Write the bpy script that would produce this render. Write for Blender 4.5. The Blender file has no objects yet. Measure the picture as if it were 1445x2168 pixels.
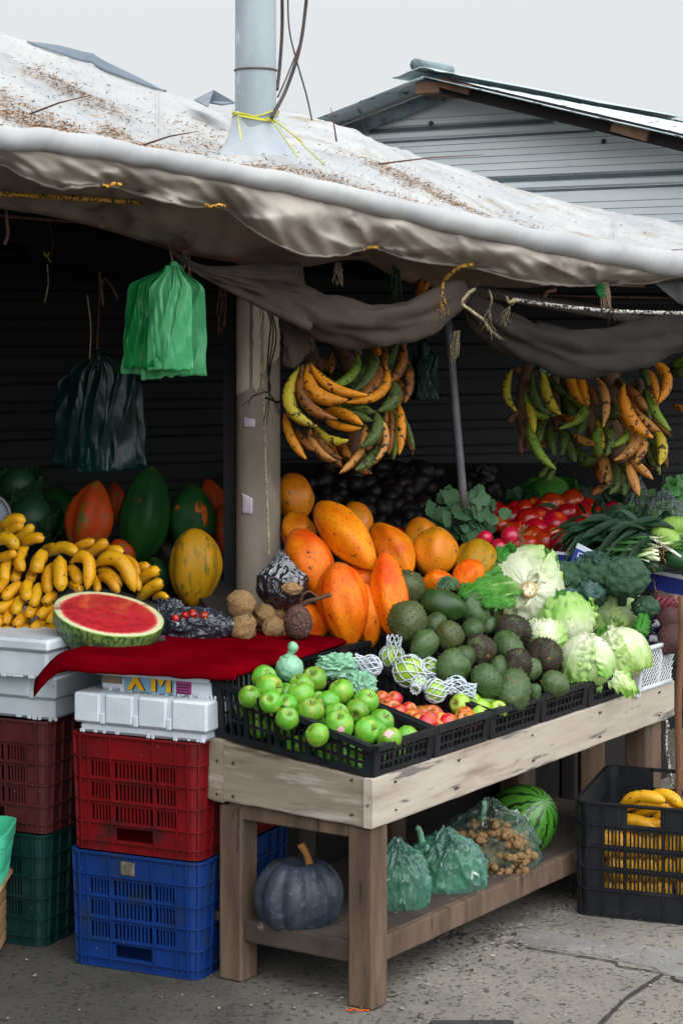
import bpy, math, random
from mathutils import Vector, Matrix, Quaternion, noise
R = random.Random(7)
S = bpy.context.scene
COL = S.collection
F = 4475.0; CX = 722.5; HY = 680.0; CH = 1.68      # focal length, principal column, horizon row (photo pixels), eye height
def V(*a): return Vector(a)
def at(px, py, Y): return V((px-CX)/F*Y, Y, CH-(py-HY)/F*Y)
def gnd(px, py): return at(px, py, CH*F/(py-HY))
def mpp(Y): return Y/F
C0 = V(.077, 5.13, 0); U = V(.556, .831, 0); W = V(-.831, .556, 0)   # display table corner, long and short directions
def tb(s, v, z): return C0+U*s+W*v+V(0, 0, z)
def onplane(px, py, z0=.66, k=.6, off=0):
    dx = (px-CX)/F; dz = -(py-HY)/F
    a = W.x*dx+W.y; c = -(W.x*C0.x+W.y*C0.y)
    Y = (CH-z0-off-k*c)/(k*a-dz)
    return at(px, py, Y)
def ons(px, py, s):
    dx = (px-CX)/F
    Y = (s+U.x*C0.x+U.y*C0.y)/(U.x*dx+U.y)
    return at(px, py, Y)
def nz(p, sc=1.0, seed=0): return noise.noise(V(p[0]*sc+seed*7.3, p[1]*sc-seed*3.1, p[2]*sc+seed*1.7))
def lerp(a, b, t): return a+(b-a)*t
def ipl(kn, x):
    if x <= kn[0][0]:
        i = 0
    else:
        i = len(kn)-2
        for k in range(len(kn)-1):
            if x <= kn[k+1][0]: i = k; break
    a, b = kn[i], kn[i+1]; t = (x-a[0])/(b[0]-a[0])
    return a[1]+(b[1]-a[1])*t
def sipl(kn, x):    # smooth (Catmull-Rom) interpolation
    n = len(kn)
    i = 0
    for k in range(n-1):
        if x >= kn[k][0]: i = k
    a, b = kn[i], kn[i+1]; h = b[0]-a[0]; t = (x-a[0])/h
    if t < 0 or t > 1: return ipl(kn, x)
    p, q = kn[max(i-1, 0)], kn[min(i+2, n-1)]
    m0 = (b[1]-p[1])/(b[0]-p[0])*h; m1 = (q[1]-a[1])/(q[0]-a[0])*h
    return (2*t**3-3*t*t+1)*a[1]+(t**3-2*t*t+t)*m0+(-2*t**3+3*t*t)*b[1]+(t**3-t*t)*m1
def bez(p, c, q, t): return p*((1-t)**2)+c*(2*t*(1-t))+q*(t*t)
def spline(pts, n):
    out = []; m = len(pts)
    for i in range(m-1):
        p0, p1, p2, p3 = pts[max(i-1, 0)], pts[i], pts[i+1], pts[min(i+2, m-1)]
        for k in range(n):
            t = k/n
            out.append(.5*((2*p1)+(p2-p0)*t+(2*p0-5*p1+4*p2-p3)*t*t+(3*p1-p0-3*p2+p3)*t**3))
    out.append(pts[-1]); return out

# ---------------------------------------------------------------- materials
MATS = {}
def srgb(c):
    if isinstance(c, str):
        c = [int(c[i:i+2], 16)/255 for i in (0, 2, 4)]
        return tuple(((x+.055)/1.055)**2.4 if x > .04045 else x/12.92 for x in c)
    return tuple(c)
def mat(name, c1, c2=None, ns=8., rough=.55, spots=None, spots2=None, rand=.08, bump=None, spec=.4, tramp=None, trans=0., tcol=None,
        clear=0., coat=0., coords='Object', stretch=(1, 1, 1), metal=0., detail=5., band=(.35, .65), rotz=None, gloss=None, huer=0., bump2=None, sheen=0.):
    m = bpy.data.materials.new(name); m.use_nodes = True; MATS[name] = m
    nt = m.node_tree; N = nt.nodes; L = nt.links; N.clear()
    def nd(t, **k):
        n = N.new(t)
        for a, b in k.items(): setattr(n, a, b)
        return n
    def setc(s, c): s.default_value = (*srgb(c), 1)
    out = nd('ShaderNodeOutputMaterial'); b = nd('ShaderNodeBsdfPrincipled')
    b.inputs['Roughness'].default_value = rough; b.inputs['Specular IOR Level'].default_value = spec; b.inputs['Metallic'].default_value = metal
    b.inputs['Coat Weight'].default_value = coat; b.inputs['Coat Roughness'].default_value = .12
    if sheen: b.inputs['Sheen Weight'].default_value = sheen
    tc = nd('ShaderNodeTexCoord'); mp = nd('ShaderNodeMapping'); mp.inputs['Scale'].default_value = stretch
    if rotz is not None: mp.vector_type = 'TEXTURE'; mp.inputs['Scale'].default_value = [1/x for x in stretch]; mp.inputs['Rotation'].default_value = (0, 0, rotz)
    oi = nd('ShaderNodeObjectInfo')
    L.new(tc.outputs[coords], mp.inputs['Vector'])
    off = nd('ShaderNodeVectorMath', operation='SCALE'); cmb = nd('ShaderNodeCombineXYZ')
    for i in range(3): L.new(oi.outputs['Random'], cmb.inputs[i])
    L.new(cmb.outputs[0], off.inputs[0]); off.inputs['Scale'].default_value = 13.7 if coords == 'Object' else 0
    add = nd('ShaderNodeVectorMath', operation='ADD'); L.new(mp.outputs[0], add.inputs[0]); L.new(off.outputs[0], add.inputs[1])
    vec = add.outputs[0]
    def tex(scale, det=detail, rgh=.6):
        n = nd('ShaderNodeTexNoise'); n.inputs['Scale'].default_value = scale; n.inputs['Detail'].default_value = det; n.inputs['Roughness'].default_value = rgh
        L.new(vec, n.inputs['Vector']); return n.outputs['Fac']
    def rng(s, a, bb):
        r = nd('ShaderNodeMapRange'); r.inputs[1].default_value = a; r.inputs[2].default_value = bb; L.new(s, r.inputs[0]); return r.outputs[0]
    def mix(f, a, bcol, mode='MIX'):
        x = nd('ShaderNodeMix', data_type='RGBA', blend_type=mode)
        if isinstance(f, float): x.inputs[0].default_value = f
        else: L.new(f, x.inputs[0])
        for s, c in ((x.inputs[6], a), (x.inputs[7], bcol)):
            if hasattr(c, 'is_linked'): L.new(c, s)
            else: setc(s, c)
        return x.outputs[2]
    col = mix(rng(tex(ns), *band), c1, c2 or c1)
    if tramp:
        at_ = nd('ShaderNodeAttribute', attribute_name='t'); rp = nd('ShaderNodeValToRGB')
        el = rp.color_ramp.elements
        while len(el) < len(tramp): el.new(.5)
        for e, (p, c, al) in zip(el, tramp): e.position = p; e.color = (*srgb(c), al)
        # break the boundary up a little
        ad = nd('ShaderNodeMath', operation='MULTIPLY_ADD'); L.new(tex(ns*2.2), ad.inputs[0]); ad.inputs[1].default_value = .10; L.new(at_.outputs['Fac'], ad.inputs[2])
        sb = nd('ShaderNodeMath', operation='SUBTRACT'); L.new(ad.outputs[0], sb.inputs[0]); sb.inputs[1].default_value = .05
        L.new(sb.outputs[0], rp.inputs[0]); col = mix(rp.outputs['Alpha'], col, rp.outputs['Color'])
    for sp in (spots, spots2):
        if sp: col = mix(rng(tex(sp[1], 4., .55), sp[2], sp[2]+sp[3]), col, sp[0])
    if rand or huer:
        hs = nd('ShaderNodeHueSaturation')
        r = nd('ShaderNodeMapRange'); r.inputs[3].default_value = 1-rand; r.inputs[4].default_value = 1+rand; L.new(oi.outputs['Random'], r.inputs[0]); L.new(r.outputs[0], hs.inputs['Value'])
        if huer:
            w = nd('ShaderNodeTexWhiteNoise', noise_dimensions='1D'); L.new(oi.outputs['Random'], w.inputs['W'])
            r2 = nd('ShaderNodeMapRange'); r2.inputs[3].default_value = .5-huer; r2.inputs[4].default_value = .5+huer; L.new(w.outputs['Value'], r2.inputs[0]); L.new(r2.outputs[0], hs.inputs['Hue'])
        L.new(col, hs.inputs['Color']); col = hs.outputs['Color']
    L.new(col, b.inputs['Base Color'])
    if gloss: L.new(rng(tex(gloss[0]), .3, .7), b.inputs['Roughness']) if False else None
    prev = None
    for bp in (bump, bump2):
        if bp:
            bn = nd('ShaderNodeBump'); bn.inputs['Strength'].default_value = bp[1]; bn.inputs['Distance'].default_value = bp[2] if len(bp) > 2 else .004
            L.new(tex(bp[0]), bn.inputs['Height'])
            if prev: L.new(prev, bn.inputs['Normal'])
            prev = bn.outputs[0]
    if prev: L.new(prev, b.inputs['Normal'])
    sh = b.outputs[0]
    if trans:
        t = nd('ShaderNodeBsdfTranslucent')
        if tcol: setc(t.inputs[0], tcol)
        else: L.new(col, t.inputs[0])
        x = nd('ShaderNodeMixShader'); x.inputs[0].default_value = trans; L.new(sh, x.inputs[1]); L.new(t.outputs[0], x.inputs[2]); sh = x.outputs[0]
    if clear:
        t = nd('ShaderNodeBsdfTransparent'); setc(t.inputs[0], tcol or (1, 1, 1))
        x = nd('ShaderNodeMixShader'); x.inputs[0].default_value = clear; L.new(sh, x.inputs[1]); L.new(t.outputs[0], x.inputs[2]); sh = x.outputs[0]
        # white streaks along the creases are gloss put into the colour
        if tramp:      # film doubled up along a fold is more opaque, and carries the painted streaks
            ta = nd('ShaderNodeAttribute', attribute_name='t'); mm = nd('ShaderNodeMath', operation='MULTIPLY_ADD'); L.new(rng(ta.outputs['Fac'], .62, .92), mm.inputs[0]); mm.inputs[1].default_value = -.5; mm.inputs[2].default_value = clear; mm.use_clamp = True; L.new(mm.outputs[0], x.inputs[0])
    L.new(sh, out.inputs[0])
    return m

# ---------------------------------------------------------------- mesh builder
class MB:
    def __init__(s): s.v = []; s.f = []; s.t = []
    def add(s, vs, fs, t=0.):
        o = len(s.v); s.v += [Vector(v) for v in vs]; s.f += [tuple(i+o for i in f) for f in fs]
        s.t += list(t) if hasattr(t, '__len__') else [t]*len(vs); return s
    def box(s, c, size, ax=None, bev=0., t=0.):
        ax = ax or (V(1, 0, 0), V(0, 1, 0), V(0, 0, 1)); c = Vector(c); h = [x/2 for x in size]
        if bev <= 0:
            vs = [c+ax[0]*(h[0]*i)+ax[1]*(h[1]*j)+ax[2]*(h[2]*k) for i in (-1, 1) for j in (-1, 1) for k in (-1, 1)]
            return s.add(vs, [(0, 1, 3, 2), (4, 6, 7, 5), (0, 4, 5, 1), (2, 3, 7, 6), (0, 2, 6, 4), (1, 5, 7, 3)], t)
        vs = []; idx = {}
        for i in (-1, 1):
            for j in (-1, 1):
                for k in (-1, 1):
                    for d in range(3):
                        e = [h[0]-bev, h[1]-bev, h[2]-bev]; e[d] = h[d]
                        idx[i, j, k, d] = len(vs); vs.append(c+ax[0]*(e[0]*i)+ax[1]*(e[1]*j)+ax[2]*(e[2]*k))
        fs = []
        for d in range(3):
            a, b = (d+1) % 3, (d+2) % 3
            for sg in (-1, 1):
                q = []
                for (p, r) in ((-1, -1), (1, -1), (1, 1), (-1, 1)):
                    ijk = [0, 0, 0]; ijk[d] = sg; ijk[a] = p; ijk[b] = r; q.append(idx[(*ijk, d)])
                fs.append(tuple(q if sg > 0 else q[::-1]))
            for p in (-1, 1):
                for r in (-1, 1):
                    q = []
                    for sg, dd in ((-1, a), (1, a), (1, b), (-1, b)):
                        ijk = [0, 0, 0]; ijk[d] = sg; ijk[a] = p; ijk[b] = r; q.append(idx[(*ijk, dd)])
                    fs.append(tuple(q if p*r > 0 else q[::-1]))
        for i in (-1, 1):
            for j in (-1, 1):
                for k in (-1, 1):
                    q = (idx[i, j, k, 0], idx[i, j, k, 1], idx[i, j, k, 2]); fs.append(q if i*j*k > 0 else q[::-1])
        return s.add(vs, fs, t)
    def tube(s, pts, rad, n=8, cap=True, sq=None, tw=0., ref=None, t=None):
        m = len(pts); pts = [Vector(p) for p in pts]
        rs = rad if hasattr(rad, '__len__') else [rad]*m
        T = [(pts[min(i+1, m-1)]-pts[max(i-1, 0)]).normalized() for i in range(m)]
        r0 = Vector(ref) if ref else (V(0, 0, 1) if abs(T[0].z) < .9 else V(0, 1, 0))
        X = (r0-T[0]*r0.dot(T[0])).normalized(); vs = []; ts = []
        for i in range(m):
            X = (X-T[i]*X.dot(T[i])).normalized(); Y = T[i].cross(X)
            for k in range(n):
                a = 2*math.pi*k/n+tw*i; q = sq(a, i/(m-1)) if sq else 1.
                vs.append(pts[i]+(X*math.cos(a)+Y*math.sin(a))*(rs[i]*q)); ts.append(i/(m-1) if t is None else t)
        fs = [(i*n+k, i*n+(k+1) % n, (i+1)*n+(k+1) % n, (i+1)*n+k) for i in range(m-1) for k in range(n)]
        if cap: fs += [tuple(range(n))[::-1], tuple((m-1)*n+k for k in range(n))]
        return s.add(vs, fs, ts)
    def grid(s, nu, nv, fn, tf=None, wrap=False):
        vs = []; ts = []
        for i in range(nu+1):
            for j in range(nv+1):
                vs.append(fn(i/nu, j/nv)); ts.append(tf(i/nu, j/nv) if tf else 0.)
        return s.add(vs, [(i*(nv+1)+j, (i+1)*(nv+1)+j, (i+1)*(nv+1)+j+1, i*(nv+1)+j+1) for i in range(nu) for j in range(nv)], ts)
    def ball(s, fn, nu=20, nv=12, tf=None):
        """closed surface, fn(theta 0..2pi, phi 0..pi) -> point"""
        vs = [fn(0, 0)]; ts = [tf(0, 0) if tf else 0.]
        for j in range(1, nv):
            for i in range(nu):
                th = 2*math.pi*i/nu; ph = math.pi*j/nv; vs.append(fn(th, ph)); ts.append(tf(th, ph) if tf else j/nv)
        vs.append(fn(0, math.pi)); ts.append(tf(0, math.pi) if tf else 1.); e = len(vs)-1
        fs = [(0, 1+i, 1+(i+1) % nu) for i in range(nu)]
        for j in range(nv-2):
            for i in range(nu):
                a = 1+j*nu+i; b = 1+j*nu+(i+1) % nu; fs.append((a, a+nu, b+nu, b))
        fs += [(e, 1+(nv-2)*nu+(i+1) % nu, 1+(nv-2)*nu+i) for i in range(nu)]
        return s.add(vs, fs, ts)
    def xf(s, M): s.v = [M @ v for v in s.v]; return s
    def build(s, name, m, parent=None, loc=None, smooth=True, solid=0., sub=0, auto=None):
        base = parent.location if parent else (Vector(loc) if loc is not None else V(0, 0, 0))
        if parent and parent.parent: base = base+parent.parent.location
        me = bpy.data.meshes.new(name); me.from_pydata([v-base for v in s.v], [], s.f)
        a = me.attributes.new('t', 'FLOAT', 'POINT'); a.data.foreach_set('value', s.t)
        me.materials.append(MATS[m] if isinstance(m, str) else m)
        if smooth: me.polygons.foreach_set('use_smooth', [True]*len(me.polygons))
        if auto: me.set_sharp_from_angle(angle=math.radians(auto))
        me.update()
        o = bpy.data.objects.new(name, me); COL.objects.link(o)
        if parent: o.parent = parent
        else: o.location = base
        if solid: md = o.modifiers.new('thick', 'SOLIDIFY'); md.thickness = solid; md.offset = 0
        if sub: md = o.modifiers.new('sub', 'SUBSURF'); md.levels = sub; md.render_levels = sub
        return o
def tag(o, label, cat, group=None):
    o['label'] = label; o['category'] = cat
    if group: o['group'] = group
    return o
def thing(name, label, cat, loc, group=None):
    o = bpy.data.objects.new(name, None); COL.objects.link(o); o.location = Vector(loc); o.empty_display_size = .05
    return tag(o, label, cat, group)
def struct(o): o['kind'] = 'structure'; return o
def stuff(o): o['kind'] = 'stuff'; return o
def dup(o, loc=None, parent=None):
    c = o.copy(); COL.objects.link(c)
    if parent: c.parent = parent
    if loc is not None: c.location = loc
    for ch in list(o.children): dup(ch, None, c)
    return c
def centre(mb):
    return V(*(sum(v[i] for v in mb.v)/len(mb.v) for i in range(2)), min(v.z for v in mb.v))
def single(mb, name, m, label, cat, group=None, **k):
    return tag(mb.build(name, m, loc=centre(mb), **k), label, cat, group)
def orient(d, roll=0.): return Vector(d).to_track_quat('Z', 'Y').to_matrix().to_4x4() @ Matrix.Rotation(roll, 4, 'Z')

# ---------------------------------------------------------------- material table
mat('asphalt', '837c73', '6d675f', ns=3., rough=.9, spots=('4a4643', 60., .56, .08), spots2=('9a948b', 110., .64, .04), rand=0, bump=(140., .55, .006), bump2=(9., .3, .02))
def stain_shade_ground():
    # dark dirt and the left side's shade, both put into the asphalt colour, fading out in ragged patches
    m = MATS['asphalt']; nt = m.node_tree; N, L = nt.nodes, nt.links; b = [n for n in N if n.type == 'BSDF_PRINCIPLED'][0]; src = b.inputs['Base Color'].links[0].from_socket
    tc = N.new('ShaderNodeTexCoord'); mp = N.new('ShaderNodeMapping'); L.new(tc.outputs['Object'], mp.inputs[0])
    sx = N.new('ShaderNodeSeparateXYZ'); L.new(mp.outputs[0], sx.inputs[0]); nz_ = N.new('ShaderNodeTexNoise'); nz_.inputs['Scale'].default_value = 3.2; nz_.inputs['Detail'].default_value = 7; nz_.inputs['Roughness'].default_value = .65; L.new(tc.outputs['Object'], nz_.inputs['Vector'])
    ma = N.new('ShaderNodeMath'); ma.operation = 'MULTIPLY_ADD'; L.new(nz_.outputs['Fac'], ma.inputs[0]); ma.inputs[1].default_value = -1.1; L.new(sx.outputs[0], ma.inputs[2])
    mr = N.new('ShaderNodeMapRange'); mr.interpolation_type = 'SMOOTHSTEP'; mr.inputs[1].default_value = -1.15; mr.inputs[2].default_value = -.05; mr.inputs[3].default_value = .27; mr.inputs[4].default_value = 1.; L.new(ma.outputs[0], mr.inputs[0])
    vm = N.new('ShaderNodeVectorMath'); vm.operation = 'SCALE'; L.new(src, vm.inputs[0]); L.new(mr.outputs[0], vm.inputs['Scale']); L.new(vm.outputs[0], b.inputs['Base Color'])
stain_shade_ground()
mat('slab', '7d7a76', '6a6663', ns=6., rough=.9, spots=('4d4946', 70., .62, .06), spots2=('a8a39c', 40., .66, .05), rand=.05, bump=(120., .4, .004))
mat('crackfill', '3c3835', '2c2826', ns=40., rough=1., rand=0, bump=(90., .6))
mat('drain', '3a3836', '2a2828', ns=30., rough=.7, rand=0, bump=(60., .3))
UA = math.atan2(U.y, U.x)
mat('greywood', '908373', '786a5b', ns=14., rough=.85, spots=('4a3c30', 9., .60, .10), spots2=('aaa196', 22., .56, .14), rand=.05, bump=(60., .35, .003), stretch=(1, .22, 1.6), rotz=UA, detail=8.)
mat('palewood', 'b8ac9d', 'a39688', ns=14., rough=.85, spots=('7d6654', 7., .57, .14), spots2=('6f6962', 24., .60, .06), rand=.04, bump=(60., .35, .003), stretch=(.22, 1, 1.6), rotz=UA, detail=8.)
mat('brownwood', '6b5646', '4a3a2f', ns=6., rough=.85, spots=('2c221b', 12., .64, .08), rand=.1, bump=(40., .4), stretch=(3, 3, .5), detail=8.)
mat('darkwood', '4c4039', '352c27', ns=5., rough=.9, spots=('7c7064', 18., .66, .06), rand=.08, bump=(30., .4), detail=8.)
mat('interiorwood', '1c1714', '120f0d', ns=5., rough=.9, rand=.1, bump=(30., .4))
mat('rawwood', 'b08d68', '93714f', ns=5., rough=.8, rand=.06, bump=(40., .4), stretch=(.4, 3, 3))
mat('stickwood', '7a5236', '5a3b27', ns=8., rough=.7, rand=0, bump=(50., .3), stretch=(4, 4, .4))
mat('styro', 'cfd6dc', 'bcc5cd', ns=7., rough=.75, spots=('8b8478', 9., .69, .05), spots2=('6d665e', 35., .72, .03), rand=.03, bump=(160., .35, .003))
def crmat(n, a, b, dirt): mat(n, a, b, ns=9., rough=.55, spots=(dirt, 11., .54, .16), spots2=(b if n == 'blackplastic' else '8a7f78', 95., .70, .05), rand=.0, bump=(60., .2, .002), spec=.3)
crmat('redplastic', '78060d', '60060a', '401417'); crmat('blueplastic', '0a3273', '082b62', '1c3050')
crmat('brownplastic', '5a2424', '4a1d1e', '3a2120'); crmat('tealplastic', '07332f', '062b28', '1c3533')
crmat('blackplastic', '101215', '16181c', '23252a'); mat('mintplastic', '4fc39a', '45b48c', rough=.4, rand=0)
mat('whiteplastic', 'd5d8d8', 'c4c8ca', rough=.45, rand=0)
mat('redcloth', '6a020c', '520109', ns=5., rough=1., spec=.0, rand=0, bump=(300., .5, .002), bump2=(14., .4, .008))
mat('tarptop', 'adadac', '999b9e', ns=3.2, rough=.5, spots=('8f8577', 6., .56, .16), spots2=('7a6f62', 45., .64, .05), rand=0, bump=(7., .45, .03), bump2=(42., .16, .004), trans=.08)
mat('tarproll', 'aeadac', '9f9fa1', ns=3., rough=.4, spots=('a09788', 6., .60, .2), rand=0, bump=(60., .1, .003), trans=.1)
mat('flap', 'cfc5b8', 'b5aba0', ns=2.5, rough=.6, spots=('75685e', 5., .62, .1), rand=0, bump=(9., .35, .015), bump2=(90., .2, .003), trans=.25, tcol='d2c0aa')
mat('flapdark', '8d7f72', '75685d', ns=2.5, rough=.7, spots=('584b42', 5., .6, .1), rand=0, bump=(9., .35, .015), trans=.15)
mat('curtain', '463b33', '382f28', ns=4., rough=.95, spots=('433931', 9., .58, .12), rand=0, bump=(160., .5, .003), bump2=(14., .6, .012))
mat('curtaindark', '302a26', '24201d', ns=4., rough=.95, spots=('2c2624', 9., .58, .12), rand=0, bump=(160., .5, .003), bump2=(14., .6, .012))
mat('concretepole', '9aa3a8', '7f898f', ns=5., rough=.8, spots=('aeb6ba', 18., .6, .08), spots2=('5f686d', 26., .66, .06), rand=0, bump=(60., .25, .003), stretch=(1, 1, .5))
mat('peelpaint', 'c8bda8', 'b5a993', ns=8., rough=.7, spots=('6d6152', 30., .66, .06), rand=0, bump=(50., .3, .002))
mat('duskpole', '918679', '756b60', ns=5., rough=.8, spots=('8d8172', 18., .6, .1), spots2=('443b34', 12., .62, .1), rand=0, bump=(60., .25, .003), stretch=(1, 1, .5))
mat('metalsheet', 'eef3f5', 'dde5e9', ns=3., rough=.55, spots=('d8e0e3', 9., .6, .15), spots2=('8d9aa0', 30., .7, .05), rand=0, metal=.0, spec=.4, stretch=(.4, .4, 3))
mat('metaldark', '8c9aa0', '4f5b60', ns=6., rough=.6, spots=('3c4448', 14., .58, .1), rand=0, metal=.2)
mat('seam', '66757a', '566469', ns=8., rough=.6, rand=0)
mat('roofmetal', 'c9d5d9', 'a9b8be', ns=5., rough=.6, spots=('3d484d', 16., .58, .08), spots2=('8c6b57', 9., .7, .05), rand=0, metal=.2)
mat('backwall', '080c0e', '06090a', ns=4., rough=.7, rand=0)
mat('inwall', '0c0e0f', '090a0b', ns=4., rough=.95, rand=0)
mat('pipe', '5c5753', '47433f', ns=12., rough=.5, spots=('6e4a38', 20., .62, .08), rand=.05, metal=.3)
mat('greypipe', '6c6c70', '57585c', ns=12., rough=.45, rand=0, metal=.3)
mat('ropeyellow', 'b8892e', '33240f', ns=130., band=(.50, .56), rough=.9, rand=.1, bump=(200., .6))
mat('ropecream', 'a89a78', '7d7158', ns=90., rough=.9, rand=.1, bump=(200., .6), band=(.45, .55))
mat('ropebw', 'b5afa6', '1d1b1a', ns=120., rough=.9, rand=.0, band=(.48, .53))
mat('ropebrown', '6a4c3f', '4c362d', ns=60., rough=.95, rand=.15, bump=(200., .6))
mat('ropeblack', '131312', '1d1b19', ns=60., rough=.9, rand=.1)
mat('stringyellow', 'c6c437', 'aaa82e', rough=.5, rand=0)
mat('fibre', 'a08a72', '7d6a58', ns=80., rough=.95, rand=.15)
mat('cable', '2b2323', '3d2c2a', ns=20., rough=.6, rand=.2)
mat('litter', 'ab8c6e', '7d604a', ns=90., rough=.95, rand=.1, spots=('b0906c', 60., .58, .1))
mat('paper', 'cdbfca', 'b7a5b4', ns=30., rough=.8, rand=.1)
EXPO=0.; SUN_E=1.3; SKY_K=1.; S0=.1; DIRK=4.4; LOBE=(.38,-.72,.72); LOWK=.26
# ---------------------------------------------------------------- camera, light, sky
cam = bpy.data.cameras.new('camera'); co = bpy.data.objects.new('camera', cam); COL.objects.link(co)
co.location = (0, 0, CH); co.rotation_euler = (math.radians(90), 0, 0)
cam.sensor_width = 36; cam.lens = F/2168*36; cam.shift_y = -(1084-HY)/2168; cam.clip_end = 500; cam.clip_start = .05
S.camera = co
S.view_settings.view_transform = 'Standard'; S.view_settings.look = 'None'; S.view_settings.exposure = EXPO; S.view_settings.gamma = 1
SUN_EL, SUN_AZ = math.radians(56), math.radians(-34)      # azimuth from +Y towards +X: behind the stall, to the left
sd = V(math.sin(SUN_AZ)*math.cos(SUN_EL), math.cos(SUN_AZ)*math.cos(SUN_EL), math.sin(SUN_EL))
sl = bpy.data.lights.new('sun', 'SUN'); sl.energy = SUN_E; sl.angle = math.radians(2.); sl.color = (1, .95, .87)
so = bpy.data.objects.new('sun', sl); COL.objects.link(so); so.rotation_euler = (-sd).to_track_quat('-Z', 'Y').to_euler(); so.location = (0, 0, 20)
wd = bpy.data.worlds.new('World'); S.world = wd; wd.use_nodes = True; nt = wd.node_tree; nt.nodes.clear()
n_ = lambda t: nt.nodes.new(t)
wo = n_('ShaderNodeOutputWorld'); bg = n_('ShaderNodeBackground'); sk = n_('ShaderNodeTexSky'); sk.sky_type = 'NISHITA'; sk.sun_disc = False
sk.sun_elevation = SUN_EL; sk.sun_rotation = SUN_AZ; sk.dust_density = 2.5; sk.air_density = 1.2
tc = n_('ShaderNodeTexCoord'); sx = n_('ShaderNodeSeparateXYZ'); rp = n_('ShaderNodeValToRGB'); mx = n_('ShaderNodeMix'); mx.data_type = 'RGBA'
nt.links.new(tc.outputs['Generated'], sx.inputs[0]); nt.links.new(sx.outputs[2], rp.inputs[0])
# thin overcast: grey at the horizon, several times brighter overhead (the way a veiled sky is)
el = rp.color_ramp.elements
el[0].position = .0; el[1].position = 1.
for p in (.13, .30, .6): el.new(p)
for e, (p, k) in zip(el, [(0., .79), (.13, .82), (.30, 1.0), (.6, 1.1), (1., 1.1)]):
    e.position = p; e.color = (k*.965*SKY_K/S0, k*1.0*SKY_K/S0, k*1.02*SKY_K/S0, 1)
rp.color_ramp.interpolation = 'EASE'
def mth(op, a, b=None, c=None):
    m = n_('ShaderNodeMath'); m.operation = op
    for k, s in enumerate((a, b, c)):
        if s is None: continue
        if hasattr(s, 'is_linked'): nt.links.new(s, m.inputs[k])
        else: m.inputs[k].default_value = s
    return m.outputs[0]
# veil is brightest high up to the right, behind the photographer; buildings across the street dim the low sky on that side
dt = n_('ShaderNodeVectorMath'); dt.operation = 'DOT_PRODUCT'; dt.inputs[1].default_value = V(*LOBE).normalized(); nt.links.new(tc.outputs['Generated'], dt.inputs[0])
lobe = mth('MULTIPLY', mth('POWER', mth('MAXIMUM', dt.outputs['Value'], 0.), 2.2), DIRK)
fr = n_('ShaderNodeMapRange'); fr.interpolation_type = 'SMOOTHSTEP'; fr.inputs[1].default_value = -.35; fr.inputs[2].default_value = .55; fr.inputs[3].default_value = LOWK; fr.inputs[4].default_value = 1.; nt.links.new(sx.outputs[1], fr.inputs[0])
m3 = mth('ADD', fr.outputs[0], lobe)
vs_ = n_('ShaderNodeVectorMath'); vs_.operation = 'SCALE'; nt.links.new(rp.outputs[0], vs_.inputs[0]); nt.links.new(m3, vs_.inputs['Scale'])
mx.inputs[0].default_value = .95; nt.links.new(sk.outputs[0], mx.inputs[6]); nt.links.new(vs_.outputs[0], mx.inputs[7])
nt.links.new(mx.outputs[2], bg.inputs[0]); bg.inputs[1].default_value = S0; nt.links.new(bg.outputs[0], wo.inputs[0])

# ---------------------------------------------------------------- ground
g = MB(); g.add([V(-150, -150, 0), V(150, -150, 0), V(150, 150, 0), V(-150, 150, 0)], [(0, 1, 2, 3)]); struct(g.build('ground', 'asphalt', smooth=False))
mat('unseenroad', '33333a', '2a2a2f', ns=3., rough=.9, rand=0, bump=(140., .5, .006))
g = MB(); g.add([V(-150, -150, .004), V(150, -150, .004), V(150, 4.55, .004), V(-150, 4.55, .004)], [(0, 1, 2, 3)]); struct(g.build('unseen_dark_road', 'unseenroad', smooth=False))  # unseen dark surface added in front to cut light bounced off the ground
def slab(name, m, poly, h, z0=.0, bev=.006):
    """irregular patch of paving with a broken edge"""
    P = [gnd(*p) for p in poly]; Q = []
    for i, a in enumerate(P):
        b = P[(i+1) % len(P)]; n = max(1, int((b-a).length/.02))
        for k in range(n):
            q = a.lerp(b, k/n); d = .007
            Q.append(V(q.x+R.uniform(-d, d), q.y+R.uniform(-d, d), 0))
    n = len(Q); c = sum(Q, V(0, 0, 0))/n; mb = MB()
    vs = [V(q.x, q.y, z0-.03) for q in Q]+[V(q.x, q.y, z0+h-bev) for q in Q]+[V(*(q+(c-q).normalized()*bev)[:2], z0+h) for q in Q]
    mb.add(vs, [(i, (i+1) % n, n+(i+1) % n, n+i) for i in range(n)]+[(n+i, n+(i+1) % n, 2*n+(i+1) % n, 2*n+i) for i in range(n)]+[tuple(2*n+i for i in range(n))])
    return mb.build(name, m, smooth=False)
struct(slab('pavement', 'slab', [(1080, 1992), (1105, 1968), (1200, 1985), (1365, 2005), (1345, 2022), (1300, 2030), (1200, 2014), (1120, 2003)], .005, bev=.003))
struct(slab('pavement', 'slab', [(1305, 2036), (1350, 2024), (1372, 2007), (1600, 2020), (1640, 2110), (1480, 2090), (1410, 2062), (1370, 2048)], .004, bev=.003))
def strip(name, m, line, w, z):
    mb = MB(); pts = [gnd(*p) for p in line]; pts = spline(pts, 6); vs = []
    for i, p in enumerate(pts):
        d = (pts[min(i+1, len(pts)-1)]-pts[max(i-1, 0)]).normalized(); nn = V(-d.y, d.x, 0); ww = w*(.6+R.random()*.8)/2
        vs += [p+nn*ww+V(0, 0, z), p-nn*ww+V(0, 0, z)]
    mb.add(vs, [(2*i, 2*i+1, 2*i+3, 2*i+2) for i in range(len(pts)-1)])
    return mb.build(name, m, smooth=False)
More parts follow.
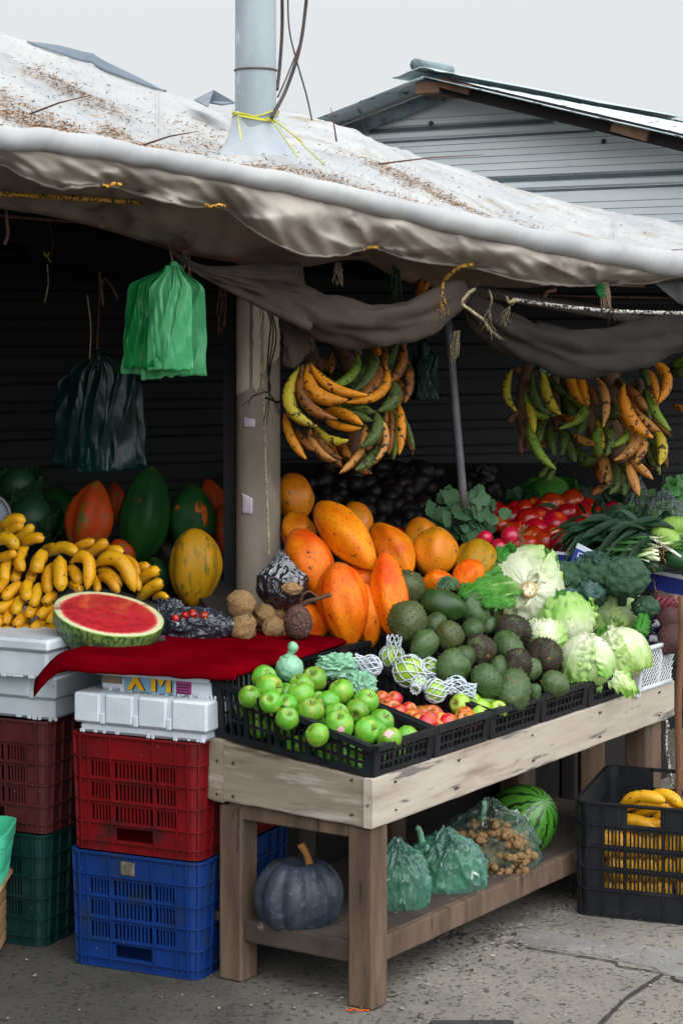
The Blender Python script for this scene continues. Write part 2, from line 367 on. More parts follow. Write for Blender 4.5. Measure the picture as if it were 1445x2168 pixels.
struct(strip('pavement_crack', 'crackfill', [(1070, 1996), (1125, 2010), (1200, 2022), (1295, 2038), (1310, 2048), (1375, 2058), (1405, 2066)], .007, .004))
struct(strip('pavement_joint', 'crackfill', [(1400, 2066), (1360, 2092), (1320, 2120), (1290, 2150), (1250, 2190)], .012, .004))
struct(strip('pavement_joint', 'crackfill', [(1420, 2070), (1450, 2082), (1600, 2092)], .012, .005))
mb = MB()
mb.box((.31, 4.99, .005), (.20, .10, .02), bev=.004)
for k in range(9): mb.box((.222+k*.022, 4.955, .016), (.012, .02, .006))
single(mb, 'drain_cover', 'drain', 'dark metal drain cover in the pavement at the bottom of the photo', 'drain cover', smooth=False)
mb = MB()     # grit, husks and leaf crumbs on the ground
for i in range(1500):
    x = R.uniform(-1.1, 1.4); y = R.uniform(4.75, 6.6)
    if i < 420: p = tb(R.uniform(.0, 1.6), R.gauss(.05, .07), 0); x, y = p.x, p.y
    elif i < 620:
        p = gnd(R.uniform(900, 1110), R.gauss(1985, 10)); x, y = p.x, p.y
    a = R.random()*6.28; l = R.uniform(.002, .007); w = l*R.uniform(.3, .7); c = V(x, y, .004); d = V(math.cos(a), math.sin(a), 0); e = V(-d.y, d.x, R.uniform(-.3, .3))
    mb.add([c-d*l-e*w, c+d*l-e*w, c+d*l*.7+e*w+V(0, 0, .002), c-d*l+e*w+V(0, 0, .001)], [(0, 1, 2, 3)])
mat('grit', '8d8478', '332b25', ns=16., rough=.95, rand=0, band=(.45, .55))
stuff(mb.build('ground_litter', 'grit', smooth=False))
mat('orangebit', 'c2571f', rough=.8)
mb = MB()
for i in range(8):
    p = gnd(735+i*6, 2141+R.uniform(-3, 3)); mb.box(p+V(0, 0, .003), (.009, .004, .003))
single(mb, 'orange_peel', 'orangebit', 'scrap of orange peel on the ground by the near table leg', 'peel')

# ---------------------------------------------------------------- display table
ax3 = (U, W, V(0, 0, 1))
TB = thing('display_table', 'weathered wooden display table with deep side boards holding the black fruit crates', 'table', C0)
def board(name, m, c, size, ax=ax3, bev=.004, parent=TB, tilt=None):
    mb = MB(); mb.box(c, size, ax, bev)
    return mb.build(name, m, parent, smooth=False)
def quadboard(name, m, P, th, nrm, parent=TB):
    """board from four face corners (bl, br, tr, tl), thickness towards nrm, with slightly worn edges"""
    mb = MB(); n = Vector(nrm).normalized()*th; k = 24
    def fr(a, b):
        p = P[0].lerp(P[1], a).lerp(P[3].lerp(P[2], a), b)
        if b in (0, 1): p = p+V(0, 0, .0022*nz((p.x*30, p.y*30, b*5)))
        return p
    e = .004/max((P[3]-P[0]).length, .01)
    rows = [0, e, .5, 1-e, 1]
    vs = []
    for j, b in enumerate(rows):
        for i in range(k+1):
            vs.append(fr(i/k, b)+(n*.06 if j in (0, 4) else n*0))
    for j in (0, 4):
        for i in range(k+1): vs.append(fr(i/k, rows[j])+n)
    w = k+1
    fs = [(j*w+i, j*w+i+1, (j+1)*w+i+1, (j+1)*w+i) for j in range(4) for i in range(k)]
    fs += [(5*w+i, i+0, i+1, 5*w+i+1)[::-1] for i in range(k)]+[(4*w+i, 6*w+i, 6*w+i+1, 4*w+i+1)[::-1] for i in range(k)]+[(5*w+i, 5*w+i+1, 6*w+i+1, 6*w+i) for i in range(k)]
    for i in (0, k): fs.append(tuple([j*w+i for j in range(5)]+[6*w+i, 5*w+i]))
    mb.add(vs, fs); return mb.build(name, m, parent, smooth=False)
quadboard('front_board', 'palewood', [tb(-.005, 0, .447), tb(1.715, 0, .456), tb(1.715, 0, .566), tb(-.005, 0, .568)], .025, W)
quadboard('side_board', 'greywood', [tb(0, .026, .447), tb(0, .452, .459), tb(0, .452, .607), tb(0, .026, .566)], .026, U)
quadboard('end_block', 'greywood', [tb(-.004, .453, .455), tb(-.004, .50, .458), tb(-.004, .50, .616), tb(-.004, .453, .612)], .03, U)
board('rail', 'brownwood', tb(.03, .25, .435), (.03, .40, .045))
for s, v, h in ((.045, .045, .446), (.045, .44, .446), (1.62, .06, .455), (1.62, .5, .455), (.86, .5, .455)):
    mb = MB(); mb.box(tb(s, v, h/2), (.072 if s < 1 else .11, .072, h), ax3, .005); mb.build('leg', 'brownwood', TB, smooth=False)
board('shelf', 'darkwood', tb(.87, .30, .145), (1.66, .50, .022))
quadboard('shelf_fascia', 'brownwood', [tb(.085, .028, .098), tb(1.70, .028, .098), tb(1.70, .028, .158), tb(.085, .028, .158)], .022, W)
quadboard('shelf_rail', 'darkwood', [tb(.02, .086, .105), tb(.02, .40, .105), tb(.02, .40, .156), tb(.02, .086, .156)], .022, U)
mb = MB()
for s in (.1, .4, .8, 1.2, 1.6):
    for z in (.475, .545): mb.tube([tb(s+R.uniform(-.02, .02), -.001, z), tb(s, -.003, z)], .003, 6)
for v in (.06, .42, .47):
    for z in (.475, .56): mb.tube([tb(-.002, v, z), tb(-.006, v, z)], .0035, 6)
mat('nail', '3a2c24', rough=.6); mb.build('nail_heads', 'nail', TB)
# board that carries the crates (tilted, front low)
mb = MB(); mb.add([tb(.03, .03, .555), tb(1.69, .03, .555), tb(1.69, .5, .59), tb(.03, .5, .605), tb(.03, .03, .535), tb(1.69, .03, .535), tb(1.69, .5, .57), tb(.03, .5, .585)],
    [(0, 1, 2, 3), (7, 6, 5, 4), (0, 4, 5, 1), (1, 5, 6, 2), (2, 6, 7, 3), (3, 7, 4, 0)]); mb.build('tabletop', 'darkwood', TB, smooth=False)

# ---------------------------------------------------------------- black display crates (wedge: front low, back high)
def bar(mb, a, b, w, h, up=V(0, 0, 1)):
    d = (b-a); L = d.length; d = d/L; s = up.cross(d).normalized(); u = d.cross(s)
    mb.box((a+b)/2, (L, w, h), (d, s, u))
def wallpanel(mb, P, nx, rows, out, solid_ends=.03, th=.007):
    """lattice wall: P = bl, br, tr, tl"""
    def q(a, b): return P[0].lerp(P[1], a).lerp(P[3].lerp(P[2], a), b)
    L = (P[1]-P[0]).length
    bar(mb, q(0, .97)+out*.006, q(1, .97)+out*.006, .022, .014)
    bar(mb, q(0, .04), q(1, .04), .012, .014)
    for r in rows: bar(mb, q(.01, r), q(.99, r), th*.9, .006)
    for i in range(nx+1):
        a = i/nx; w = .013 if i % 4 == 0 else .0055
        bar(mb, q(a, .02), q(a, .96), th, w, up=(P[1]-P[0]).normalized())
    for a0, a1 in ((0, solid_ends/L), (1-solid_ends/L, 1)):
        vs = [q(a0, 0), q(a1, 0), q(a1, 1), q(a0, 1)]; vs += [v+out*.006 for v in vs]
        mb.add(vs, [(0, 3, 2, 1), (4, 5, 6, 7), (0, 1, 5, 4), (1, 2, 6, 5), (2, 3, 7, 6), (3, 0, 4, 7)])
CRX = [.004, .288, .572, .856, 1.14, 1.41]
CRL = ['black vented crate of green apples at the front corner of the table', 'black vented crate of red apples next to the green apples', 'black vented crate holding foam netted apples and yellow green apples',
       'black vented crate under the soursops in the middle of the table', 'black vented crate under the lettuces at the far end']
def zr(v): return .642+.26*v
def zb(v): return .572+.095*v
for i in range(5):
    s0, s1 = CRX[i]+.002, CRX[i+1]-.002; v0, v1 = .004, .49
    t = thing('produce_crate', CRL[i], 'crate', tb((s0+s1)/2, .25, zb(.25)), 'black vented crates on the display table')
    f = .008
    A = {(a, b, c): tb((s0+f if a == 0 else s1-f) if c == 0 else (s0 if a == 0 else s1), (v0+f if b == 0 else v1-f) if c == 0 else (v0 if b == 0 else v1), (zb if c == 0 else zr)(v0 if b == 0 else v1)) for a in (0, 1) for b in (0, 1) for c in (0, 1)}
    for nm, (p, q), out, nx in (('front_wall', ((0, 0), (1, 0)), -W, 12), ('side_wall', ((0, 1), (0, 0)), -U, 20), ('side_wall', ((1, 0), (1, 1)), U, 20), ('back_wall', ((1, 1), (0, 1)), W, 12)):
        mb = MB(); wallpanel(mb, [A[(*p, 0)], A[(*q, 0)], A[(*q, 1)], A[(*p, 1)]], nx, (.36, .68), out, .026); mb.build(nm, 'blackplastic', t, smooth=False)
    mb = MB()
    for k in range(13):
        s = lerp(s0+f, s1-f, k/12); bar(mb, tb(s, v0+f, zb(v0)), tb(s, v1-f, zb(v1)), .007, .006)
    for k in range(9):
        v = lerp(v0+f, v1-f, k/8); bar(mb, tb(s0+f, v, zb(v)), tb(s1-f, v, zb(v)), .007, .006)
    mb.build('base', 'blackplastic', t, smooth=False)
# white mesh basket at the end of the row
t = thing('mesh_basket', 'white plastic mesh basket at the far end of the table under the eggplants', 'basket', tb(1.56, .2, .58))
def wb(s, v, z): return tb(s, v, z)
mb = MB()
P = [wb(1.44, .005, .568), wb(1.70, .005, .568), wb(1.715, -.005, .69), wb(1.455, -.005, .69)]
def qq(a, b): return P[0].lerp(P[1], a).lerp(P[3].lerp(P[2], a), b)
for k in range(-8, 22):
    for sg in (1, -1):
        pts = []
        a0 = k/14; a1 = a0+sg*.42
        lo, hi = 0., 1.
        p = [(lerp(a0, a1, b), b) for b in [x/12 for x in range(13)]]; p = [(a, b) for a, b in p if 0 <= a <= 1]
        if len(p) > 1: mb.tube([qq(*x) for x in p], .0022, 4, cap=False)
bar(mb, P[3], P[2], .014, .012); bar(mb, P[0], P[1], .012, .014)
mb.build('mesh_wall', 'whiteplastic', t)
mb = MB(); bar(mb, P[0]-V(0, 0, .01), P[3], .02, .035, up=-W); bar(mb, qq(.62, 0), qq(.62, 1), .008, .012, up=U); mb.build('corner_post', 'whiteplastic', t, smooth=False)
mb = MB()
for a, b in (((1.44, .005), (1.44, .4)), ((1.70, .005), (1.70, .4)), ((1.44, .4), (1.70, .4))):
    p, q = tb(*a, .575), tb(*b, .575+.0*b[1])
    mb.add([p, q, q+V(0, 0, .13), p+V(0, 0, .13)], [(0, 1, 2, 3)])
mb.build('inner_wall', 'whiteplastic', t, smooth=False, solid=.006)

# ---------------------------------------------------------------- stacking crates
def stack_crate(name, m, label, A, w, d2, wid, dep, z0, h, cat='crate', group=None, flip=False, rows=None, cols=None, taper=.012, hole=True):
    """A front-left corner, w along the front, d2 into depth; vented walls on a rounded rectangle"""
    t = thing(name, label, cat, A+w*(wid/2)+d2*(dep/2)+V(0, 0, z0), group); r = .034
    cf = cols or [(.07, 0), (.20, 6), (.38, 10), (.20, 6), (.10, 0)]
    cs = [(.09, 0), (.11, 3), (.26, 8), (.08, 0), (.26, 8), (.11, 3), (.09, 0)]
    rw = rows or [(0, .115, 0), (.115, .29, 2), (.29, .475, 1), (.475, .66, 1), (.66, .86, 1), (.86, 1, 0)][0:0] or [(0, .075, 0), (.075, .235, 2), (.235, .425, 1), (.425, .615, 1), (.615, .80, 1), (.80, 1, 0)]
    if flip: rw = [(1-b, 1-a, k) for a, b, k in rw][::-1]
    # perimeter: list of (point fn over local 0..1)
    def corner(c, a0): return lambda x, o: c+(w*math.cos(a0+x*math.pi/2)+d2*math.sin(a0+x*math.pi/2))*(r+o)
    c00, c10, c11, c01 = A+w*r+d2*r, A+w*(wid-r)+d2*r, A+w*(wid-r)+d2*(dep-r), A+w*r+d2*(dep-r)
    def side(p, q, nrm): return lambda x, o: p.lerp(q, x)+nrm*(r+o)
    runs = [('front_wall', side(c00, c10, -d2), wid-2*r, cf), ('corner', corner(c10, -math.pi/2), 0, None), ('side_wall', side(c10, c11, w), dep-2*r, cs), ('corner', corner(c11, 0), 0, None),
            ('back_wall', side(c11, c01, d2), wid-2*r, cf), ('corner', corner(c01, math.pi/2), 0, None), ('side_wall', side(c01, c00, -w), dep-2*r, cs), ('corner', corner(c00, math.pi), 0, None)]
    def zz(b): return z0+.002+b*(h-.004)
    def off(b): return -taper*(1-b) if not flip else -taper*(1-b)
    for nm, fn, L, cols_ in runs:
        mb = MB()
        def quad(x0, x1, b0, b1, n=1, o=0., t_=.004):
            vs = []
            for i in range(n+1):
                x = lerp(x0, x1, i/n)
                for oo in (0, -t_):
                    for b in (b0, b1): vs.append(fn(x, off(b)+o+oo)+V(0, 0, zz(b)))
            fs = []
            for i in range(n):
                k = i*4; fs += [(k, k+4, k+5, k+1), (k+2, k+3, k+7, k+6), (k+1, k+5, k+7, k+3), (k, k+2, k+6, k+4)]
            fs += [(0, 1, 3, 2), (n*4, n*4+2, n*4+3, n*4+1)]
            mb.add(vs, fs)
        if cols_ is None:
            for a, b, k in rw: quad(0, 1, a, b, 6)
            for x in (0.02, .5, .98): quad(x-.03, x+.03, 0, 1, 1, .008, .009)
            for a, b, k in rw+[(1, 1, 0)]: quad(0, 1, min(a, .985), min(a, .985)+.014, 6, .008, .009)
            mb.build('corner', m, t, smooth=True, auto=40); continue
        tot = sum(c for c, _ in cols_); x = 0
        for ci, (cw, ns) in enumerate(cols_):
            x0, x1 = x/tot, (x+cw)/tot; x += cw
            mid = cw == max(c for c, _ in cols_) and hole and len(cols_) == 5
            for ri, (a, b, k) in enumerate(rw):
                if k == 1 and ns:
                    m0 = .02/1.; e = (x1-x0)*.06
                    quad(x0, x0+e, a, b); quad(x1-e, x1, a, b); quad(x0+e, x1-e, a, a+.02); quad(x0+e, x1-e, b-.035, b)
                    n = 2*ns+1; u0, u1 = x0+e, x1-e
                    for j in range(ns-1):
                        ua = lerp(u0, u1, (2*j+1.9)/(2*ns)*1.0); quad(ua-(u1-u0)*.16/ns, ua+(u1-u0)*.30/ns, a+.02, b-.035)
                elif k == 2 and mid:
                    quad(x0, x1, b-.03, b); quad(x0, x1, a, a+.02); quad(x0, x0+.03, a, b); quad(x1-.03, x1, a, b)
                else: quad(x0, x1, a, b)
            quad(x0-.006, x0+.006, 0, 1, 1, .008, .009)
        quad(1-.006, 1, 0, 1, 1, .008, .009)
        for a, b, k in rw+[(1, 1, 0)]: quad(0, 1, min(a, .985), min(a, .985)+.014, 4, .008, .009)
        mb.build(nm, m, t, smooth=False)
    mb = MB(); c = A+w*(wid/2)+d2*(dep/2)+V(0, 0, z0+.012); mb.box(c, (wid-.05, dep-.05, .01), (w, d2, V(0, 0, 1))); mb.build('base', m, t, smooth=False)
    return t
SW = V(.907, -.42, 0).normalized(); SD = V(.42, .907, 0).normalized()
SA = at(148, 680, 5.53); SA.z = 0
bluec = stack_crate('stacking_crate', 'blueplastic', 'blue vented plastic crate on the ground under the red crate', SA, SW, SD, .385, .52, 0, .303)
mat('gluepatch', '6f675c', '4b463f', ns=60., rough=.9, rand=0)
mb = MB(); c_ = SA+SW*.175-SD*.0012+V(0, 0, .266)
mb.grid(8, 8, lambda u, v: c_+SW*((u-.5)*.042*(1+.1*nz((v*4, u, 1), 1)))+V(0, 0, (v-.5)*.036*(1+.15*nz((u*4, v, 2), 1)))); mb.build('label_remnant', 'gluepatch', bluec, solid=.001)
stack_crate('stacking_crate', 'redplastic', 'red vented plastic crate on top of the blue crate', SA+SW*.002, SW, SD, .385, .52, .303, .306)
LA = at(86, 680, 5.66); LA.z = 0; LA = LA-SW*.385+SW*.012
stack_crate('stacking_crate', 'tealplastic', 'dark green vented plastic crate under the maroon crate at the left edge', LA, SW, SD, .385, .52, 0, .304)
stack_crate('stacking_crate', 'brownplastic', 'dark maroon vented plastic crate under the foam boxes at the left', LA+SW*.01, SW, SD, .385, .52, .304, .305)
# black crate of bananas standing on the pavement at the right
BA = gnd(1219, 1936); BW = V(.287, -.107, 0).normalized(); BD = V(.107, .287, 0).normalized(); BD = V(.30, .954, 0).normalized()
bc = stack_crate('banana_crate', 'blackplastic', 'black vented crate full of yellow bananas on the pavement at the right', BA, BW, BD, .38, .50, 0, .325, flip=True, rows=[(0, .2, 2), (.2, .4, 1), (.4, .6, 1), (.6, .8, 1), (.8, 1, 0)][0:0] or [(0, .15, 0), (.15, .235, 0), (.235, .425, 1), (.425, .605, 1), (.605, .785, 1), (.785, 1, 2)][::-1] and [(0, .2, 2), (.2, .39, 1), (.39, .58, 1), (.58, .77, 1), (.77, 1, 0)],
    cols=[(.14, 0), (.19, 5), (.36, 9), (.19, 5), (.12, 0)], taper=.004)
# ---------------------------------------------------------------- foam boxes
def foam_box(label, A, w, d, wid, dep, z0, h, lip=.03, notch=None, m='styro', group=None, over=.012):
    t = thing('foam_box', label, 'foam box', A+w*(wid/2)+d*(dep/2)+V(0, 0, z0), group); ax = (w, d, V(0, 0, 1)); c = A+w*(wid/2)+d*(dep/2)
    mb = MB(); mb.box(c+V(0, 0, z0+(h-lip)/2), (wid-2*over, dep-2*over, h-lip-.001), ax, .008)
    k = 30        # chipped lower edge
    for i in range(k):
        if R.random() < .5: mb.box(A+w*(wid*(i+.5)/k)+d*(over+.002)+V(0, 0, z0+.004), (wid/k*R.uniform(.4, 1.2), .006, R.uniform(.006, .014)), ax, .002)
    mb.build('box_body', m, t, smooth=False)
    mb = MB(); zt = z0+h-lip
    if notch:
        # rim with moulded grooves in the front
        xs = [0]+[x for n in notch for x in (n-.018, n+.018)]+[1]
        for i in range(0, len(xs)-1):
            g_ = i % 2 == 1; dd = .012 if g_ else 0
            a, b = xs[i]*wid, xs[i+1]*wid
            mb.box(A+w*((a+b)/2)+d*(dep/2+dd/2)+V(0, 0, zt+lip/2), (b-a, dep-dd, lip), ax, .0 if g_ else .006)
        for n in notch: mb.box(A+w*(n*wid)+d*.006+V(0, 0, zt+lip*.18), (.036*wid, .012, lip*.36), ax, .002)
    else: mb.box(c+V(0, 0, zt+lip/2), (wid, dep, lip), ax, .007)
    mb.build('lid', m, t, smooth=False)
    return t, c
A1 = SA-SW*.0+SW*.018-SD*.012
foam_box('white foam box with grooved rim sitting on the red crate', A1, SW, SD, .395, .52, .609, .105, lip=.078, notch=(.22, .47, .72))
A2 = A1+SW*.035+SD*.045
t, c = foam_box('white foam box with printed label under the red cloth', A2, SW, SD, .36, .46, .714, .062, lip=.022)
# printed label: blue strip with yellow lettering, pink stamp, brown tape
mat('labelblue', '7ea6bd', '6d97b0', ns=20., rough=.7); mat('labelyellow', 'd8a51a', rough=.7); mat('labelblack', '1b1412', rough=.7); mat('labelpink', 'b04a8c', 'a04480', ns=30., rough=.7); mat('tape', '9a8467', '7c6a54', ns=30., rough=.7, stretch=(6, 1, 1))
NF = -SD
def on_box(a, z, o): return A2+SW*a+SD*(.012-.0015-o)+V(0, 0, z)
def plate(name, m, a0, a1, z0, z1, parent, o=0):
    mb = MB(); vs = [on_box(a0, z0, o), on_box(a1, z0, o), on_box(a1, z1, o), on_box(a0, z1, o)]; vs += [v-NF*.0012 for v in vs]
    mb.add(vs, [(0, 1, 2, 3), (7, 6, 5, 4), (0, 4, 5, 1), (1, 5, 6, 2), (2, 6, 7, 3), (3, 7, 4, 0)]); return mb.build(name, m, parent, smooth=False)
plate('printed_label', 'labelblue', .085, .235, .717, .753, t); plate('pink_stamp', 'labelpink', .240, .285, .720, .753, t); plate('tape', 'tape', .02, .08, .733, .752, t)
def letter(polys, a, z, sc, o, m, parent, nm):
    mb = MB()
    for poly in polys:
        n = len(poly); fr = [on_box(a+x*sc, z+y*sc, o) for x, y in poly]; bk = [p-NF*.001 for p in fr]
        mb.add(fr+bk, [tuple(range(n))]+[(i, i+n, (i+1) % n+n, (i+1) % n) for i in range(n)])
    return mb.build(nm, m, parent, smooth=False)
LX = [[(0, 0), (.36, 0), (.62, .42), (.88, 0), (1.25, 0), (.82, .7), (1.22, 1.4), (.86, 1.4), (.62, .98), (.38, 1.4), (.02, 1.4), (.42, .7)]]
LM = [[(0, 0), (.3, 0), (.3, .9), (.3, 1.4), (0, 1.4)], [(.3, 1.4), (.3, .9), (.66, .3), (1.02, .9), (1.02, 1.4), (.66, .8)], [(1.02, 0), (1.32, 0), (1.32, 1.4), (1.02, 1.4)]]
for dx, o, m in ((.0035, .0016, 'labelblack'), (0, .0032, 'labelyellow')):
    letter(LX, .095+dx, .7215-dx*.3, .042, o, m, t, 'printed_letter'); letter(LM, .168+dx, .7215-dx*.3, .044, o, m, t, 'printed_letter')
mb = MB()
for r in range(4):
    z = .7235+r*.007; a = .243
    while a < .28:
        l = R.uniform(.002, .006); mb.box(on_box(a+l/2, z, .0018), (l, .0006, .003), (SW, SD, V(0, 0, 1))); a += l+.0016
mb.build('stamp_text', 'labelblack', t, smooth=False)
L1 = LA+SW*.02; 
foam_box('stained white foam box lower of the two at the left edge', L1-SW*.1, SW, SD, .50, .5, .610, .118, lip=.06, notch=(.35, .6, .85))
foam_box('white foam box under the heap of ripe bananas', LA-SW*.1-SD*.05, SW, SD, .53, .56, .728, .106, lip=.032)

# ---------------------------------------------------------------- things cut by the left edge
t = thing('wooden_crate', 'rough pale wooden crate end cut off by the left edge of the photo', 'crate', V(-1.02, 5.6, 0))
for k in range(6):
    mb = MB(); mb.box(V(-1.10+.0, 5.60, .02+.028*k), (.39, .3, .025), bev=.003); mb.build('slat', 'rawwood', t, smooth=False)
mb = MB(); mb.box(V(-1.095, 5.585, .196), (.42, .33, .018), bev=.008); mb.build('top_board', 'rawwood', t, smooth=False)
mb = MB()
def mint(a, b, ro=0): 
    n = 48; out = []
    for i in range(n+1):
        th = 2*math.pi*i/n; rr = a+ro; c_, s_ = math.cos(th), math.sin(th); q = 6
        rad = rr/((abs(c_)**q+abs(s_)**q)**(1/q)); out.append(V(-1.03+c_*rad, 5.58+s_*rad*.8, b))
    return out
prof = [(.135, .205), (.150, .255), (.153, .3), (.156, .300), (.156, .312), (.160, .312), (.163, .345), (.156, .345), (.150, .30), (.13, .215), (.0, .215)]
rings = [mint(a, b) for a, b in prof]; n = len(rings[0])
for i in range(len(rings)-1): mb.add(rings[i]+rings[i+1], [(k, k+1, n+k+1, n+k) for k in range(n-1)])
for k in range(24):
    th = 2*math.pi*k/24
    p = mint(.139, .205)[int(k*2)]; q = mint(.152, .30)[int(k*2)]; mb.tube([p, q], .004, 5)
mb2 = single(mb, 'mint_basket', 'mintplastic', 'mint green plastic basket just inside the left edge of the photo', 'basket', auto=35)

# ---------------------------------------------------------------- stall interior (walls are built with the roof)
# bench for the papayas on the left and the sloped bench behind the crates
mb = MB(); mb.box(V(-.95, 6.65, .80), (1.75, .95, .03), bev=.004); t = thing('produce_bench', 'dark wooden bench under the shaded papayas at the left', 'bench', V(-.95, 6.65, 0)); mb.build('bench_top', 'interiorwood', t, smooth=False)
for x in (-1.75, -.15):
    for y in (6.25, 7.05): mb = MB(); mb.box(V(x, y, .39), (.07, .07, .78)); mb.build('leg', 'interiorwood', t, smooth=False)
t = thing('sloped_bench', 'dark sloping wooden bench carrying papayas tomatoes and greens', 'bench', tb(1.2, .9, 0))
def sb(s, v): return tb(s, v, .60+.42*(v-.5)+.08)
mb = MB(); vs = [sb(.30, .52), sb(2.9, .52), sb(2.9, 1.35), sb(.80, 1.35)]; vs += [v-V(0, 0, .03) for v in vs]
mb.add(vs, [(0, 1, 2, 3), (7, 6, 5, 4), (0, 4, 5, 1), (1, 5, 6, 2), (2, 6, 7, 3), (3, 7, 4, 0)]); mb.build('bench_top', 'interiorwood', t, smooth=False)
for s in (.9, 1.7, 2.8):
    for v in (.58, 1.28):
        mb = MB(); z = sb(s, v).z-.03; mb.box(tb(s, v, z/2), (.07, .07, z), ax3); mb.build('leg', 'interiorwood', t, smooth=False)
mb = MB(); mb.box(tb(1.65, .6, .32), (2.5, .02, .6), ax3); mb.build('front_panel', 'interiorwood', t, smooth=False)
# rafters under the roof
for i, (a, b, r) in enumerate([((-60, 470, 6.4), (420, 560, 6.6), .035), ((60, 510, 6.9), (480, 590, 7.2), .05), ((-40, 560, 7.4), (470, 580, 7.6), .05), ((560, 560, 7.5), (1000, 585, 7.6), .035)]):
    mb = MB(); bar(mb, at(*a), at(*b), r, r*2); single(mb, 'rafter', 'interiorwood', ['dark rafter nearest the tarp edge at the left', 'broad dark beam above the hanging green bags', 'dark beam deep inside the stall at the left', 'dark beam above the plantain bunch'][i], 'beam', smooth=False)
# ---------------------------------------------------------------- tarp roof
EK = [(-1500, 60), (-260, 250), (0, 292), (120, 300), (250, 320), (380, 345), (480, 364), (590, 384), (700, 408), (800, 432), (900, 456), (1000, 478), (1120, 503), (1250, 528), (1360, 548), (1445, 562), (2000, 650)]
def edY(px): return 5.0+1.3*(px/1445)
def edge(px): return at(px, sipl(EK, px), edY(px))
BK = [(-1500, -330), (-260, -22), (0, 68), (130, 112), (330, 188), (420, 222), (500, 256), (590, 243), (665, 252), (760, 286), (860, 328), (1000, 372), (1110, 412), (1280, 450), (1445, 480), (2000, 590)]
def back(px): return at(px, sipl(BK, px), 7.6+1.2*(px/1445))
POLE = V(at(541, 680, 6.3).x, 6.3, 0)
def roof(px, b):
    e = edge(px); k = back(px); p = e.lerp(k, b)
    p.z -= .05*math.sin(math.pi*b)*(1+.7*math.sin(px*.006))
    am = min(1, b*6)
    p.z += am*(.012*nz(p, 1.6, 1)+.004*nz((p.x*1.5, p.y*4, 0), 2.2, 2)+.012*(1-abs(nz((p.x*2.2-p.y*1.2, p.y*.8, .3), 2.0, 5)))**8+.010*(1-abs(nz((p.x*.8, p.y*3.1, .3), 2.4, 8)))**10)
    d = math.hypot(p.x-POLE.x, p.y-POLE.y); p.z += .06*math.exp(-(d/.13)**1.3)
    return p
PX0, PX1 = -1500, 2000  # roof carried on out of view, the right end to block light
t = thing('tarp_roof', 'white plastic tarp roof strewn with dry leaves, its front edge rolled over a pole', 'tarp', edge(700))
mb = MB(); mb.grid(420, 110, lambda a, b: roof(lerp(PX0, PX1, a), b)); mb.build('roof_sheet', 'tarptop', t, solid=.004)
mb = MB()
for q_ in (-700, -180, 330, 860, 1290):
    mb.grid(90, 1, lambda u, v: roof(q_+v*16, .01+.97*u)+V(0, 0, .0035)); mb.grid(90, 1, lambda u, v: roof(q_+7+v*2, .01+.97*u)+V(0, 0, .0065))
mb.build('welded_seam', 'tarproll', t)
mb = MB()
NR = 900
pts = [edge(PX0+(PX1-PX0)*i/NR)+V(0, 0, .006*nz((i*.06, 7, 0), 1)) for i in range(NR+1)]
def rollr(px): return ipl([(-1500, .028), (0, .028), (480, .026), (900, .029), (1250, .032), (1445, .040), (2000, .045)], px)
mb.tube(pts, [rollr(PX0+(PX1-PX0)*i/NR)*(1+.12*nz((i*.05, 0, 0), 1)+.03*nz((i*.35, 3, 0), 1)) for i in range(NR+1)], 24, sq=lambda a, u: 1+.05*nz((math.cos(a)*1.2, math.sin(a)*1.2, u*60), 1.)+.07*(1-abs(nz((u*210+a*.5, a*.35, 3.), 1.)))**5*(.5+.9*abs(nz((u*25, 1, 1), 1))))
mb.build('edge_roll', 'tarproll', t)
# hanging flaps under the edge: front one scalloped between its ties, back one lower and darker
HK1 = [(-1500, 150), (-260, 310), (0, 345), (60, 376), (130, 397), (235, 391), (300, 412), (390, 434), (470, 436), (520, 474), (590, 516), (650, 538), (720, 538), (790, 523), (860, 545), (930, 557), (990, 561), (1080, 586), (1170, 601), (1270, 602), (1345, 597), (1380, 597), (1445, 585), (2000, 690)]
HK2 = [(-1500, 260), (-260, 395), (0, 440), (150, 466), (260, 497), (360, 528), (480, 552), (640, 564), (760, 549), (850, 592), (1000, 614), (1150, 607), (1300, 600), (1445, 603), (2000, 720)]
TIES = [235, 470, 790, 990, 1270]
def flapfn(HK, dy, seed, amp):
    def fn(a, b):
        px = lerp(PX0, PX1, a); e = edge(px)+V(0, .012, -rollr(px)*.6); Y = edY(px)+dy; h = at(px, sipl(HK, px), Y)
        p = e.lerp(h, b); p.y -= .05*math.sin(math.pi*b)*(1 if seed < 5 else .3)
        for tp in TIES:
            d = (px-tp)/90.; p.y += amp*.5*b*math.exp(-d*d)
            ang = math.atan2((px-tp), (1-b)*170+8); p.y += amp*.62*(abs(math.sin(ang*4.5+tp))**.6-.6)*math.exp(-(d*d)*.45)*b**.5
        p.y += amp*(nz((px*.011+b*1.5, b*1.2, seed), 1)+.5*nz((px*.03-b*2.6, b*2.5, seed), 1)) * b
        if seed < 5: p.z += .004*nz((px*.05, b*3, seed), 1)*b
        return p
    return fn
mb = MB(); f1 = flapfn(HK1, .10, 2, .075); mb.grid(420, 26, f1); mb.build('front_flap', 'flap', t, solid=.003)
mb = MB(); mb.tube([f1(i/260, 1) for i in range(261)], .0055, 6); mb.build('flap_hem', 'flap', t)
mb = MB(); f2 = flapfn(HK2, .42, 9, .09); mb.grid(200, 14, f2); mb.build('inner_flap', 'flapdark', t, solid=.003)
mat('undersheet', '2c2622', '1f1b19', ns=5., rough=.9, rand=0, bump=(20., .3))
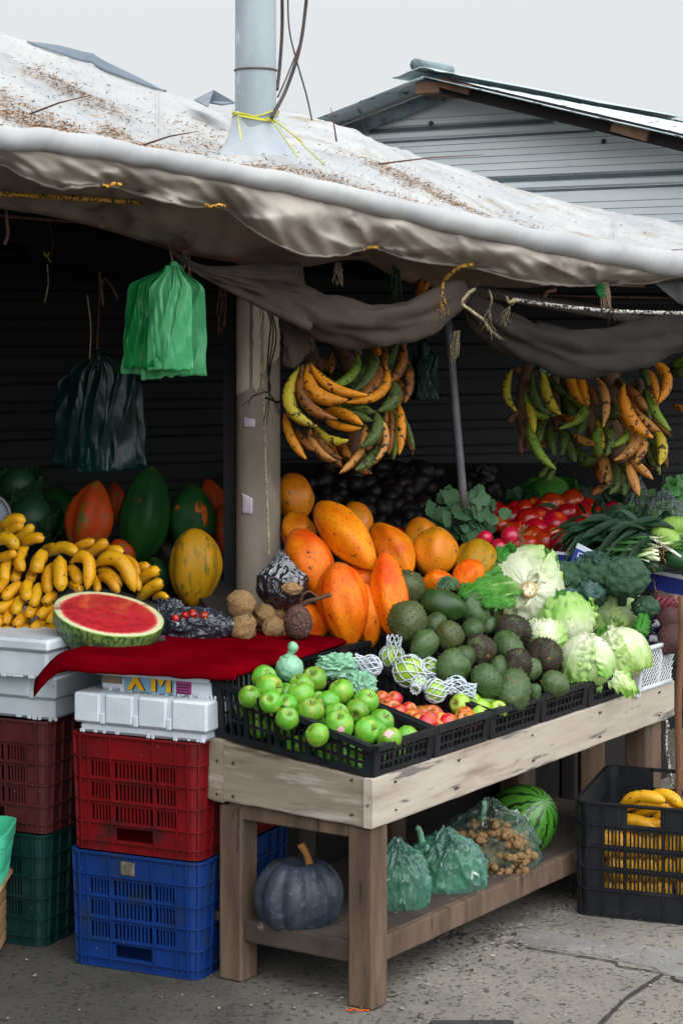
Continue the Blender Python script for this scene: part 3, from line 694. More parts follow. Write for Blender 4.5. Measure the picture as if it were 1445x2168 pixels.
mb = MB(); mb.grid(60, 14, lambda a, b: roof(lerp(PX0, PX1, a), .04+.96*b)-V(0, 0, .03+.05*b)); mb.build('glow_block_lining', 'undersheet', t, solid=.01)  # dark underlayer added to keep sun glow out of the interior
# back and side walls of the stall, up to the roof
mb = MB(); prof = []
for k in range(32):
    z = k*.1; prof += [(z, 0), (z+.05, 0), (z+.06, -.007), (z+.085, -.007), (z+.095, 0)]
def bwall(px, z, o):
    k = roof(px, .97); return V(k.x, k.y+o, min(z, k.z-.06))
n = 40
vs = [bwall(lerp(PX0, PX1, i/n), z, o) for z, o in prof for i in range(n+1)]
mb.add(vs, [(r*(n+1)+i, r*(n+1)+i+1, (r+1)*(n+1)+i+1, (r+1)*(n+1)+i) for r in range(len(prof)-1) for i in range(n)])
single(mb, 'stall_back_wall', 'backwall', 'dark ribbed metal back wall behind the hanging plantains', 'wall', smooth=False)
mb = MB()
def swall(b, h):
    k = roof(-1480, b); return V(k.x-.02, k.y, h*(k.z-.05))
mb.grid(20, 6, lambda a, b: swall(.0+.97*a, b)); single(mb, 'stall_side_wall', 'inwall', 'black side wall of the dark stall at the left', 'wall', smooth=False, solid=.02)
# loose corner of tarp hanging at the right
mb = MB(); P = [at(1382, 597, 6.45), at(1470, 590, 6.4), at(1475, 655, 6.4), at(1440, 643, 6.4)]
mb.grid(10, 8, lambda a, b: P[0].lerp(P[1], a).lerp(P[3].lerp(P[2], a), b)+V(0, .02*math.sin(a*5+b*2), 0)); mb.build('loose_corner', 'tarptop', t, solid=.004)
# old sheets lying at the back of the roof
mat('oldsheet', '6f7a85', '59636e', ns=6., rough=.6, rand=0, bump=(20., .3))
mb = MB(); mb.grid(30, 4, lambda a, b: roof(lerp(58, 352, a), .975)+V(0, .02*b, .010+.045*b*math.sin(math.pi*min(1, a*1.02))**.8*(1-a*.35)))
mb.build('ridge_sheet', 'oldsheet', t, solid=.004)
mb = MB(); P = [at(412, 212, 7.7), at(452, 192, 7.7), at(497, 218, 7.7), at(470, 222, 7.5)]; mb.add(P, [(0, 1, 2, 3)]); mb.add([P[0], P[1], at(440, 226, 7.4)], [(0, 1, 2)]); mb.build('folded_sheet', 'oldsheet', t, smooth=False, solid=.006)
# dry leaf litter on the tarp
mb = MB()
def leafbit(p, l):
    a = R.random()*6.28; d = V(math.cos(a), math.sin(a), R.uniform(-.3, .5)); e = V(-d.y, d.x, R.uniform(-.6, .6))*R.uniform(.1, .28); mb.add([p-d*l, p+e*l, p+d*l*.9, p-e*l], [(0, 1, 2, 3)])
for (px, b, sx_, sb_, n) in [(420, .10, 120, .012, 240), (60, .28, 90, .02, 240), (30, .22, 60, .03, 260), (110, .18, 60, .03, 320), (200, .16, 60, .03, 330), (290, .13, 50, .025, 280), (380, .10, 60, .03, 240), (480, .07, 50, .02, 120), (20, .42, 45, .05, 260), (-60, .35, 60, .06, 200),
        (120, .72, 35, .05, 260), (175, .68, 40, .04, 200), (230, .62, 30, .04, 110), (245, .40, 22, .05, 220), (310, .28, 60, .04, 110), (420, .2, 80, .04, 110), (430, .55, 30, .08, 130), (400, .72, 40, .08, 120),
        (600, .14, 60, .03, 130), (680, .12, 50, .03, 120), (830, .50, 45, .05, 280), (900, .42, 45, .04, 260), (980, .36, 45, .03, 200), (1150, .55, 50, .05, 180), (1230, .45, 45, .04, 160), (1300, .30, 60, .06, 60), (1340, .12, 22, .04, 90), (1420, .5, 40, .06, 60), (760, .1, 60, .03, 90), (870, .14, 50, .03, 70)]:
    for i in range(int(n*2.1)):
        q = R.gauss(px, sx_*1.15); bb = abs(R.gauss(b-.00035*(q-px), sb_*(.7 if R.random() < .7 else 2.2)))
        if bb < .97 and PX0 < q < PX1: leafbit(roof(q, bb)+V(0, 0, .006+R.random()*.01), R.uniform(.004, .013))
for i in range(900):
    q = R.uniform(-100, 1500); bb = R.random()**1.3*.95; leafbit(roof(q, bb)+V(0, 0, .005), R.uniform(.004, .012))
o = stuff(mb.build('leaf_litter', 'litter', smooth=False))
for i, (px, b, dx, dz, L) in enumerate([(712, .66, -.05, .30, .12), (300, .18, .1, .02, .18), (800, .5, .6, .05, .35), (1330, .35, .2, .03, .2), (60, .26, .12, .03, .2)]):
    p = roof(px, b)+V(0, 0, .012); d = V(dx, -.05, dz).normalized(); mb = MB(); mb.tube([p, p+d*L*.5+V(0, 0, .006), p+d*L], [.003, .0025, .001], 5)
    single(mb, 'twig', 'ropebrown', ['dark twig standing up on the tarp right of the pole', 'thin twig lying near the tarp edge left of the pole', 'long thin twig lying across the tarp right of the pole', 'short twig on the tarp near the right edge', 'thin twig on the tarp at the far left'][i], 'twig')

# ---------------------------------------------------------------- pole through the roof
t = thing('utility_pole', 'tall round concrete pole rising through the tarp with peeling paint below', 'pole', POLE)
def prad(z): return lerp(.0685, .0605, z/2.7)
rz = 2.18
mb = MB(); mb.tube([POLE+V(0, 0, z) for z in [rz-.05+i*.12 for i in range(16)]], [prad(rz-.05+i*.12) for i in range(16)], 32, ref=(0, -1, 0)); mb.build('upper_shaft', 'concretepole', t)
mb = MB(); PL = POLE+V(.008, 0, 0)
mb.tube([PL+V(0, 0, z) for z in [.0+i*.1 for i in range(22)]], [prad(i*.1)*1.01 for i in range(22)], 32, ref=(0, -1, 0)); mb.build('lower_shaft', 'duskpole', t)
zz_ = CH+(680-144)/F*6.24
mb = MB(); mb.tube([POLE+V(math.cos(a)*(prad(zz_)+.001), math.sin(a)*(prad(zz_)+.001), zz_) for a in [i*math.pi/16 for i in range(33)]], .0035, 6); mb.build('band', 'pipe', t)
# flaking pale paint skin on the lower shaft
def pskin(x0, x1, ztop, zlo, seed):
    mb = MB(); n = 26
    def fn(a, b):
        px = lerp(x0, x1, a); zl = zlo(a)+.012*nz((a*9, seed, 0), 1)+.006*nz((a*31, seed, 2), 1); z = lerp(ztop, zl, b)
        x = (px-550)/48; x += .05*nz((b*9, seed, 5), 1)*(1 if seed else 0)
        an = math.asin(max(-.995, min(.995, x))); r_ = prad(z)*1.01+.0018; return PL+V(math.sin(an)*r_, -math.cos(an)*r_, z)
    mb.grid(n, n, fn); mb.build('peeling_paint', 'peelpaint', t, solid=.0012)
zp = lambda py: CH-(py-680)/F*6.24
pskin(503, 532, zp(630), lambda a: zp(838)-.0+.02*a, 1); pskin(540, 556, zp(635), lambda a: zp(830-20*abs(a-.5)), 2); pskin(557, 597, zp(650), lambda a: zp(790-35*a), 3)
mb = MB(); mb.box(POLE+V(-.072, .05, 1.0), (.05, .05, 2.0)); single(mb, 'square_post', 'interiorwood', 'dark narrow post standing just behind the concrete pole', 'post', smooth=False)
for (px, py, w, h, lb) in ((533, 893, .034, .03, 'small torn pink paper scrap on the pole beside the plantains'), (529, 1066, .03, .062, 'larger torn pink paper scrap lower on the pole')):
    z = zp(py); mb = MB()
    def fn(a, b):
        an = math.asin((px-550)/48+(a-.5)*w/prad(z)); r_ = prad(z)*1.01+.003; zz2 = z+(b-.5)*h*(1-.5*a*(b > .5))-.004*nz((a*5, b*5, px), 1); return PL+V(math.sin(an)*r_, -math.cos(an)*r_, zz2)
    mb.grid(6, 6, fn); single(mb, 'paper_scrap', 'paper', lb, 'paper', solid=.001)
# wrap of tarp round the pole and the yellow string
mb = MB()
def wrap(a, b):
    th = -math.pi*1.25+a*math.pi*1.5; r_ = lerp(.066, .165, b**1.3)*(1+.14*b*nz((a*6, b*2, 1), 1)); z = lerp(2.295, 2.09, b**.9)+.012*nz((a*5, 0, 4), 1)
    return POLE+V(math.cos(th)*r_, math.sin(th)*r_*.8, z+.012*math.sin(a*26)*b)
mat('wraptarp', 'a9aeb4', '989fa8', ns=4., rough=.55, rand=0, bump=(14., .5, .01))
mb.grid(40, 8, wrap); single(mb, 'pole_wrap', 'wraptarp', 'grey blue tarp skirt gathered round the pole at the roof', 'tarp', solid=.003)
mb = MB()
for k in range(3):
    z = 2.283+k*.006; mb.tube([POLE+V(math.cos(a)*.069, math.sin(a)*.069, z+.012*math.sin(a*2+k)) for a in [i*math.pi/16 for i in range(33)]], .0022, 5)
ks = POLE+V(.045, -.052, 2.283)
for pts in ([ks, at(600, 290, 6.15), at(630, 332, 6.0)], [ks, at(620, 285, 6.15), at(650, 315, 6.1), at(686, 348, 5.95)], [POLE+V(-.05, -.05, 2.283), at(508, 275, 6.15), at(510, 297, 6.1)], [ks, at(560, 255, 6.2), at(505, 245, 6.2)], [ks, at(640, 300, 6.1)]): mb.tube(spline([Vector(p) for p in pts], 6), .002, 5)
single(mb, 'yellow_string', 'stringyellow', 'yellow plastic string tied round the pole with trailing ends', 'string')
for i, (pts, r) in enumerate([([(600, -520, 6.6), (598, -240, 6.6), (597, -40, 6.6), (597, 60, 6.6), (592, 140, 6.55), (586, 190, 6.5)], .006), ([(590, -520, 6.7), (600, -240, 6.8), (608, -40, 6.9), (612, 60, 6.9), (628, 130, 6.9), (648, 200, 7.0), (660, 255, 7.0)], .003), ([(610, -520, 6.45), (636, -240, 6.5), (648, -40, 6.5), (645, 30, 6.5), (632, 110, 6.45), (605, 190, 6.4), (575, 248, 6.22)], .006), ([(600, -520, 6.6), (632, -240, 6.7), (650, -40, 6.8), (640, 70, 6.8), (612, 150, 6.7), (588, 205, 6.5)], .003)]):
    mb = MB(); mb.tube(spline([at(*p) for p in pts], 8), r, 6); single(mb, 'cable', 'cable', ['thick dark cable running straight down beside the pole', 'thin cable slanting right to the roof far from the pole', 'thick dark cable curving left to the foot of the pole', 'thin cable crossing the thick one beside the pole'][i], 'cable')

# ---------------------------------------------------------------- gabled shed behind
GA = at(966, 680, 10.08); GA.z = 0; GW = W.copy()
def gb(a, o, z): return GA-GW*a+V(-.556, -.831, 0)*o+V(0, 0, z)     # a to the right along the wall, o towards the camera
t = thing('metal_shed', 'shed with pale corrugated metal gable wall and overhanging roof behind the stall', 'shed', gb(0, 0, 0))
ZA = 2.775; SLR, SLL = .265, .27
def ztop(a): return ZA-(SLR*a if a > 0 else -SLL*a)
mb = MB(); a0, a1 = -2.2, 3.2
steps = []; z = .0
per = .265
k = 0
while z < 2.9:
    steps += [(z, 0), (z+.150, 0), (z+.158, .012), (z+.176, .012), (z+.184, 0), (z+.205, 0), (z+.212, .016), (z+.236, .016), (z+.243, 0)]; z += per
zs = [s for s in steps]
for i in range(len(zs)-1):
    (z0, o0), (z1, o1) = zs[i], zs[i+1]
    if z1 <= z0: continue
    # clip under the roof line
    def lim(z):
        return max(a0, -(ZA-z)/SLL), min(a1, (ZA-z)/SLR)
    if z0 >= ZA: break
    l0, r0 = lim(z0); l1, r1 = lim(min(z1, ZA))
    mb.add([gb(l0, -o0, z0), gb(r0, -o0, z0), gb(r1, -o1, min(z1, ZA)), gb(l1, -o1, min(z1, ZA))], [(0, 1, 2, 3)])
mb.build('gable_wall', 'metalsheet', t, smooth=False)
mb = MB()
for zc in [i*per+.167 for i in range(10)]+[i*per+.224 for i in range(10)]:
    pass
for i in range(10):
    for dz, h, w_ in ((.167, .012, 0), (.224, .020, 0)):
        z = i*per+dz
        if z > ZA-.12 or z < 1.5: continue
        l, r = max(a0, -(ZA-z-.03)/SLL), min(a1, (ZA-z-.03)/SLR)
        mb.box((gb(l, -.010, z)+gb(r, -.010, z))/2, (r-l, .002, h), (-GW, V(.556, .831, 0), V(0, 0, 1)))
mb.build('panel_seam', 'seam', t, smooth=False)
mb = MB()
for z in [1.6+.033*i for i in range(36)]:
    if (z % per) < .14 and z < ZA-.1:
        l, r = max(a0, -(ZA-z-.03)/SLL), min(a1, (ZA-z-.03)/SLR); mb.box((gb(l, .001, z)+gb(r, .001, z))/2, (r-l, .002, .0022), (-GW, V(.556, .831, 0), V(0, 0, 1)))
mb.build('panel_line', 'metaldark', t, smooth=False)
mb = MB()
for a, z in ((-.14, 2.63), (.78, 2.50)):
    mb.ball(lambda th, ph, c=gb(a, .004, z): c+V(math.sin(ph)*math.cos(th), math.cos(ph), math.sin(ph)*math.sin(th))*.013, 10, 6)
mb.build('bolt', 'pipe', t)
# roof sheets: corrugated, overhanging towards the camera
def roofsheet(sl, sg, amax, o0, o1, m, nm, lift=0):
    mb = MB(); n = 90
    mb.grid(30, n, lambda u, v: gb(sg*u*amax, lerp(o0, o1, v), ZA+.05+lift-sl*u*amax+.010*math.sin(v*n*.9)+.004*nz((u*6, v*3, sg), 1)))
    return mb.build(nm, m, t, solid=.004)
roofsheet(SLL, -1, 1.9, -2.5, .30, 'roofmetal', 'roof_sheet'); roofsheet(SLR, 1, 3.1, -2.5, .30, 'roofmetal', 'roof_sheet')
mat('ridgecap', 'b9c6c6', '9fb0b2', ns=10., rough=.6, rand=0, metal=.2)
mb = MB(); mb.grid(12, 6, lambda u, v: gb(lerp(-.16, .2, u), lerp(-2.5, .32, v), ZA+.085-.25*abs(lerp(-.16, .2, u))+.01*nz((u*5, v*9, 3), 1))); mb.build('ridge_cap', 'ridgecap', t, solid=.004)
mb = MB(); mb.tube([gb(-.04, o, ZA+.10) for o in (.0, .15, .31)], .03, 8); mb.build('ridge_roll', 'metaldark', t)
mat('rafterwood', '7d5d49', '5b4334', ns=8., rough=.85, rand=.1, bump=(50., .4))
def beam(nm, p, q, w, h, m): mb = MB(); bar(mb, p, q, w, h); mb.build(nm, m, t, smooth=False)
beam('rafter_end', gb(-.02, .02, ZA-.01), gb(.0, .27, ZA-.005), .12, .05, 'rafterwood')
beam('rafter', gb(.05, .22, ZA+.005), gb(3.0, .22, ZA+.005-SLR*2.95), .04, .075, 'interiorwood')
beam('rafter_end', gb(.05, .25, ZA+.02), gb(.22, .25, ZA+.02-SLR*.19), .03, .045, 'rafterwood'); beam('rafter_end', gb(.95, .25, ZA+.012-SLR*.92), gb(1.12, .25, ZA+.012-SLR*1.12), .03, .05, 'rafterwood')
beam('eave_board', gb(-1.8, .05, ZA-SLL*1.8), gb(-.05, .05, ZA-.02), .03, .06, 'metaldark')
# ================================================================ produce
mat('appleskin', '488a1e', '5f9e2c', ns=5., rough=.28, spots=('9cc850', 70., .60, .05), spots2=('8f9a38', 3., .56, .12), rand=.2, spec=.4, coat=.2, huer=.018, tramp=[(0, '6d6a2a', .9), (.10, '5f8f28', .5), (.22, '5f8f28', 0)])
mat('applepale', '9bbf3e', '86b234', ns=5., rough=.28, spots=('c9d98a', 60., .7, .05), rand=.10, spec=.5, coat=.25, huer=.012, tramp=[(0, '6d6a2a', .9), (.10, '9f9b45', .5), (.22, '9f9b45', 0)])
mat('applered', 'a3140f', 'd9642a', ns=4., rough=.28, spots=('d98f4a', 12., .60, .15), rand=.15, spec=.5, coat=.25, huer=.02, tramp=[(0, '6d5a2a', .9), (.10, 'c98a3c', .6), (.30, 'c98a3c', 0)], band=(.42, .72))
mat('stemdark', '3a2a1a', '51402a', ns=20., rough=.8)
mat('sticker', 'd8cfc9', 'c2252c', ns=260., rough=.5, rand=0, band=(.5, .53))
mat('tomato', '8c0a06', 'a31209', ns=5., rough=.25, rand=.2, spec=.4, coat=.15, huer=.012, tramp=[(0, 'c9772a', .9), (.08, 'c65a1c', .7), (.2, 'c65a1c', 0)])
mat('papayaorange', 'dd7f08', 'cc4a02', ns=2.0, rough=.48, spots=('4a3012', 8., .665, .02), spots2=('8a4a10', 30., .59, .06), rand=.12, spec=.22, huer=.012, tramp=[(0, '5b4a1c', .9), (.05, 'b7651a', .5), (.14, 'b7651a', 0), (.75, 'ef9010', 0), (1, 'ef9010', .5)], bump=(14., .12, .006))
mat('papayaripe', 'd2700a', 'b8760a', ns=3., rough=.45, spots=('4a4a22', 8., .63, .03), spots2=('6d5a1c', 36., .60, .05), rand=.08, spec=.4, tramp=[(0, '5b4a1c', .9), (.05, 'b7651a', .4), (.12, 'b7651a', 0)], bump=(14., .12, .006))
mat('papayagreen', '0d2c12', '163a14', ns=3., rough=.5, spots=('a8480c', 2.6, .62, .10), rand=.1, spec=.12, bump=(14., .1, .006), tramp=[(0, '3b4a1c', .9), (.06, '3b4a1c', 0)])
mat('papayayellow', 'ad770c', '94720b', ns=3., rough=.5, spots=('4a4f1c', 4., .55, .12), spots2=('5a4a18', 34., .62, .04), stretch=(3, 3, .7), rand=.05, spec=.2, bump=(14., .12, .006))
mat('papayared', '932c05', '7d3008', ns=3., rough=.5, spots=('4a5322', 4., .54, .12), spots2=('3a2a18', 22., .62, .03), rand=.05, spec=.15, bump=(14., .12, .006))
mat('banana', 'd39a12', 'c78d10', ns=20., rough=.45, spots=('3a220c', 170., .635, .02), spots2=('6a4512', 60., .655, .03), rand=.10, spec=.4, huer=.008, tramp=[(0, '6a6a20', .9), (.08, 'a89a2c', .5), (.16, 'c78d10', 0), (.93, '2a1c0e', 0), (.965, '1c130a', 1), (1, '16100a', 1)])
PLK = dict(ns=18., rough=.55, rand=.1, spec=.3, bump=(30., .15, .003))
def plmat(n, a, b, sp, th): mat(n, a, b, spots=(sp, 55., th-.06, .02), spots2=('1c120a', 150., .64, .02), tramp=[(0, '5a4420', .9), (.08, '6a5526', .5), (.15, a, 0), (.9, '2a1c10', 0), (.97, '22160c', 1), (1, '1c130a', 1)], **PLK)
plmat('plorange', 'c67c14', 'a8660e', '3a200c', .655); plmat('plbrown', '7d480f', '5f3610', '2c190b', .62); plmat('plgreen', '6f8426', '5f7a24', '2f2f14', .67); plmat('pldark', '3a4a1c', '465222', '231f10', .63)
plmat('plyg', '9c9026', 'a58c20', '3a2a10', .64); plmat('pltan', 'a8743a', '95622c', '33200f', .63)
mat('plstalk', '6a4c36', '4f3828', ns=14., rough=.85, spots=('2c1f16', 22., .62, .08), rand=.1, bump=(60., .4))
mat('soursop', '465c30', '33492a', ns=7., rough=.42, spots=('6a5a34', 5., .62, .12), rand=.18, spec=.35, huer=.015, tramp=[(0, '2c2416', .35), (.5, '3c5230', 0), (.86, '1e1c10', 0), (1, '14110a', 1)], bump=(60., .15, .003))
mat('soursopbrown', '372a20', '2b211a', ns=6., rough=.65, spots=('465230', 4., .52, .14), rand=.15, spec=.3, tramp=[(0, '2c2016', .3), (.5, '3c5230', 0), (.86, '1e150f', 0), (1, '100b07', 1)], bump=(60., .15, .003))
mat('soursopolive', '4b5228', '3b4522', ns=9., rough=.5, spots=('3a3a20', 30., .62, .06), rand=.12, spec=.4, tramp=[(0, '2c2416', .3), (.5, '3c5230', 0), (.86, '1e1c10', 0), (1, '14110a', 1)], bump=(60., .15, .003))
mat('avocadoskin', '213d18', '2f481c', ns=7., rough=.4, spots=('6f7a34', 60., .68, .05), rand=.1, spec=.45, bump=(40., .2, .003))
mat('soursopstem', 'b5713a', '8f5426', ns=30., rough=.8)
mat('lettuce', '6fae33', '8cc24a', ns=4., rough=.5, rand=.08, spec=.35, trans=.22, huer=.01, tramp=[(0, 'e3e3cd', 1), (.30, 'd8e0b8', .95), (.55, 'b9d287', .85), (.80, '86b84a', .8), (1, '4c8c22', .95)], bump=(11., .45, .01), bump2=(40., .2, .004))
mat('lettucegreen', '2a6818', '3c7f22', ns=9., rough=.5, rand=.08, spec=.35, trans=.22, huer=.01, tramp=[(0, 'a9c47c', .9), (.2, '6a9c40', .6), (.5, '3c7f22', .3), (1, '245416', .7)], bump=(11., .45, .01), bump2=(40., .2, .004))
mat('lettucecore', 'd9d4b4', 'c9bf98', ns=30., rough=.6, rand=0, tramp=[(0, 'e0d6b8', 1), (.72, 'dccfae', 1), (.86, 'a97a4a', 1), (1, 'c9c08f', 1)])
mat('broccoli', '2f4a33', '22402b', ns=26., rough=.75, rand=.1, spots=('47624a', 60., .6, .08), bump=(120., .7, .004), huer=.01)
mat('broccolileaf', '3f5c55', '33524a', ns=6., rough=.5, rand=.1, trans=.12, bump=(20., .4))
mat('cauli', 'd3cdb4', 'c2bb9c', ns=30., rough=.75, rand=.05, bump=(120., .5, .004))
mat('radish', 'a30a2b', 'b51338', ns=6., rough=.3, rand=.12, spec=.5, coat=.2, tramp=[(0, '7a1226', .6), (.1, '7a1226', 0), (.9, 'd9b0b0', 0), (1, 'd9b0b0', .8)])
mat('leafgreen', '2f5a26', '3f6e2f', ns=8., rough=.55, rand=.15, trans=.15, huer=.01, bump=(30., .3))
mat('leafdull', '4a6a48', '3a5a3c', ns=8., rough=.6, rand=.12, trans=.15, bump=(30., .4))
mat('leafdark', '173a1c', '113018', ns=8., rough=.55, rand=.15, trans=.12, bump=(30., .4))
mat('scallion', '2b5a24', '20491d', ns=8., rough=.45, rand=.15, trans=.12, tramp=[(0, 'd8d6bf', 1), (.14, 'b9c98f', .9), (.26, '4f7f38', .4), (.4, '2d5f28', 0)])
mat('rootfibre', '8a6c4a', '6f5438', ns=30., rough=.9)
mat('cornhusk', '8fae52', '7a9f45', ns=6., rough=.6, rand=.08, stretch=(8, 8, .6), bump=(30., .4))
mat('cucumber', '1d4a22', '16391b', ns=9., rough=.4, rand=.12, spec=.45, bump=(30., .3))
mat('eggplant', '120c1c', '1c1228', ns=5., rough=.15, rand=.1, spec=.6, coat=.5)
mat('beet', '4a2c2a', '382022', ns=9., rough=.75, spots=('6a4a40', 18., .6, .1), rand=.12, bump=(30., .5))
mat('beetstem', '7a1430', '5f1226', ns=9., rough=.5)
mat('jicama', 'a08058', '86663f', ns=7., rough=.85, spots=('5f4426', 13., .58, .1), spots2=('c2a67c', 30., .64, .06), rand=.1, bump=(18., .8, .01))
mat('darkroot', '5a3c33', '46302a', ns=50., rough=.85, spots=('2f2019', 110., .54, .06), spots2=('866055', 160., .58, .06), rand=.08, bump=(140., .7, .004))
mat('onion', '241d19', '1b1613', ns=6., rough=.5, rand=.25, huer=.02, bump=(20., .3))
mat('melonrind', '2c5614', '7ea23a', ns=90., rough=.45, rand=0, band=(.44, .56), spec=.45, coat=.3, stretch=(1, 1, .6))
mat('melonflesh', 'a30a1c', 'c4222f', ns=40., rough=.25, rand=0, coat=.5, spots=('8a0616', 9., .62, .1), tramp=[(0, 'b8122a', 0), (.80, 'c21a30', 0), (.86, 'dd6a60', 1), (.90, 'dfe0b8', 1), (.97, 'cfdca8', 1), (1, '7fa04a', 1)])
mat('melonwhole', '4f8a2c', '3f7a24', ns=8., rough=.35, rand=0, spec=.5, coat=.2, spots=('2a5a1a', 30., .6, .08), tramp=[(0, '12330f', 0), (.46, '12330f', 0), (.56, '14380f', 1), (1, '0e2c0c', 1)])
mat('pumpkin', '2a2f39', '383f4c', ns=22., rough=.5, spots=('1f252d', 30., .54, .12), spots2=('4a5263', 60., .56, .14), rand=0, spec=.4, bump=(60., .3, .003))
mat('pumpkinstem', '9a6a34', '7a4f26', ns=14., rough=.8, rand=0, bump=(50., .5), stretch=(3, 3, .4))
mat('film', '7f8c85', '6f7c75', ns=13., rough=.10, spec=.9, rand=0, coat=.6, tramp=[(0, 'dfeae6', 0), (.60, 'dfeae6', 0), (.92, 'e6efec', .95)], clear=.82, tcol='e2f2ea', bump=(20., .35, .01))  # pale fold crests paint gloss streaks into the bag films
mat('filmteal', '86b8aa', '6fa394', ns=16., rough=.11, spec=.9, rand=0, coat=.6, tramp=[(0, 'dfeae6', 0), (.60, 'dfeae6', 0), (.92, 'e6efec', .95)], clear=.74, tcol='cdeee3', bump=(20., .35, .01))
mat('filmclear', '7c8286', '6b7276', ns=16., rough=.1, spec=.8, rand=0, clear=.86, tcol='f0f4f6', coat=1., bump=(24., .4, .008))
mat('filmblack', '15161c', '23242c', ns=16., rough=.14, spec=.8, rand=0, bump=(22., .5, .01), coat=1.)
mat('filmgrey', '4b4f5e', '3a3e4c', ns=7., rough=.18, spec=.8, rand=0, tramp=[(0, 'dfeae6', 0), (.60, 'dfeae6', 0), (.92, 'e6efec', .7)], clear=.62, tcol='7a7f90', coat=1., bump=(22., .6, .01))
mat('bagpale', '9fd0b0', '8ac4a0', ns=7., rough=.4, spec=.5, rand=0, trans=.3, bump=(26., .5, .006))
mat('baggreen', '1f8f4a', '2fa35a', ns=4., rough=.35, spec=.5, rand=.1, trans=.5, tcol='3fbf6a', bump=(14., .4, .008))
mat('baggreenpale', '57b87c', '47a86a', ns=4., rough=.35, spec=.5, rand=.1, trans=.5, tcol='7ad09a', bump=(14., .4, .008))
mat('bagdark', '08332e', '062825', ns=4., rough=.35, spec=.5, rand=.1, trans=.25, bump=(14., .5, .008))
mat('net', 'd7dee4', 'c9d2da', ns=20., rough=.6, rand=0, trans=.2)
mat('cardblue', '12267a', '0f2068', ns=12., rough=.7, rand=0); mat('cardwhite', 'b9bfc8', 'a8afb8', ns=20., rough=.8, rand=0); mat('cardbrown', '9a7f60', '86694c', ns=10., rough=.9, rand=0)
mat('foamtray', 'c9cfc4', rough=.7, rand=0)

def place(o, p, d=None, roll=0., sc=1.):
    q = (Vector(d).to_track_quat('Z', 'Y') if d is not None else Quaternion())
    o.rotation_mode = 'QUATERNION'; o.rotation_quaternion = q @ Quaternion((0, 0, 1), roll); o.location = p; o.scale = (sc,)*3 if not hasattr(sc, '__len__') else sc
    return o
def rdir(zmin=-1.):
    while True:
        d = V(R.uniform(-1, 1), R.uniform(-1, 1), R.uniform(-1, 1))
        if .1 < d.length < 1 and d.normalized().z > zmin: return d.normalized()

# ---------------------------------------------------------------- apples
def apple_mesh(seed, m, stem=True, nm='apple'):
    def fn(th, ph):
        r = .5*(1.0+.05*math.cos(5*th)*math.sin(ph)**2*(.3+.7*(ph > 1.6)))
        z = .46*math.cos(ph)+.05*math.cos(ph)**3; x = r*math.sin(ph)**.86
        d = math.sin(ph); z -= .20*math.exp(-(d/.24)**2)*(1 if ph < 1.57 else -.55)
        k = 1+.03*nz((math.cos(th), math.sin(th), ph), 1, seed)
        return V(x*math.cos(th)*k, x*math.sin(th)*k, z*.95-.04*math.sin(ph)*0)
    t = thing(nm, 'x', 'apple', (0, 0, 0)); mb = MB(); mb.ball(fn, 24, 18); mb.build('skin', m, t)
    if stem: mb = MB(); mb.tube([V(0, 0, .25), V(.01, 0, .38), V(.05, .02, .50)], [.018, .016, .022], 6); mb.build('stem', 'stemdark', t)
    return t
PROTO = []
def proto(fn, *a): o = fn(*a); PROTO.append(o); return o
AG = [apple_mesh(i, 'appleskin') for i in range(3)]; AP = [apple_mesh(i+5, 'applepale') for i in range(2)]; AR = [apple_mesh(i+9, 'applered') for i in range(3)]
USED = set()
def put(protos, p, d, sc, label, cat, group):
    o = R.choice(protos)
    if o.name in USED: o = dup(o)
    else: USED.add(o.name)
    place(o, p, d, R.random()*6.28, (sc*R.uniform(.96, 1.03), sc*R.uniform(.96, 1.03), sc*R.uniform(.93, 1.05))); return tag(o, label, cat, group)
LAB_G = 'glossy green apple in the heap in the black corner crate'
def gdir(a=None):      # stem direction: mostly up and out
    return V(R.uniform(-.8, .8), R.uniform(-1., .3), R.uniform(.2, 1)).normalized()
G1 = [(465, 390, 105), (500, 460, 110), (350, 475, 60), (515, 570, 88), (625, 460, 70), (750, 455, 105), (745, 520, 108), (845, 400, 100), (630, 545, 62), (640, 640, 62), (820, 637, 106), (950, 575, 100), (1055, 492, 102), (1020, 670, 100), (1040, 745, 115), (1175, 642, 96), (1245, 570, 104), (1360, 725, 100), (1250, 792, 106), (1425, 850, 96), (880, 525, 45), (870, 765, 62)]
fac = {10: V(.05, -.45, .8), 14: V(-.1, -.55, .75), 1: V(.8, -.5, .1), 12: V(-.45, -.2, .8), 17: V(.45, -.5, .65), 15: V(-.2, -.9, -.2)}
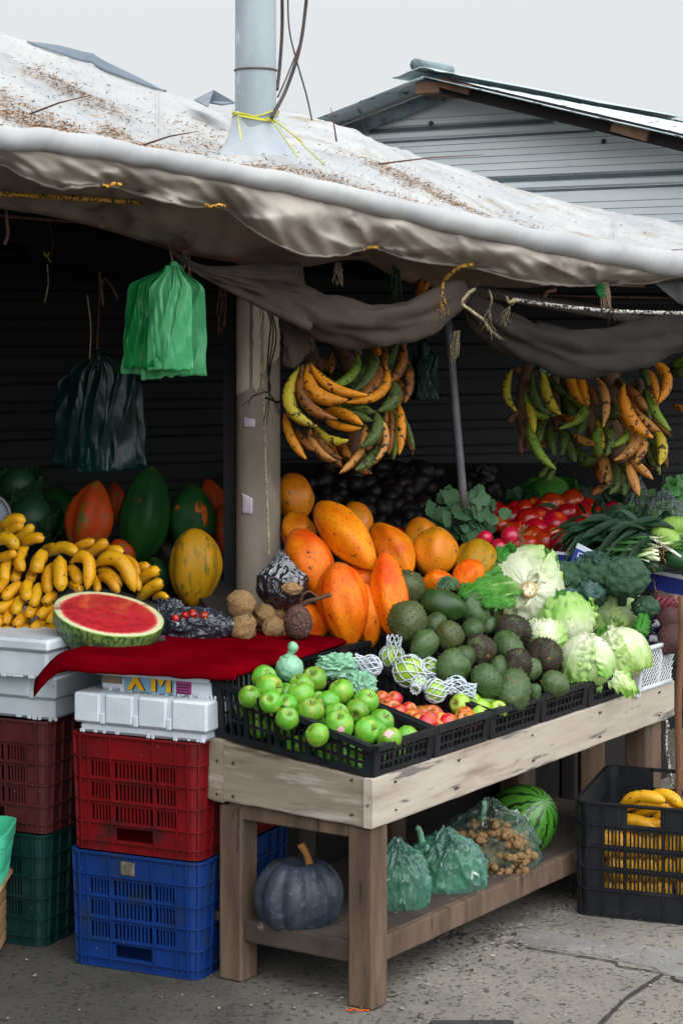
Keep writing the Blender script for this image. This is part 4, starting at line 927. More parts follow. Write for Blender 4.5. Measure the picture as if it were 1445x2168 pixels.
for i, (x, y, r) in enumerate(G1):
    p = onplane(430+x/3.61, 1330+y/3.61, .648, .30); hid = r < 80; sc = 2*(94 if hid else r)/3.61*mpp(p.y)
    p = p+(V(0, .03, -.022) if hid else V(0, .012, 0))
    lb = LAB_G; gr = 'green apples heaped in the corner crate'
    if i == 14: lb = 'green apple with a red and white sticker facing out near the crate edge'; gr = None
    if i == 11: lb = 'green apple with a small red sticker on its shoulder, behind the stemmed apple'; gr = None
    if i == 19: lb = 'green apple with a pink sticker nearest the front right crate corner'; gr = None
    o = put(AG, p, fac.get(i) or gdir(), sc, lb, 'apple', 'green apples heaped in the corner crate')
    if i in (11, 14, 19):
        dd = {11: V(-.55, -.72, .25), 14: V(.08, -.92, -.12), 19: V(-.1, -.72, .5)}[i].normalized()
        a, b = dd.orthogonal().normalized(), None; b = dd.cross(a); mb = MB()
        ws = (.022, .015, .020)[(11, 14, 19).index(i)] if i != 11 else .010
        ri = o.rotation_quaternion.inverted()
        def fn(u, v): 
            q = (a*(u-.5)*ws+b*(v-.5)*ws)/sc; q = dd*.5+q; return ri @ (q.normalized()*.518)
        mb.grid(4, 4, fn); st = mb.build('sticker', 'sticker', None); st.parent = o
low = [(320, 600, 85), (400, 660, 80), (430, 760, 90), (540, 640, 85), (610, 760, 100), (690, 900, 80), (735, 900, 85), (850, 850, 100), (930, 980, 85), (1000, 950, 85), (1090, 960, 105), (1190, 1065, 70), (1150, 900, 80)]
for x, y, r in low:
    p = ons(430+x/3.61, 1330+y/3.61, .055); put(AG, p, gdir(), 2*r/3.61*mpp(p.y), 'green apple seen through the slatted side of the corner crate', 'apple', 'green apples low in the corner crate')
for k in range(10):
    p = tb(R.uniform(.1, .24), R.uniform(.05, .42), .64+R.uniform(0, .02)); p.z += .08*R.random()*.3; put(AG, p, gdir(), .066, 'green apple seen through the slatted side of the corner crate', 'apple', 'green apples low in the corner crate')
for x, y in ((60, 980), (130, 1085), (330, 960), (430, 910), (310, 1010), (380, 1030)):
    p = ons(730+x/3.61, 1330+y/3.61, .1) if x < 200 else tb(.10+.1*(x-300)/100, .05, .615+(960-y)*.0002); put(AG, p, gdir(), .066, 'green apple seen through the slatted side of the corner crate', 'apple', 'green apples low in the corner crate')
LAB_R = 'red and yellow apple heaped in the second black crate'
for x, y, r in [(275, 545, 66), (375, 550, 66), (290, 640, 66), (365, 625, 75), (405, 655, 74), (490, 630, 64), (515, 690, 68), (560, 725, 76), (645, 705, 76), (785, 735, 84), (915, 680, 80), (320, 590, 64), (600, 670, 66)]:
    p = onplane(730+x/3.61, 1330+y/3.61, .615, .27)+V(0, .01, 0); put(AR, p, gdir(), 2*r/3.61*mpp(p.y), LAB_R, 'apple', 'red apples in the second crate')
for k in range(12):
    p = tb(R.uniform(.32, .54), R.uniform(.045, .3), 0); p.z = zb(p.y*0+.1)+.035+R.uniform(0, .02); put(AR, p, gdir(), .062, LAB_R, 'apple', 'red apples in the second crate')
LAB_P = 'pale yellow green apple at the front of the netted apple crate'
for x, y, r in [(880, 590, 85), (975, 560, 66), (1035, 615, 76), (1090, 560, 76), (1170, 628, 74), (1035, 660, 70)]:
    p = onplane(730+x/3.61, 1330+y/3.61, .63, .27)+V(0, .01, 0); put(AP, p, gdir(), 2*r/3.61*mpp(p.y), LAB_P, 'apple', 'pale apples in the third crate')
for k in range(7):
    p = tb(R.uniform(.62, .82), R.uniform(.045, .12), .612); put(AP, p, gdir(), .064, LAB_P, 'apple', 'pale apples in the third crate')
# foam netted apples
def net(R_, ln, open_=True, seed=0, squash=1.):
    """sleeve of diamond foam mesh round an apple, tapering to a gathered end"""
    mb = MB(); n = 9
    def pt(a, h):    # h 0..1 along the sleeve
        if h < .62: ph = lerp(.35, 2.55, h/.62); r = R_*math.sin(ph)*1.04; z = -R_*math.cos(ph)
        else: k = (h-.62)/.38; r = R_*.58*(1-.25*k+.5*k*k*(.6 if open_ else 0)); z = R_*.83+ln*k
        r *= 1+.05*nz((math.cos(a), math.sin(a), h*4), 2, seed); return V(r*math.cos(a), r*math.sin(a)*squash, z)
    for sg in (1, -1):
        for k in range(n):
            mb.tube([pt(2*math.pi*k/n+sg*h*2.1, h) for h in [i/22 for i in range(23)]], .0019, 5, cap=False)
    return mb
NT = [((360, 235), 95, V(.1, -.3, 1), 1, 'standing white foam net holding a green apple against the crate back'), ((490, 345), 122, V(.6, -.5, -.25), 1, 'largest white foam net with a green apple showing through its mesh'), ((690, 495), 88, V(.8, .1, .2), 1, 'white foam net with a pale apple lying in front of the others'),
      ((195, 300), 80, V(-.9, .2, .3), 0, 'crumpled empty white foam net at the left corner of the crate'), ((640, 335), 92, V(.8, .3, -.3), 1, 'white foam net with frayed end behind the largest netted apple'), ((845, 475), 92, V(.8, -.1, -.1), 0, 'stretched empty white foam net lying nearest the soursops'), ((565, 440), 62, V(-.3, -.8, -.3), 1, 'small brownish apple half out of its white foam net')]
for i, ((x, y), r, d, full, lb) in enumerate(NT):
    p = onplane(730+x/3.61, 1330+y/3.61, .65, .30)+V(0, .01, .004); rr = r/3.61*mpp(p.y)
    mb = net(rr, rr*.9, True, i, .8 if not full else 1.); mb.xf(Matrix.Translation(p) @ orient(d, R.random()*6)); single(mb, 'foam_net', 'net', lb, 'foam net', 'white foam fruit nets')
    if full: put(AP, p, gdir(), rr*1.86, 'green apple inside a white foam net', 'apple', 'apples in foam nets')
    else:
        mb = net(rr*.8, rr*.7, True, i+20, .7); mb.xf(Matrix.Translation(p+V(.01, .01, -.006)) @ orient(d, R.random()*6)); single(mb, 'foam_net', 'net', 'crumpled empty foam net under another in the apple crate', 'foam net', 'white foam fruit nets')
# pale green wrapping among the apples
def crumple(c, sx_, sy_, sz_, seed, amp=.25, nu=36, nv=24):
    mb = MB()
    def fn(th, ph):
        d = V(math.sin(ph)*math.cos(th), math.sin(ph)*math.sin(th), math.cos(ph))
        k = 1+amp*((1-abs(nz(d, 2.2, seed)))**2-.6)+amp*.6*nz(d, 5.5, seed+3)
        return Vector(c)+V(d.x*sx_*k, d.y*sy_*k, d.z*sz_*k)
    return mb.ball(fn, nu, nv)
p = onplane(430+660/3.61, 1330+305/3.61, .66, .32); r = 102/3.61*mpp(p.y); mb = crumple(p, r, r, r*1.0, 3, .16)
mb.tube(spline([p+V(0, 0, r*.8), p+V(.004, 0, r*1.2), p+V(.010, -.004, r*1.55), p+V(.0, -.01, r*1.75)], 4), [.02, .016, .011, .009, .010, .011, .011, .012, .014, .014, .013, .012, .010][:13], 8); single(mb, 'wrapped_fruit', 'bagpale', 'fruit wrapped in pale green film with a twisted top among the apples', 'wrapped fruit')
for (x, y, w, h, lb, sd_) in [(1030, 290, 150, 85, 'crumpled pale green plastic wrap at the back of the apple crate', 5), (1215, 435, 95, 95, 'crumpled pale green plastic wrap beside the red apples', 8)]:
    p = onplane(430+x/3.61, 1330+y/3.61, .63, .30); k = mpp(p.y)/3.61; mb = crumple(p, w*k, w*k*.6, h*k, sd_, .5, 56, 36); single(mb, 'plastic_wrap', 'bagpale', lb, 'plastic wrap', auto=25)

# ---------------------------------------------------------------- soursops and avocados
def sop(seed, m, spikes=170, stem=True, name='soursop', elong=1.15):
    def surf(th, ph):
        d = V(math.sin(ph)*math.cos(th), math.sin(ph)*math.sin(th), math.cos(ph))
        k = 1+.10*nz(d, 1.6, seed)-.10*max(0, d.z)**3; k *= 1-.06*max(0, d.z-.85)*6
        return V(d.x*k, d.y*k, d.z*k*elong)*.5
    mb = MB(); mb.ball(surf, 26, 18, lambda th, ph: .3+.4*nz((math.cos(th), math.sin(th), ph), 2, seed)); ga = 2.39996
    for i in range(spikes):
        z = 1-2*(i+.5)/spikes; ph = math.acos(z); th = i*ga+R.uniform(-.06, .06); p = surf(th, ph); e = .012
        a = surf(th+.08, ph)-p; b = surf(th, ph+.08)-p; n = b.cross(a).normalized()
        if n.dot(p) < 0: n = -n
        a = n.orthogonal().normalized(); b = n.cross(a); tip = p+n*R.uniform(.038, .060)+V(0, 0, -.014)
        s_ = .027; mb.add([p+a*s_-n*.004, p+b*s_-n*.004, p-a*s_-n*.004, p-b*s_-n*.004, tip], [(0, 1, 4), (1, 2, 4), (2, 3, 4), (3, 0, 4)], [.8, .8, .8, .8, 1.])
    t = thing(name, 'x', name, (0, 0, 0)); mb.build('skin', m, t)
    if stem: mb = MB(); c = surf(0, 0); mb.tube([c-V(0, 0, .02), c+V(0, 0, .012)], [.045, .035], 8); mb.build('stem', 'soursopstem', t)
    return t
SP = {'g': [sop(1, 'soursop'), sop(2, 'soursop', elong=1.3)], 'b': [sop(3, 'soursopbrown', 210), sop(4, 'soursopbrown', 210, elong=1.25)], 'o': [sop(5, 'soursopolive', 120, elong=1.05), sop(6, 'soursopolive', 160)], 'a': [sop(7, 'avocadoskin', 0, False, 'avocado', 1.55)], 'd': [sop(8, 'soursop', 60, elong=1.2)]}
SL = [(220, 290, 122, 'o', V(.2, -.3, .9), 0, 'round olive soursop on top of the left of the heap, against the papayas'), (210, 530, 138, 'o', V(.1, .5, 1), 0, 'large speckled olive soursop below the topmost one at the left'), (460, 415, 120, 'a', V(-.95, .3, .25), 0, 'smooth dark green avocado with yellowish end on the heap'),
      (680, 440, 122, 'd', V(-.6, .2, .75), 0, 'oval green soursop under the dark lettuce leaves'), (520, 640, 108, 'o', V(.2, .3, .9), 0, 'brownish soursop with tight dimples left of the heap centre'), (690, 590, 82, 'g', V(.3, .6, .4), .02, 'green soursop half hidden at the heap centre'),
      (745, 745, 115, 'b', V(.42, -.85, -.25), 0, 'purple brown soursop with orange stem scar pointing forward'), (975, 600, 115, 'b', V(-.85, -.1, .3), 0, 'dark purple soursop lying beside the white lettuce'), (945, 720, 105, 'g', V(-.4, .5, .5), .02, 'spiny green soursop in the middle of the heap'),
      (1205, 790, 135, 'b', V(.15, -.95, .05), 0, 'dark brown spiny soursop with round stem scar facing the camera'), (790, 965, 118, 'g', V(-.55, .2, .65), -.01, 'grey green spiny soursop above the pale apples'), (985, 1040, 125, 'g', V(-.2, -.6, -.7), -.02, 'grey green soursop resting on the crate rim, stem scar below'),
      (1005, 860, 110, 'b', V(.2, -.3, .9), .0, 'brown topped soursop between the two spiny ones'), (1110, 880, 80, 'g', V(.3, .3, .9), .0, 'pale olive spiny soursop left of the dark brown one'), (1280, 990, 98, 'd', V(-.9, -.1, .2), -.02, 'smooth grey green soursop beside the front lettuce on the rim'),
      (1140, 1045, 48, 'g', V(.1, .2, 1), -.02, 'smallest soursop wedged on the crate rim'), (545, 865, 128, 'd', V(.3, .4, .6), .02, 'large dark green soursop behind the foam nets'), (340, 700, 100, 'd', V(.5, .4, .6), .03, 'dark green soursop in shade at the left of the heap'),
      (420, 560, 85, 'd', V(.5, .4, .6), .06, 'dark soursop buried under the avocado'), (620, 800, 90, 'd', V(.5, .4, .6), .06, 'dark soursop buried behind the purple brown one'), (870, 880, 90, 'd', V(.2, .4, .6), .06, 'dark soursop buried under the brown topped one'), (800, 560, 60, 'd', V(.2, .4, .6), .05, 'dark soursop buried beside the dark purple one')]
SC = {}
for x, y, r, k, d, dy, lb in SL:
    p = onplane(800+x/3.44, 1160+y/3.44, .66, .56)+V(0, dy, 0)
    if dy: p = at(800+x/3.44, 1160+y/3.44, p.y)
    pr = SP[k]; i = SC.get(k, 0); SC[k] = i+1; o = pr[i % len(pr)]
    if o.name in USED: o = dup(o)
    else: USED.add(o.name)
    k_ = 2*r/3.44*mpp(p.y)*.99; tag(place(o, p, d, R.random()*6, (k_*R.uniform(.9, 1.04), k_*R.uniform(.94, 1.06), k_*R.uniform(.96, 1.1))), lb, 'soursop' if k != 'a' else 'avocado', 'soursops heaped on the table')
# ---------------------------------------------------------------- papayas
def papaya(seed, m, lobes=.05, neck=.25):
    def fn(th, ph):
        u = .5-.5*math.cos(ph)   # 0 stem .. 1 blossom end
        prof = math.sin(math.pi*min(1, u**.82))**.62*(1-neck*(1-u)**1.6)
        k = 1+lobes*1.5*math.cos(5*th+seed)*math.sin(ph)**1.5-lobes*1.9*max(0, math.cos(2.5*th+seed))**18*math.sin(ph)
        k *= 1+.10*nz((math.cos(th), math.sin(th), u*2), 1.1, seed)+.03*nz((math.cos(th)*2, math.sin(th)*2, u*5), 1.2, seed)
        return V(.5*prof*k*math.cos(th), .5*prof*k*math.sin(th), .5-u)
    t = thing('papaya', 'x', 'papaya', (0, 0, 0)); mb = MB(); mb.ball(fn, 40, 26, lambda th, ph: .5-.5*math.cos(ph)); mb.build('skin', m, t)
    mb = MB(); mb.tube([V(0, 0, .485), V(0, 0, .503)], [.035, .028], 8); mb.build('stem_scar', 'stemdark', t)
    return t
PM = {'o': 'papayaorange', 'r': 'papayaripe', 'g': 'papayagreen', 'y': 'papayayellow', 'R': 'papayared'}
# stem end, blossom end (pixels), width px, depth stem/blossom, material, lobes, label
PP = [((712, 1190), (742, 1372), 108, 6.02, 5.98, 'o', .05, 'upright bright orange papaya standing at the corner of the red cloth'), ((768, 1232), (785, 1372), 72, 6.06, 6.03, 'o', .05, 'narrow orange papaya pressed against the upright one at the right'),
      ((622, 1122), (690, 1262), 108, 6.15, 6.05, 'o', .03, 'smooth orange papaya leaning behind the tied black bag'), ((672, 1066), (792, 1205), 92, 6.25, 6.1, 'o', .04, 'long orange papaya lying diagonally on top of the heap'),
      ((812, 1166), (836, 1352), 92, 6.1, 6.0, 'o', .05, 'orange papaya with pointed top next to the soursops'), ((790, 1112), (868, 1215), 92, 6.38, 6.25, 'o', .04, 'orange papaya behind the pointed one with white sticker mark'), ((612, 1003), (632, 1104), 92, 6.52, 6.45, 'r', .03, 'speckled yellow papaya beside the right side of the pole'),
      ((612, 1088), (650, 1160), 82, 6.35, 6.25, 'o', .05, 'orange papaya squeezed between pole and heap'), ((925, 1118), (915, 1222), 108, 6.4, 6.3, 'r', .04, 'round orange papaya with its tip towards the camera, right of the heap'), ((880, 1100), (905, 1180), 84, 6.6, 6.5, 'r', .03, 'greenish orange papaya behind the round one'),
      ((1022, 1150), (988, 1232), 88, 6.42, 6.3, 'y', .05, 'yellow pear shaped papaya below the radishes'), ((925, 1208), (925, 1260), 72, 6.25, 6.2, 'o', .04, 'orange papaya peeking over the soursops'), ((1015, 1192), (965, 1250), 70, 6.28, 6.2, 'o', .04, 'orange papaya under the yellow pear shaped one'),
      ((640, 1280), (650, 1372), 110, 6.08, 6.02, 'o', .04, 'orange papaya low behind the dark root on the cloth'), ((740, 1066), (772, 1130), 70, 6.55, 6.45, 'r', .03, 'yellow papaya hidden behind the diagonal one'), ((748, 1192), (790, 1270), 60, 6.16, 6.12, 'o', .05, 'small orange papaya behind the upright one'), ((850, 1215), (872, 1262), 60, 6.25, 6.2, 'o', .04, 'orange papaya wedged behind the topmost soursop'),
      ((208, 1018), (172, 1180), 112, 6.4, 6.35, 'R', .05, 'reddish orange and green papaya standing in the shade'), ((322, 988), (288, 1200), 122, 6.45, 6.4, 'g', .05, 'tallest dark green papaya with orange streak at the top'), ((408, 1026), (404, 1190), 104, 6.5, 6.45, 'g', .04, 'dark green papaya behind the yellow one'),
      ((412, 1118), (412, 1290), 112, 6.2, 6.18, 'y', .05, 'ribbed yellow papaya standing left of the pole'), ((438, 1014), (470, 1120), 62, 6.7, 6.7, 'R', .04, 'small orange papaya far back left of the pole'), ((470, 1068), (488, 1190), 70, 6.6, 6.55, 'R', .04, 'orange papaya half hidden by the left side of the pole'),
      ((245, 1142), (272, 1215), 60, 6.3, 6.3, 'R', .04, 'small reddish papaya behind the banana heap'), ((240, 1020), (250, 1110), 56, 6.75, 6.75, 'R', .03, 'brownish papaya in deep shade between the tall ones'), ((325, 1180), (345, 1260), 62, 6.3, 6.3, 'g', .04, 'small green papaya behind the right end of the bananas'), ((120, 1030), (110, 1150), 100, 6.75, 6.7, 'g', .04, 'green papaya lost in the shade at the left')]
for i, (a, b, w, ya, yb, k, lo, lb) in enumerate(PP):
    p, q = at(*a, ya), at(*b, yb); L = (p-q).length; d = (p-q).normalized(); ww = w*mpp((ya+yb)/2)
    o = papaya(i*1.7, PM[k], lo, .16+.34*((i*37 % 10)/10)); place(o, (p+q)/2, d, R.random()*6, (ww*1.06, ww*1.06, L)); tag(o, lb, 'papaya', 'papayas standing and heaped on the benches')
# ---------------------------------------------------------------- bananas and plantains
def finger(mb, a, c, b, w, pent=.09, pl=False):
    if pl:
        ts = [0, .05, .12, .22, .35, .5, .65, .78, .88, .95, .985, 1]; rs = [.30, .34, .55, .86, 1, 1.02, .98, .84, .58, .32, .22, .12]
        k = .07; a2 = a+(a-c).normalized()*(b-a).length*k; b2 = b+(b-c).normalized()*(b-a).length*k
        mb.tube([bez(a2, c, b2, t) for t in ts], [w*.46*r for r in rs], 12, sq=lambda al, u: 1+.10*math.cos(5*al)); return mb
    n = 12; pts = [bez(a, c, b, i/n) for i in range(n+1)]
    def rr(t): return w*.5*min(1, (.26+.74*(t/.22)**1.2) if t < .22 else 1)*((1 if t < .80 else max(.14, 1-((t-.80)/.2)**1.7*.86)))
    ts = [0, .05, .12, .2, .32, .45, .58, .7, .8, .87, .92, .955, .965, 1.]
    mb.tube([bez(a, c, b, t) for t in ts], [rr(t) if t < .96 else w*.10 for t in ts], 10, sq=lambda al, u: 1+pent*math.cos(5*al))
    return mb
def arc_ts(): return None
def bunch(name, label, cat, group, items, zx, zy, sc, Y0, depth_step, part, mats_, crown=None, wk=1., tipy=-.05):
    ps = []
    if part == 'plantain' and len(items) > 8:
        rq = random.Random(len(items)); base_ = list(items); fill = []
        for q in range(int(len(items)*.9)):
            s_ = rq.choice(base_); ox, oy = rq.uniform(-70, 70), rq.uniform(-60, 60); fl = rq.choice((-1, 1)); mx_ = (s_[0]+s_[4])/2
            fill.append((s_[0]+ox, s_[1]+oy, (s_[2] if fl > 0 else 2*mx_-s_[2])+ox, s_[3]+oy+20, s_[4]+ox, s_[5]+oy, s_[6]*.92, rq.choice('ddbbgytdb'), .10+.05*rq.random()+i0*0 if False else .10+.05*rq.random()))
        fill = [f for f in fill if min(b_[1] for b_ in base_)-30 < f[1] and f[5] < max(b_[5] for b_ in base_)+10 and min(min(b_[0], b_[4]) for b_ in base_)-10 < min(f[0], f[4]) and max(f[0], f[4]) < max(max(b_[0], b_[4]) for b_ in base_)+10]
        items = fill+base_; Y0 += depth_step*len(fill)
    for i, it in enumerate(items):
        (x1, y1, xc, yc, x2, y2, w, m) = it[:8]; dy = it[8] if len(it) > 8 else 0
        Y = Y0-depth_step*i+dy; f = lambda x, y, yy: at(zx+x/sc, zy+y/sc, yy)
        a = f(x1, y1, Y+.02); b = f(x2, y2, Y+tipy)
        c = (f(2*xc-(x1+x2)/2, 2*yc-(y1+y2)/2, Y-.02) if it[9:] else f(xc*1.35-(x1+x2)*.175, yc*1.35-(y1+y2)*.175, Y-.02))
        ps.append((a, c, b, w/sc*mpp(Y)*wk*(.90 if part == 'plantain' else 1), m))
    base = sum((p[0] for p in ps), V(0, 0, 0))/len(ps); base = V(base.x, base.y, min(min(p[0].z, p[2].z) for p in ps))
    t = thing(name, label, cat, base, group)
    for a, c, b, w, m in ps: mb = MB(); finger(mb, a, c, b, w, pl=part == 'plantain'); mb.build(part, mats_[m], t)
    if crown:
        for pts, r in crown:
            P = [at(zx+x/sc, zy+y/sc, Y0+.015+(q[0] if q else 0)) for x, y, *q in pts]; P = spline(P, 5); mb = MB()
            mb.tube(P, [r*(1+.25*nz((i*.7, r*90, 0), 1)) for i in range(len(P))], 9); mb.build('stalk' if r > .012 else 'stub', 'plstalk', t)
    return t
BM = {'b': 'banana'}
def B_(x1, y1, xc, yc, x2, y2, w, dy=0): return (x1, y1, xc, yc, x2, y2, w, 'b', dy)
ZB = (0, 980, 3.905); GRB = 'bunches of ripe bananas on the foam box'
bunch('banana_bunch', 'banana bunch highest at the left edge of the heap', 'bananas', GRB, [B_(0, 565, 100, 440, 215, 500, 95), B_(20, 600, 110, 540, 205, 515, 85), B_(115, 655, 190, 590, 285, 510, 85), B_(165, 700, 260, 610, 372, 635, 90), B_(-60, 680, 70, 590, 145, 725, 110, -.05), B_(-40, 800, 60, 770, 145, 735, 80, -.04)], *ZB, 6.02, .012, 'banana', BM, tipy=-.03)
bunch('banana_bunch', 'banana bunch hanging over the middle of the heap, fingers pointing down', 'bananas', GRB, [B_(330, 735, 420, 690, 465, 705, 70, .08), B_(395, 775, 520, 665, 655, 770, 100, .04), B_(590, 760, 640, 680, 795, 650, 85, .06), B_(665, 800, 770, 720, 900, 645, 100, .06), B_(235, 700, 130, 780, 205, 900, 100), B_(385, 735, 310, 800, 310, 915, 120, -.02), B_(110, 750, 30, 850, 45, 1020, 100), B_(165, 850, 140, 920, 118, 985, 90, .02), B_(300, 850, 270, 920, 245, 985, 90, .02), B_(430, 830, 380, 950, 412, 1090, 95, -.02), B_(495, 770, 495, 900, 508, 1070, 115, -.03), B_(570, 860, 620, 900, 665, 1010, 100), B_(580, 830, 760, 720, 715, 1065, 105, -.02), B_(760, 920, 800, 980, 805, 1075, 70, .03)], *ZB, 5.96, .003, 'banana', BM)
bunch('banana_bunch', 'banana bunch at the right end of the heap behind the cut watermelon', 'bananas', GRB, [B_(815, 810, 890, 710, 1030, 745, 90, .05), B_(980, 800, 1110, 790, 1150, 960, 70, .04), B_(1100, 900, 1160, 860, 1238, 862, 85, .04), B_(800, 900, 900, 890, 1010, 1030, 90), B_(810, 960, 900, 920, 985, 1085, 90, -.02), B_(775, 860, 1010, 720, 1115, 1085, 125, -.02), B_(1020, 830, 1110, 900, 1150, 1070, 80), B_(1150, 1010, 1220, 900, 1325, 900, 95, .02), B_(1140, 1140, 1230, 1030, 1355, 985, 100), B_(1270, 1130, 1320, 1080, 1392, 1120, 60)], *ZB, 5.98, .004, 'banana', BM)
bunch('banana_bunch', 'banana bunch in the lower left of the heap with tips towards the camera', 'bananas', GRB, [B_(200, 1000, 100, 1040, 22, 1135, 95), B_(260, 970, 200, 1040, 240, 1140, 100), B_(350, 1000, 290, 1080, 285, 1195, 105), B_(60, 960, 10, 1010, -30, 1060, 90), B_(150, 1140, 60, 1160, -20, 1230, 95), B_(210, 1100, 140, 1160, 130, 1258, 100), B_(340, 1160, 260, 1200, 238, 1285, 100), B_(470, 1080, 400, 1110, 378, 1165, 90), B_(560, 1010, 640, 1000, 660, 1080, 80, .03)], *ZB, 5.9, .002, 'banana', BM)
bunch('banana_bunch', 'lowest banana bunch resting on the foam box lid at the left', 'bananas', GRB, [B_(140, 1220, 60, 1260, 42, 1335, 95), B_(260, 1240, 170, 1290, 130, 1355, 100), B_(440, 1170, 370, 1220, 322, 1280, 90), B_(60, 1270, 0, 1290, -30, 1350, 90), B_(120, 1340, 60, 1370, 20, 1410, 80), B_(240, 1330, 180, 1370, 120, 1410, 80), B_(400, 1290, 320, 1330, 260, 1390, 90), B_(500, 1190, 450, 1260, 400, 1330, 90, .02), B_(330, 1370, 420, 1380, 480, 1360, 80)], *ZB, 5.88, .002, 'banana', BM)
for i in range(14):
    pass
# hanging plantains
PLM = {'o': 'plorange', 'b': 'plbrown', 'g': 'plgreen', 'd': 'pldark', 'y': 'plyg', 't': 'pltan'}
P_ = lambda *a: a
bunch('plantain_bunch', 'large hanging bunch of orange and green plantains right of the pole', 'plantains', None, [
    P_(1260, 390, 1310, 600, 1250, 780, 110, 'b'), P_(1030, 250, 1045, 350, 1040, 445, 90, 'b'), P_(1220, 235, 1240, 450, 1110, 590, 125, 'b'), P_(1100, 830, 1130, 1050, 1090, 1285, 95, 'b'), P_(1235, 950, 1290, 1100, 1330, 1250, 60, 'd'), P_(1180, 820, 1230, 1050, 1190, 1290, 105, 'o'), P_(520, 330, 500, 430, 510, 500, 110, 'b'), P_(910, 250, 960, 270, 990, 330, 90, 'o'),
    P_(880, 240, 1000, 480, 740, 700, 155, 'd'), P_(780, 340, 770, 560, 520, 640, 120, 'g'), P_(950, 400, 1030, 620, 740, 770, 150, 'b'), P_(1120, 590, 1190, 780, 1000, 880, 160, 'd'), P_(1060, 460, 1090, 750, 690, 800, 115, 'o'), P_(640, 830, 780, 860, 930, 900, 120, 'd'), P_(540, 850, 740, 930, 900, 980, 115, 'd'), P_(600, 1180, 640, 1290, 700, 1340, 120, 'b'), P_(500, 1180, 530, 1330, 610, 1430, 110, 'b'), P_(850, 1030, 860, 1130, 815, 1230, 90, 't'),
    P_(440, 960, 600, 1060, 790, 1060, 90, 'o'), P_(470, 880, 650, 900, 810, 1010, 120, 'o'), P_(370, 1050, 460, 1200, 670, 1180, 115, 'y'), P_(960, 910, 1010, 1110, 830, 1230, 155, 'd'), P_(980, 940, 1120, 1170, 955, 1375, 85, 't'), P_(960, 1250, 920, 1390, 770, 1460, 135, 'd'), P_(840, 1240, 760, 1370, 615, 1490, 95, 't'), P_(735, 1440, 830, 1470, 905, 1500, 60, 't'),
    P_(180, 1080, 230, 1190, 340, 1270, 100, 'b'), P_(60, 940, 100, 1170, 250, 1340, 115, 'o'), P_(310, 1080, 330, 1260, 540, 1370, 105, 't'), P_(350, 1050, 430, 1270, 600, 1350, 80, 'b'), P_(190, 480, 0, 860, 345, 1030, 160, 'y'), P_(230, 470, 190, 850, 540, 960, 155, 'b'), P_(285, 460, 300, 770, 650, 780, 185, 'o'), P_(330, 450, 480, 690, 845, 730, 120, 'o')], 590, 680, 4.661, 6.22, .006, 'plantain', PLM,
    [([(270, 60, .05), (300, 250, .02), (330, 380, -.15), (350, 470, -.18)], .022), ([(330, 370, -.16), (440, 430, -.2)], .016), ([(600, 200, .1), (720, 480, .0), (720, 900, -.02), (760, 1350, -.05)], .03), ([(740, 180), (790, 340)], .012), ([(285, 50, .04), (340, 330, -.1)], .008), ([(1240, 200), (1225, 300)], .008)])
bunch('plantain_bunch', 'hanging bunch of yellow green plantains on a bare stalk, leftmost of the right pair', 'plantains', 'hanging plantain bunches at the right', [
    P_(430, 890, 390, 930, 365, 955, 65, 'd'), P_(475, 890, 450, 940, 425, 985, 60, 'd'), P_(380, 560, 350, 620, 360, 690, 95, 'd'), P_(150, 160, 75, 330, 175, 455, 80, 'y'), P_(250, 330, 310, 510, 445, 495, 90, 'g'), P_(310, 200, 310, 430, 470, 495, 95, 'd'), P_(390, 160, 400, 370, 505, 480, 95, 'y'), P_(270, 400, 300, 480, 320, 620, 80, 'y'), P_(285, 560, 310, 760, 465, 890, 90, 'g')], 1040, 740, 3.568, 6.75, .008, 'plantain', PLM,
    [([(300, 60), (240, 250), (220, 470), (245, 620), (255, 760)], .018), ([(240, 240), (310, 275, -.04)], .012), ([(210, 450), (150, 520, -.03), (140, 545, -.03)], .011), ([(240, 620), (215, 700, -.03), (222, 780, -.04)], .009), ([(250, 640), (280, 740, -.04)], .009), ([(230, 540), (285, 565, -.04)], .011), ([(170, 160), (205, 150, -.02)], .012)])
bunch('plantain_bunch', 'hanging bunch of dark green plantains in the middle of the right group', 'plantains', 'hanging plantain bunches at the right', [
    P_(430, 560, 440, 680, 470, 790, 100, 'd'), P_(520, 580, 560, 690, 530, 790, 100, 'd'), P_(430, 220, 480, 300, 575, 335, 80, 'd'), P_(520, 330, 600, 430, 640, 560, 110, 'd'), P_(560, 670, 580, 760, 630, 840, 100, 'd'), P_(640, 720, 690, 870, 785, 830, 110, 'd'), P_(690, 420, 710, 540, 655, 630, 90, 'd'), P_(560, 350, 790, 460, 520, 595, 100, 'g'), P_(600, 165, 590, 300, 695, 405, 95, 'o'), P_(650, 170, 690, 290, 725, 410, 80, 'o'), P_(700, 250, 760, 320, 795, 410, 70, 'b'), P_(620, 640, 690, 700, 775, 715, 70, 't'), P_(480, 500, 560, 530, 620, 520, 70, 'b')], 1040, 740, 3.568, 6.85, .008, 'plantain', PLM,
    [([(480, 60), (470, 330), (500, 620)], .02), ([(760, 390), (745, 520, -.03), (755, 660, -.04)], .018)])
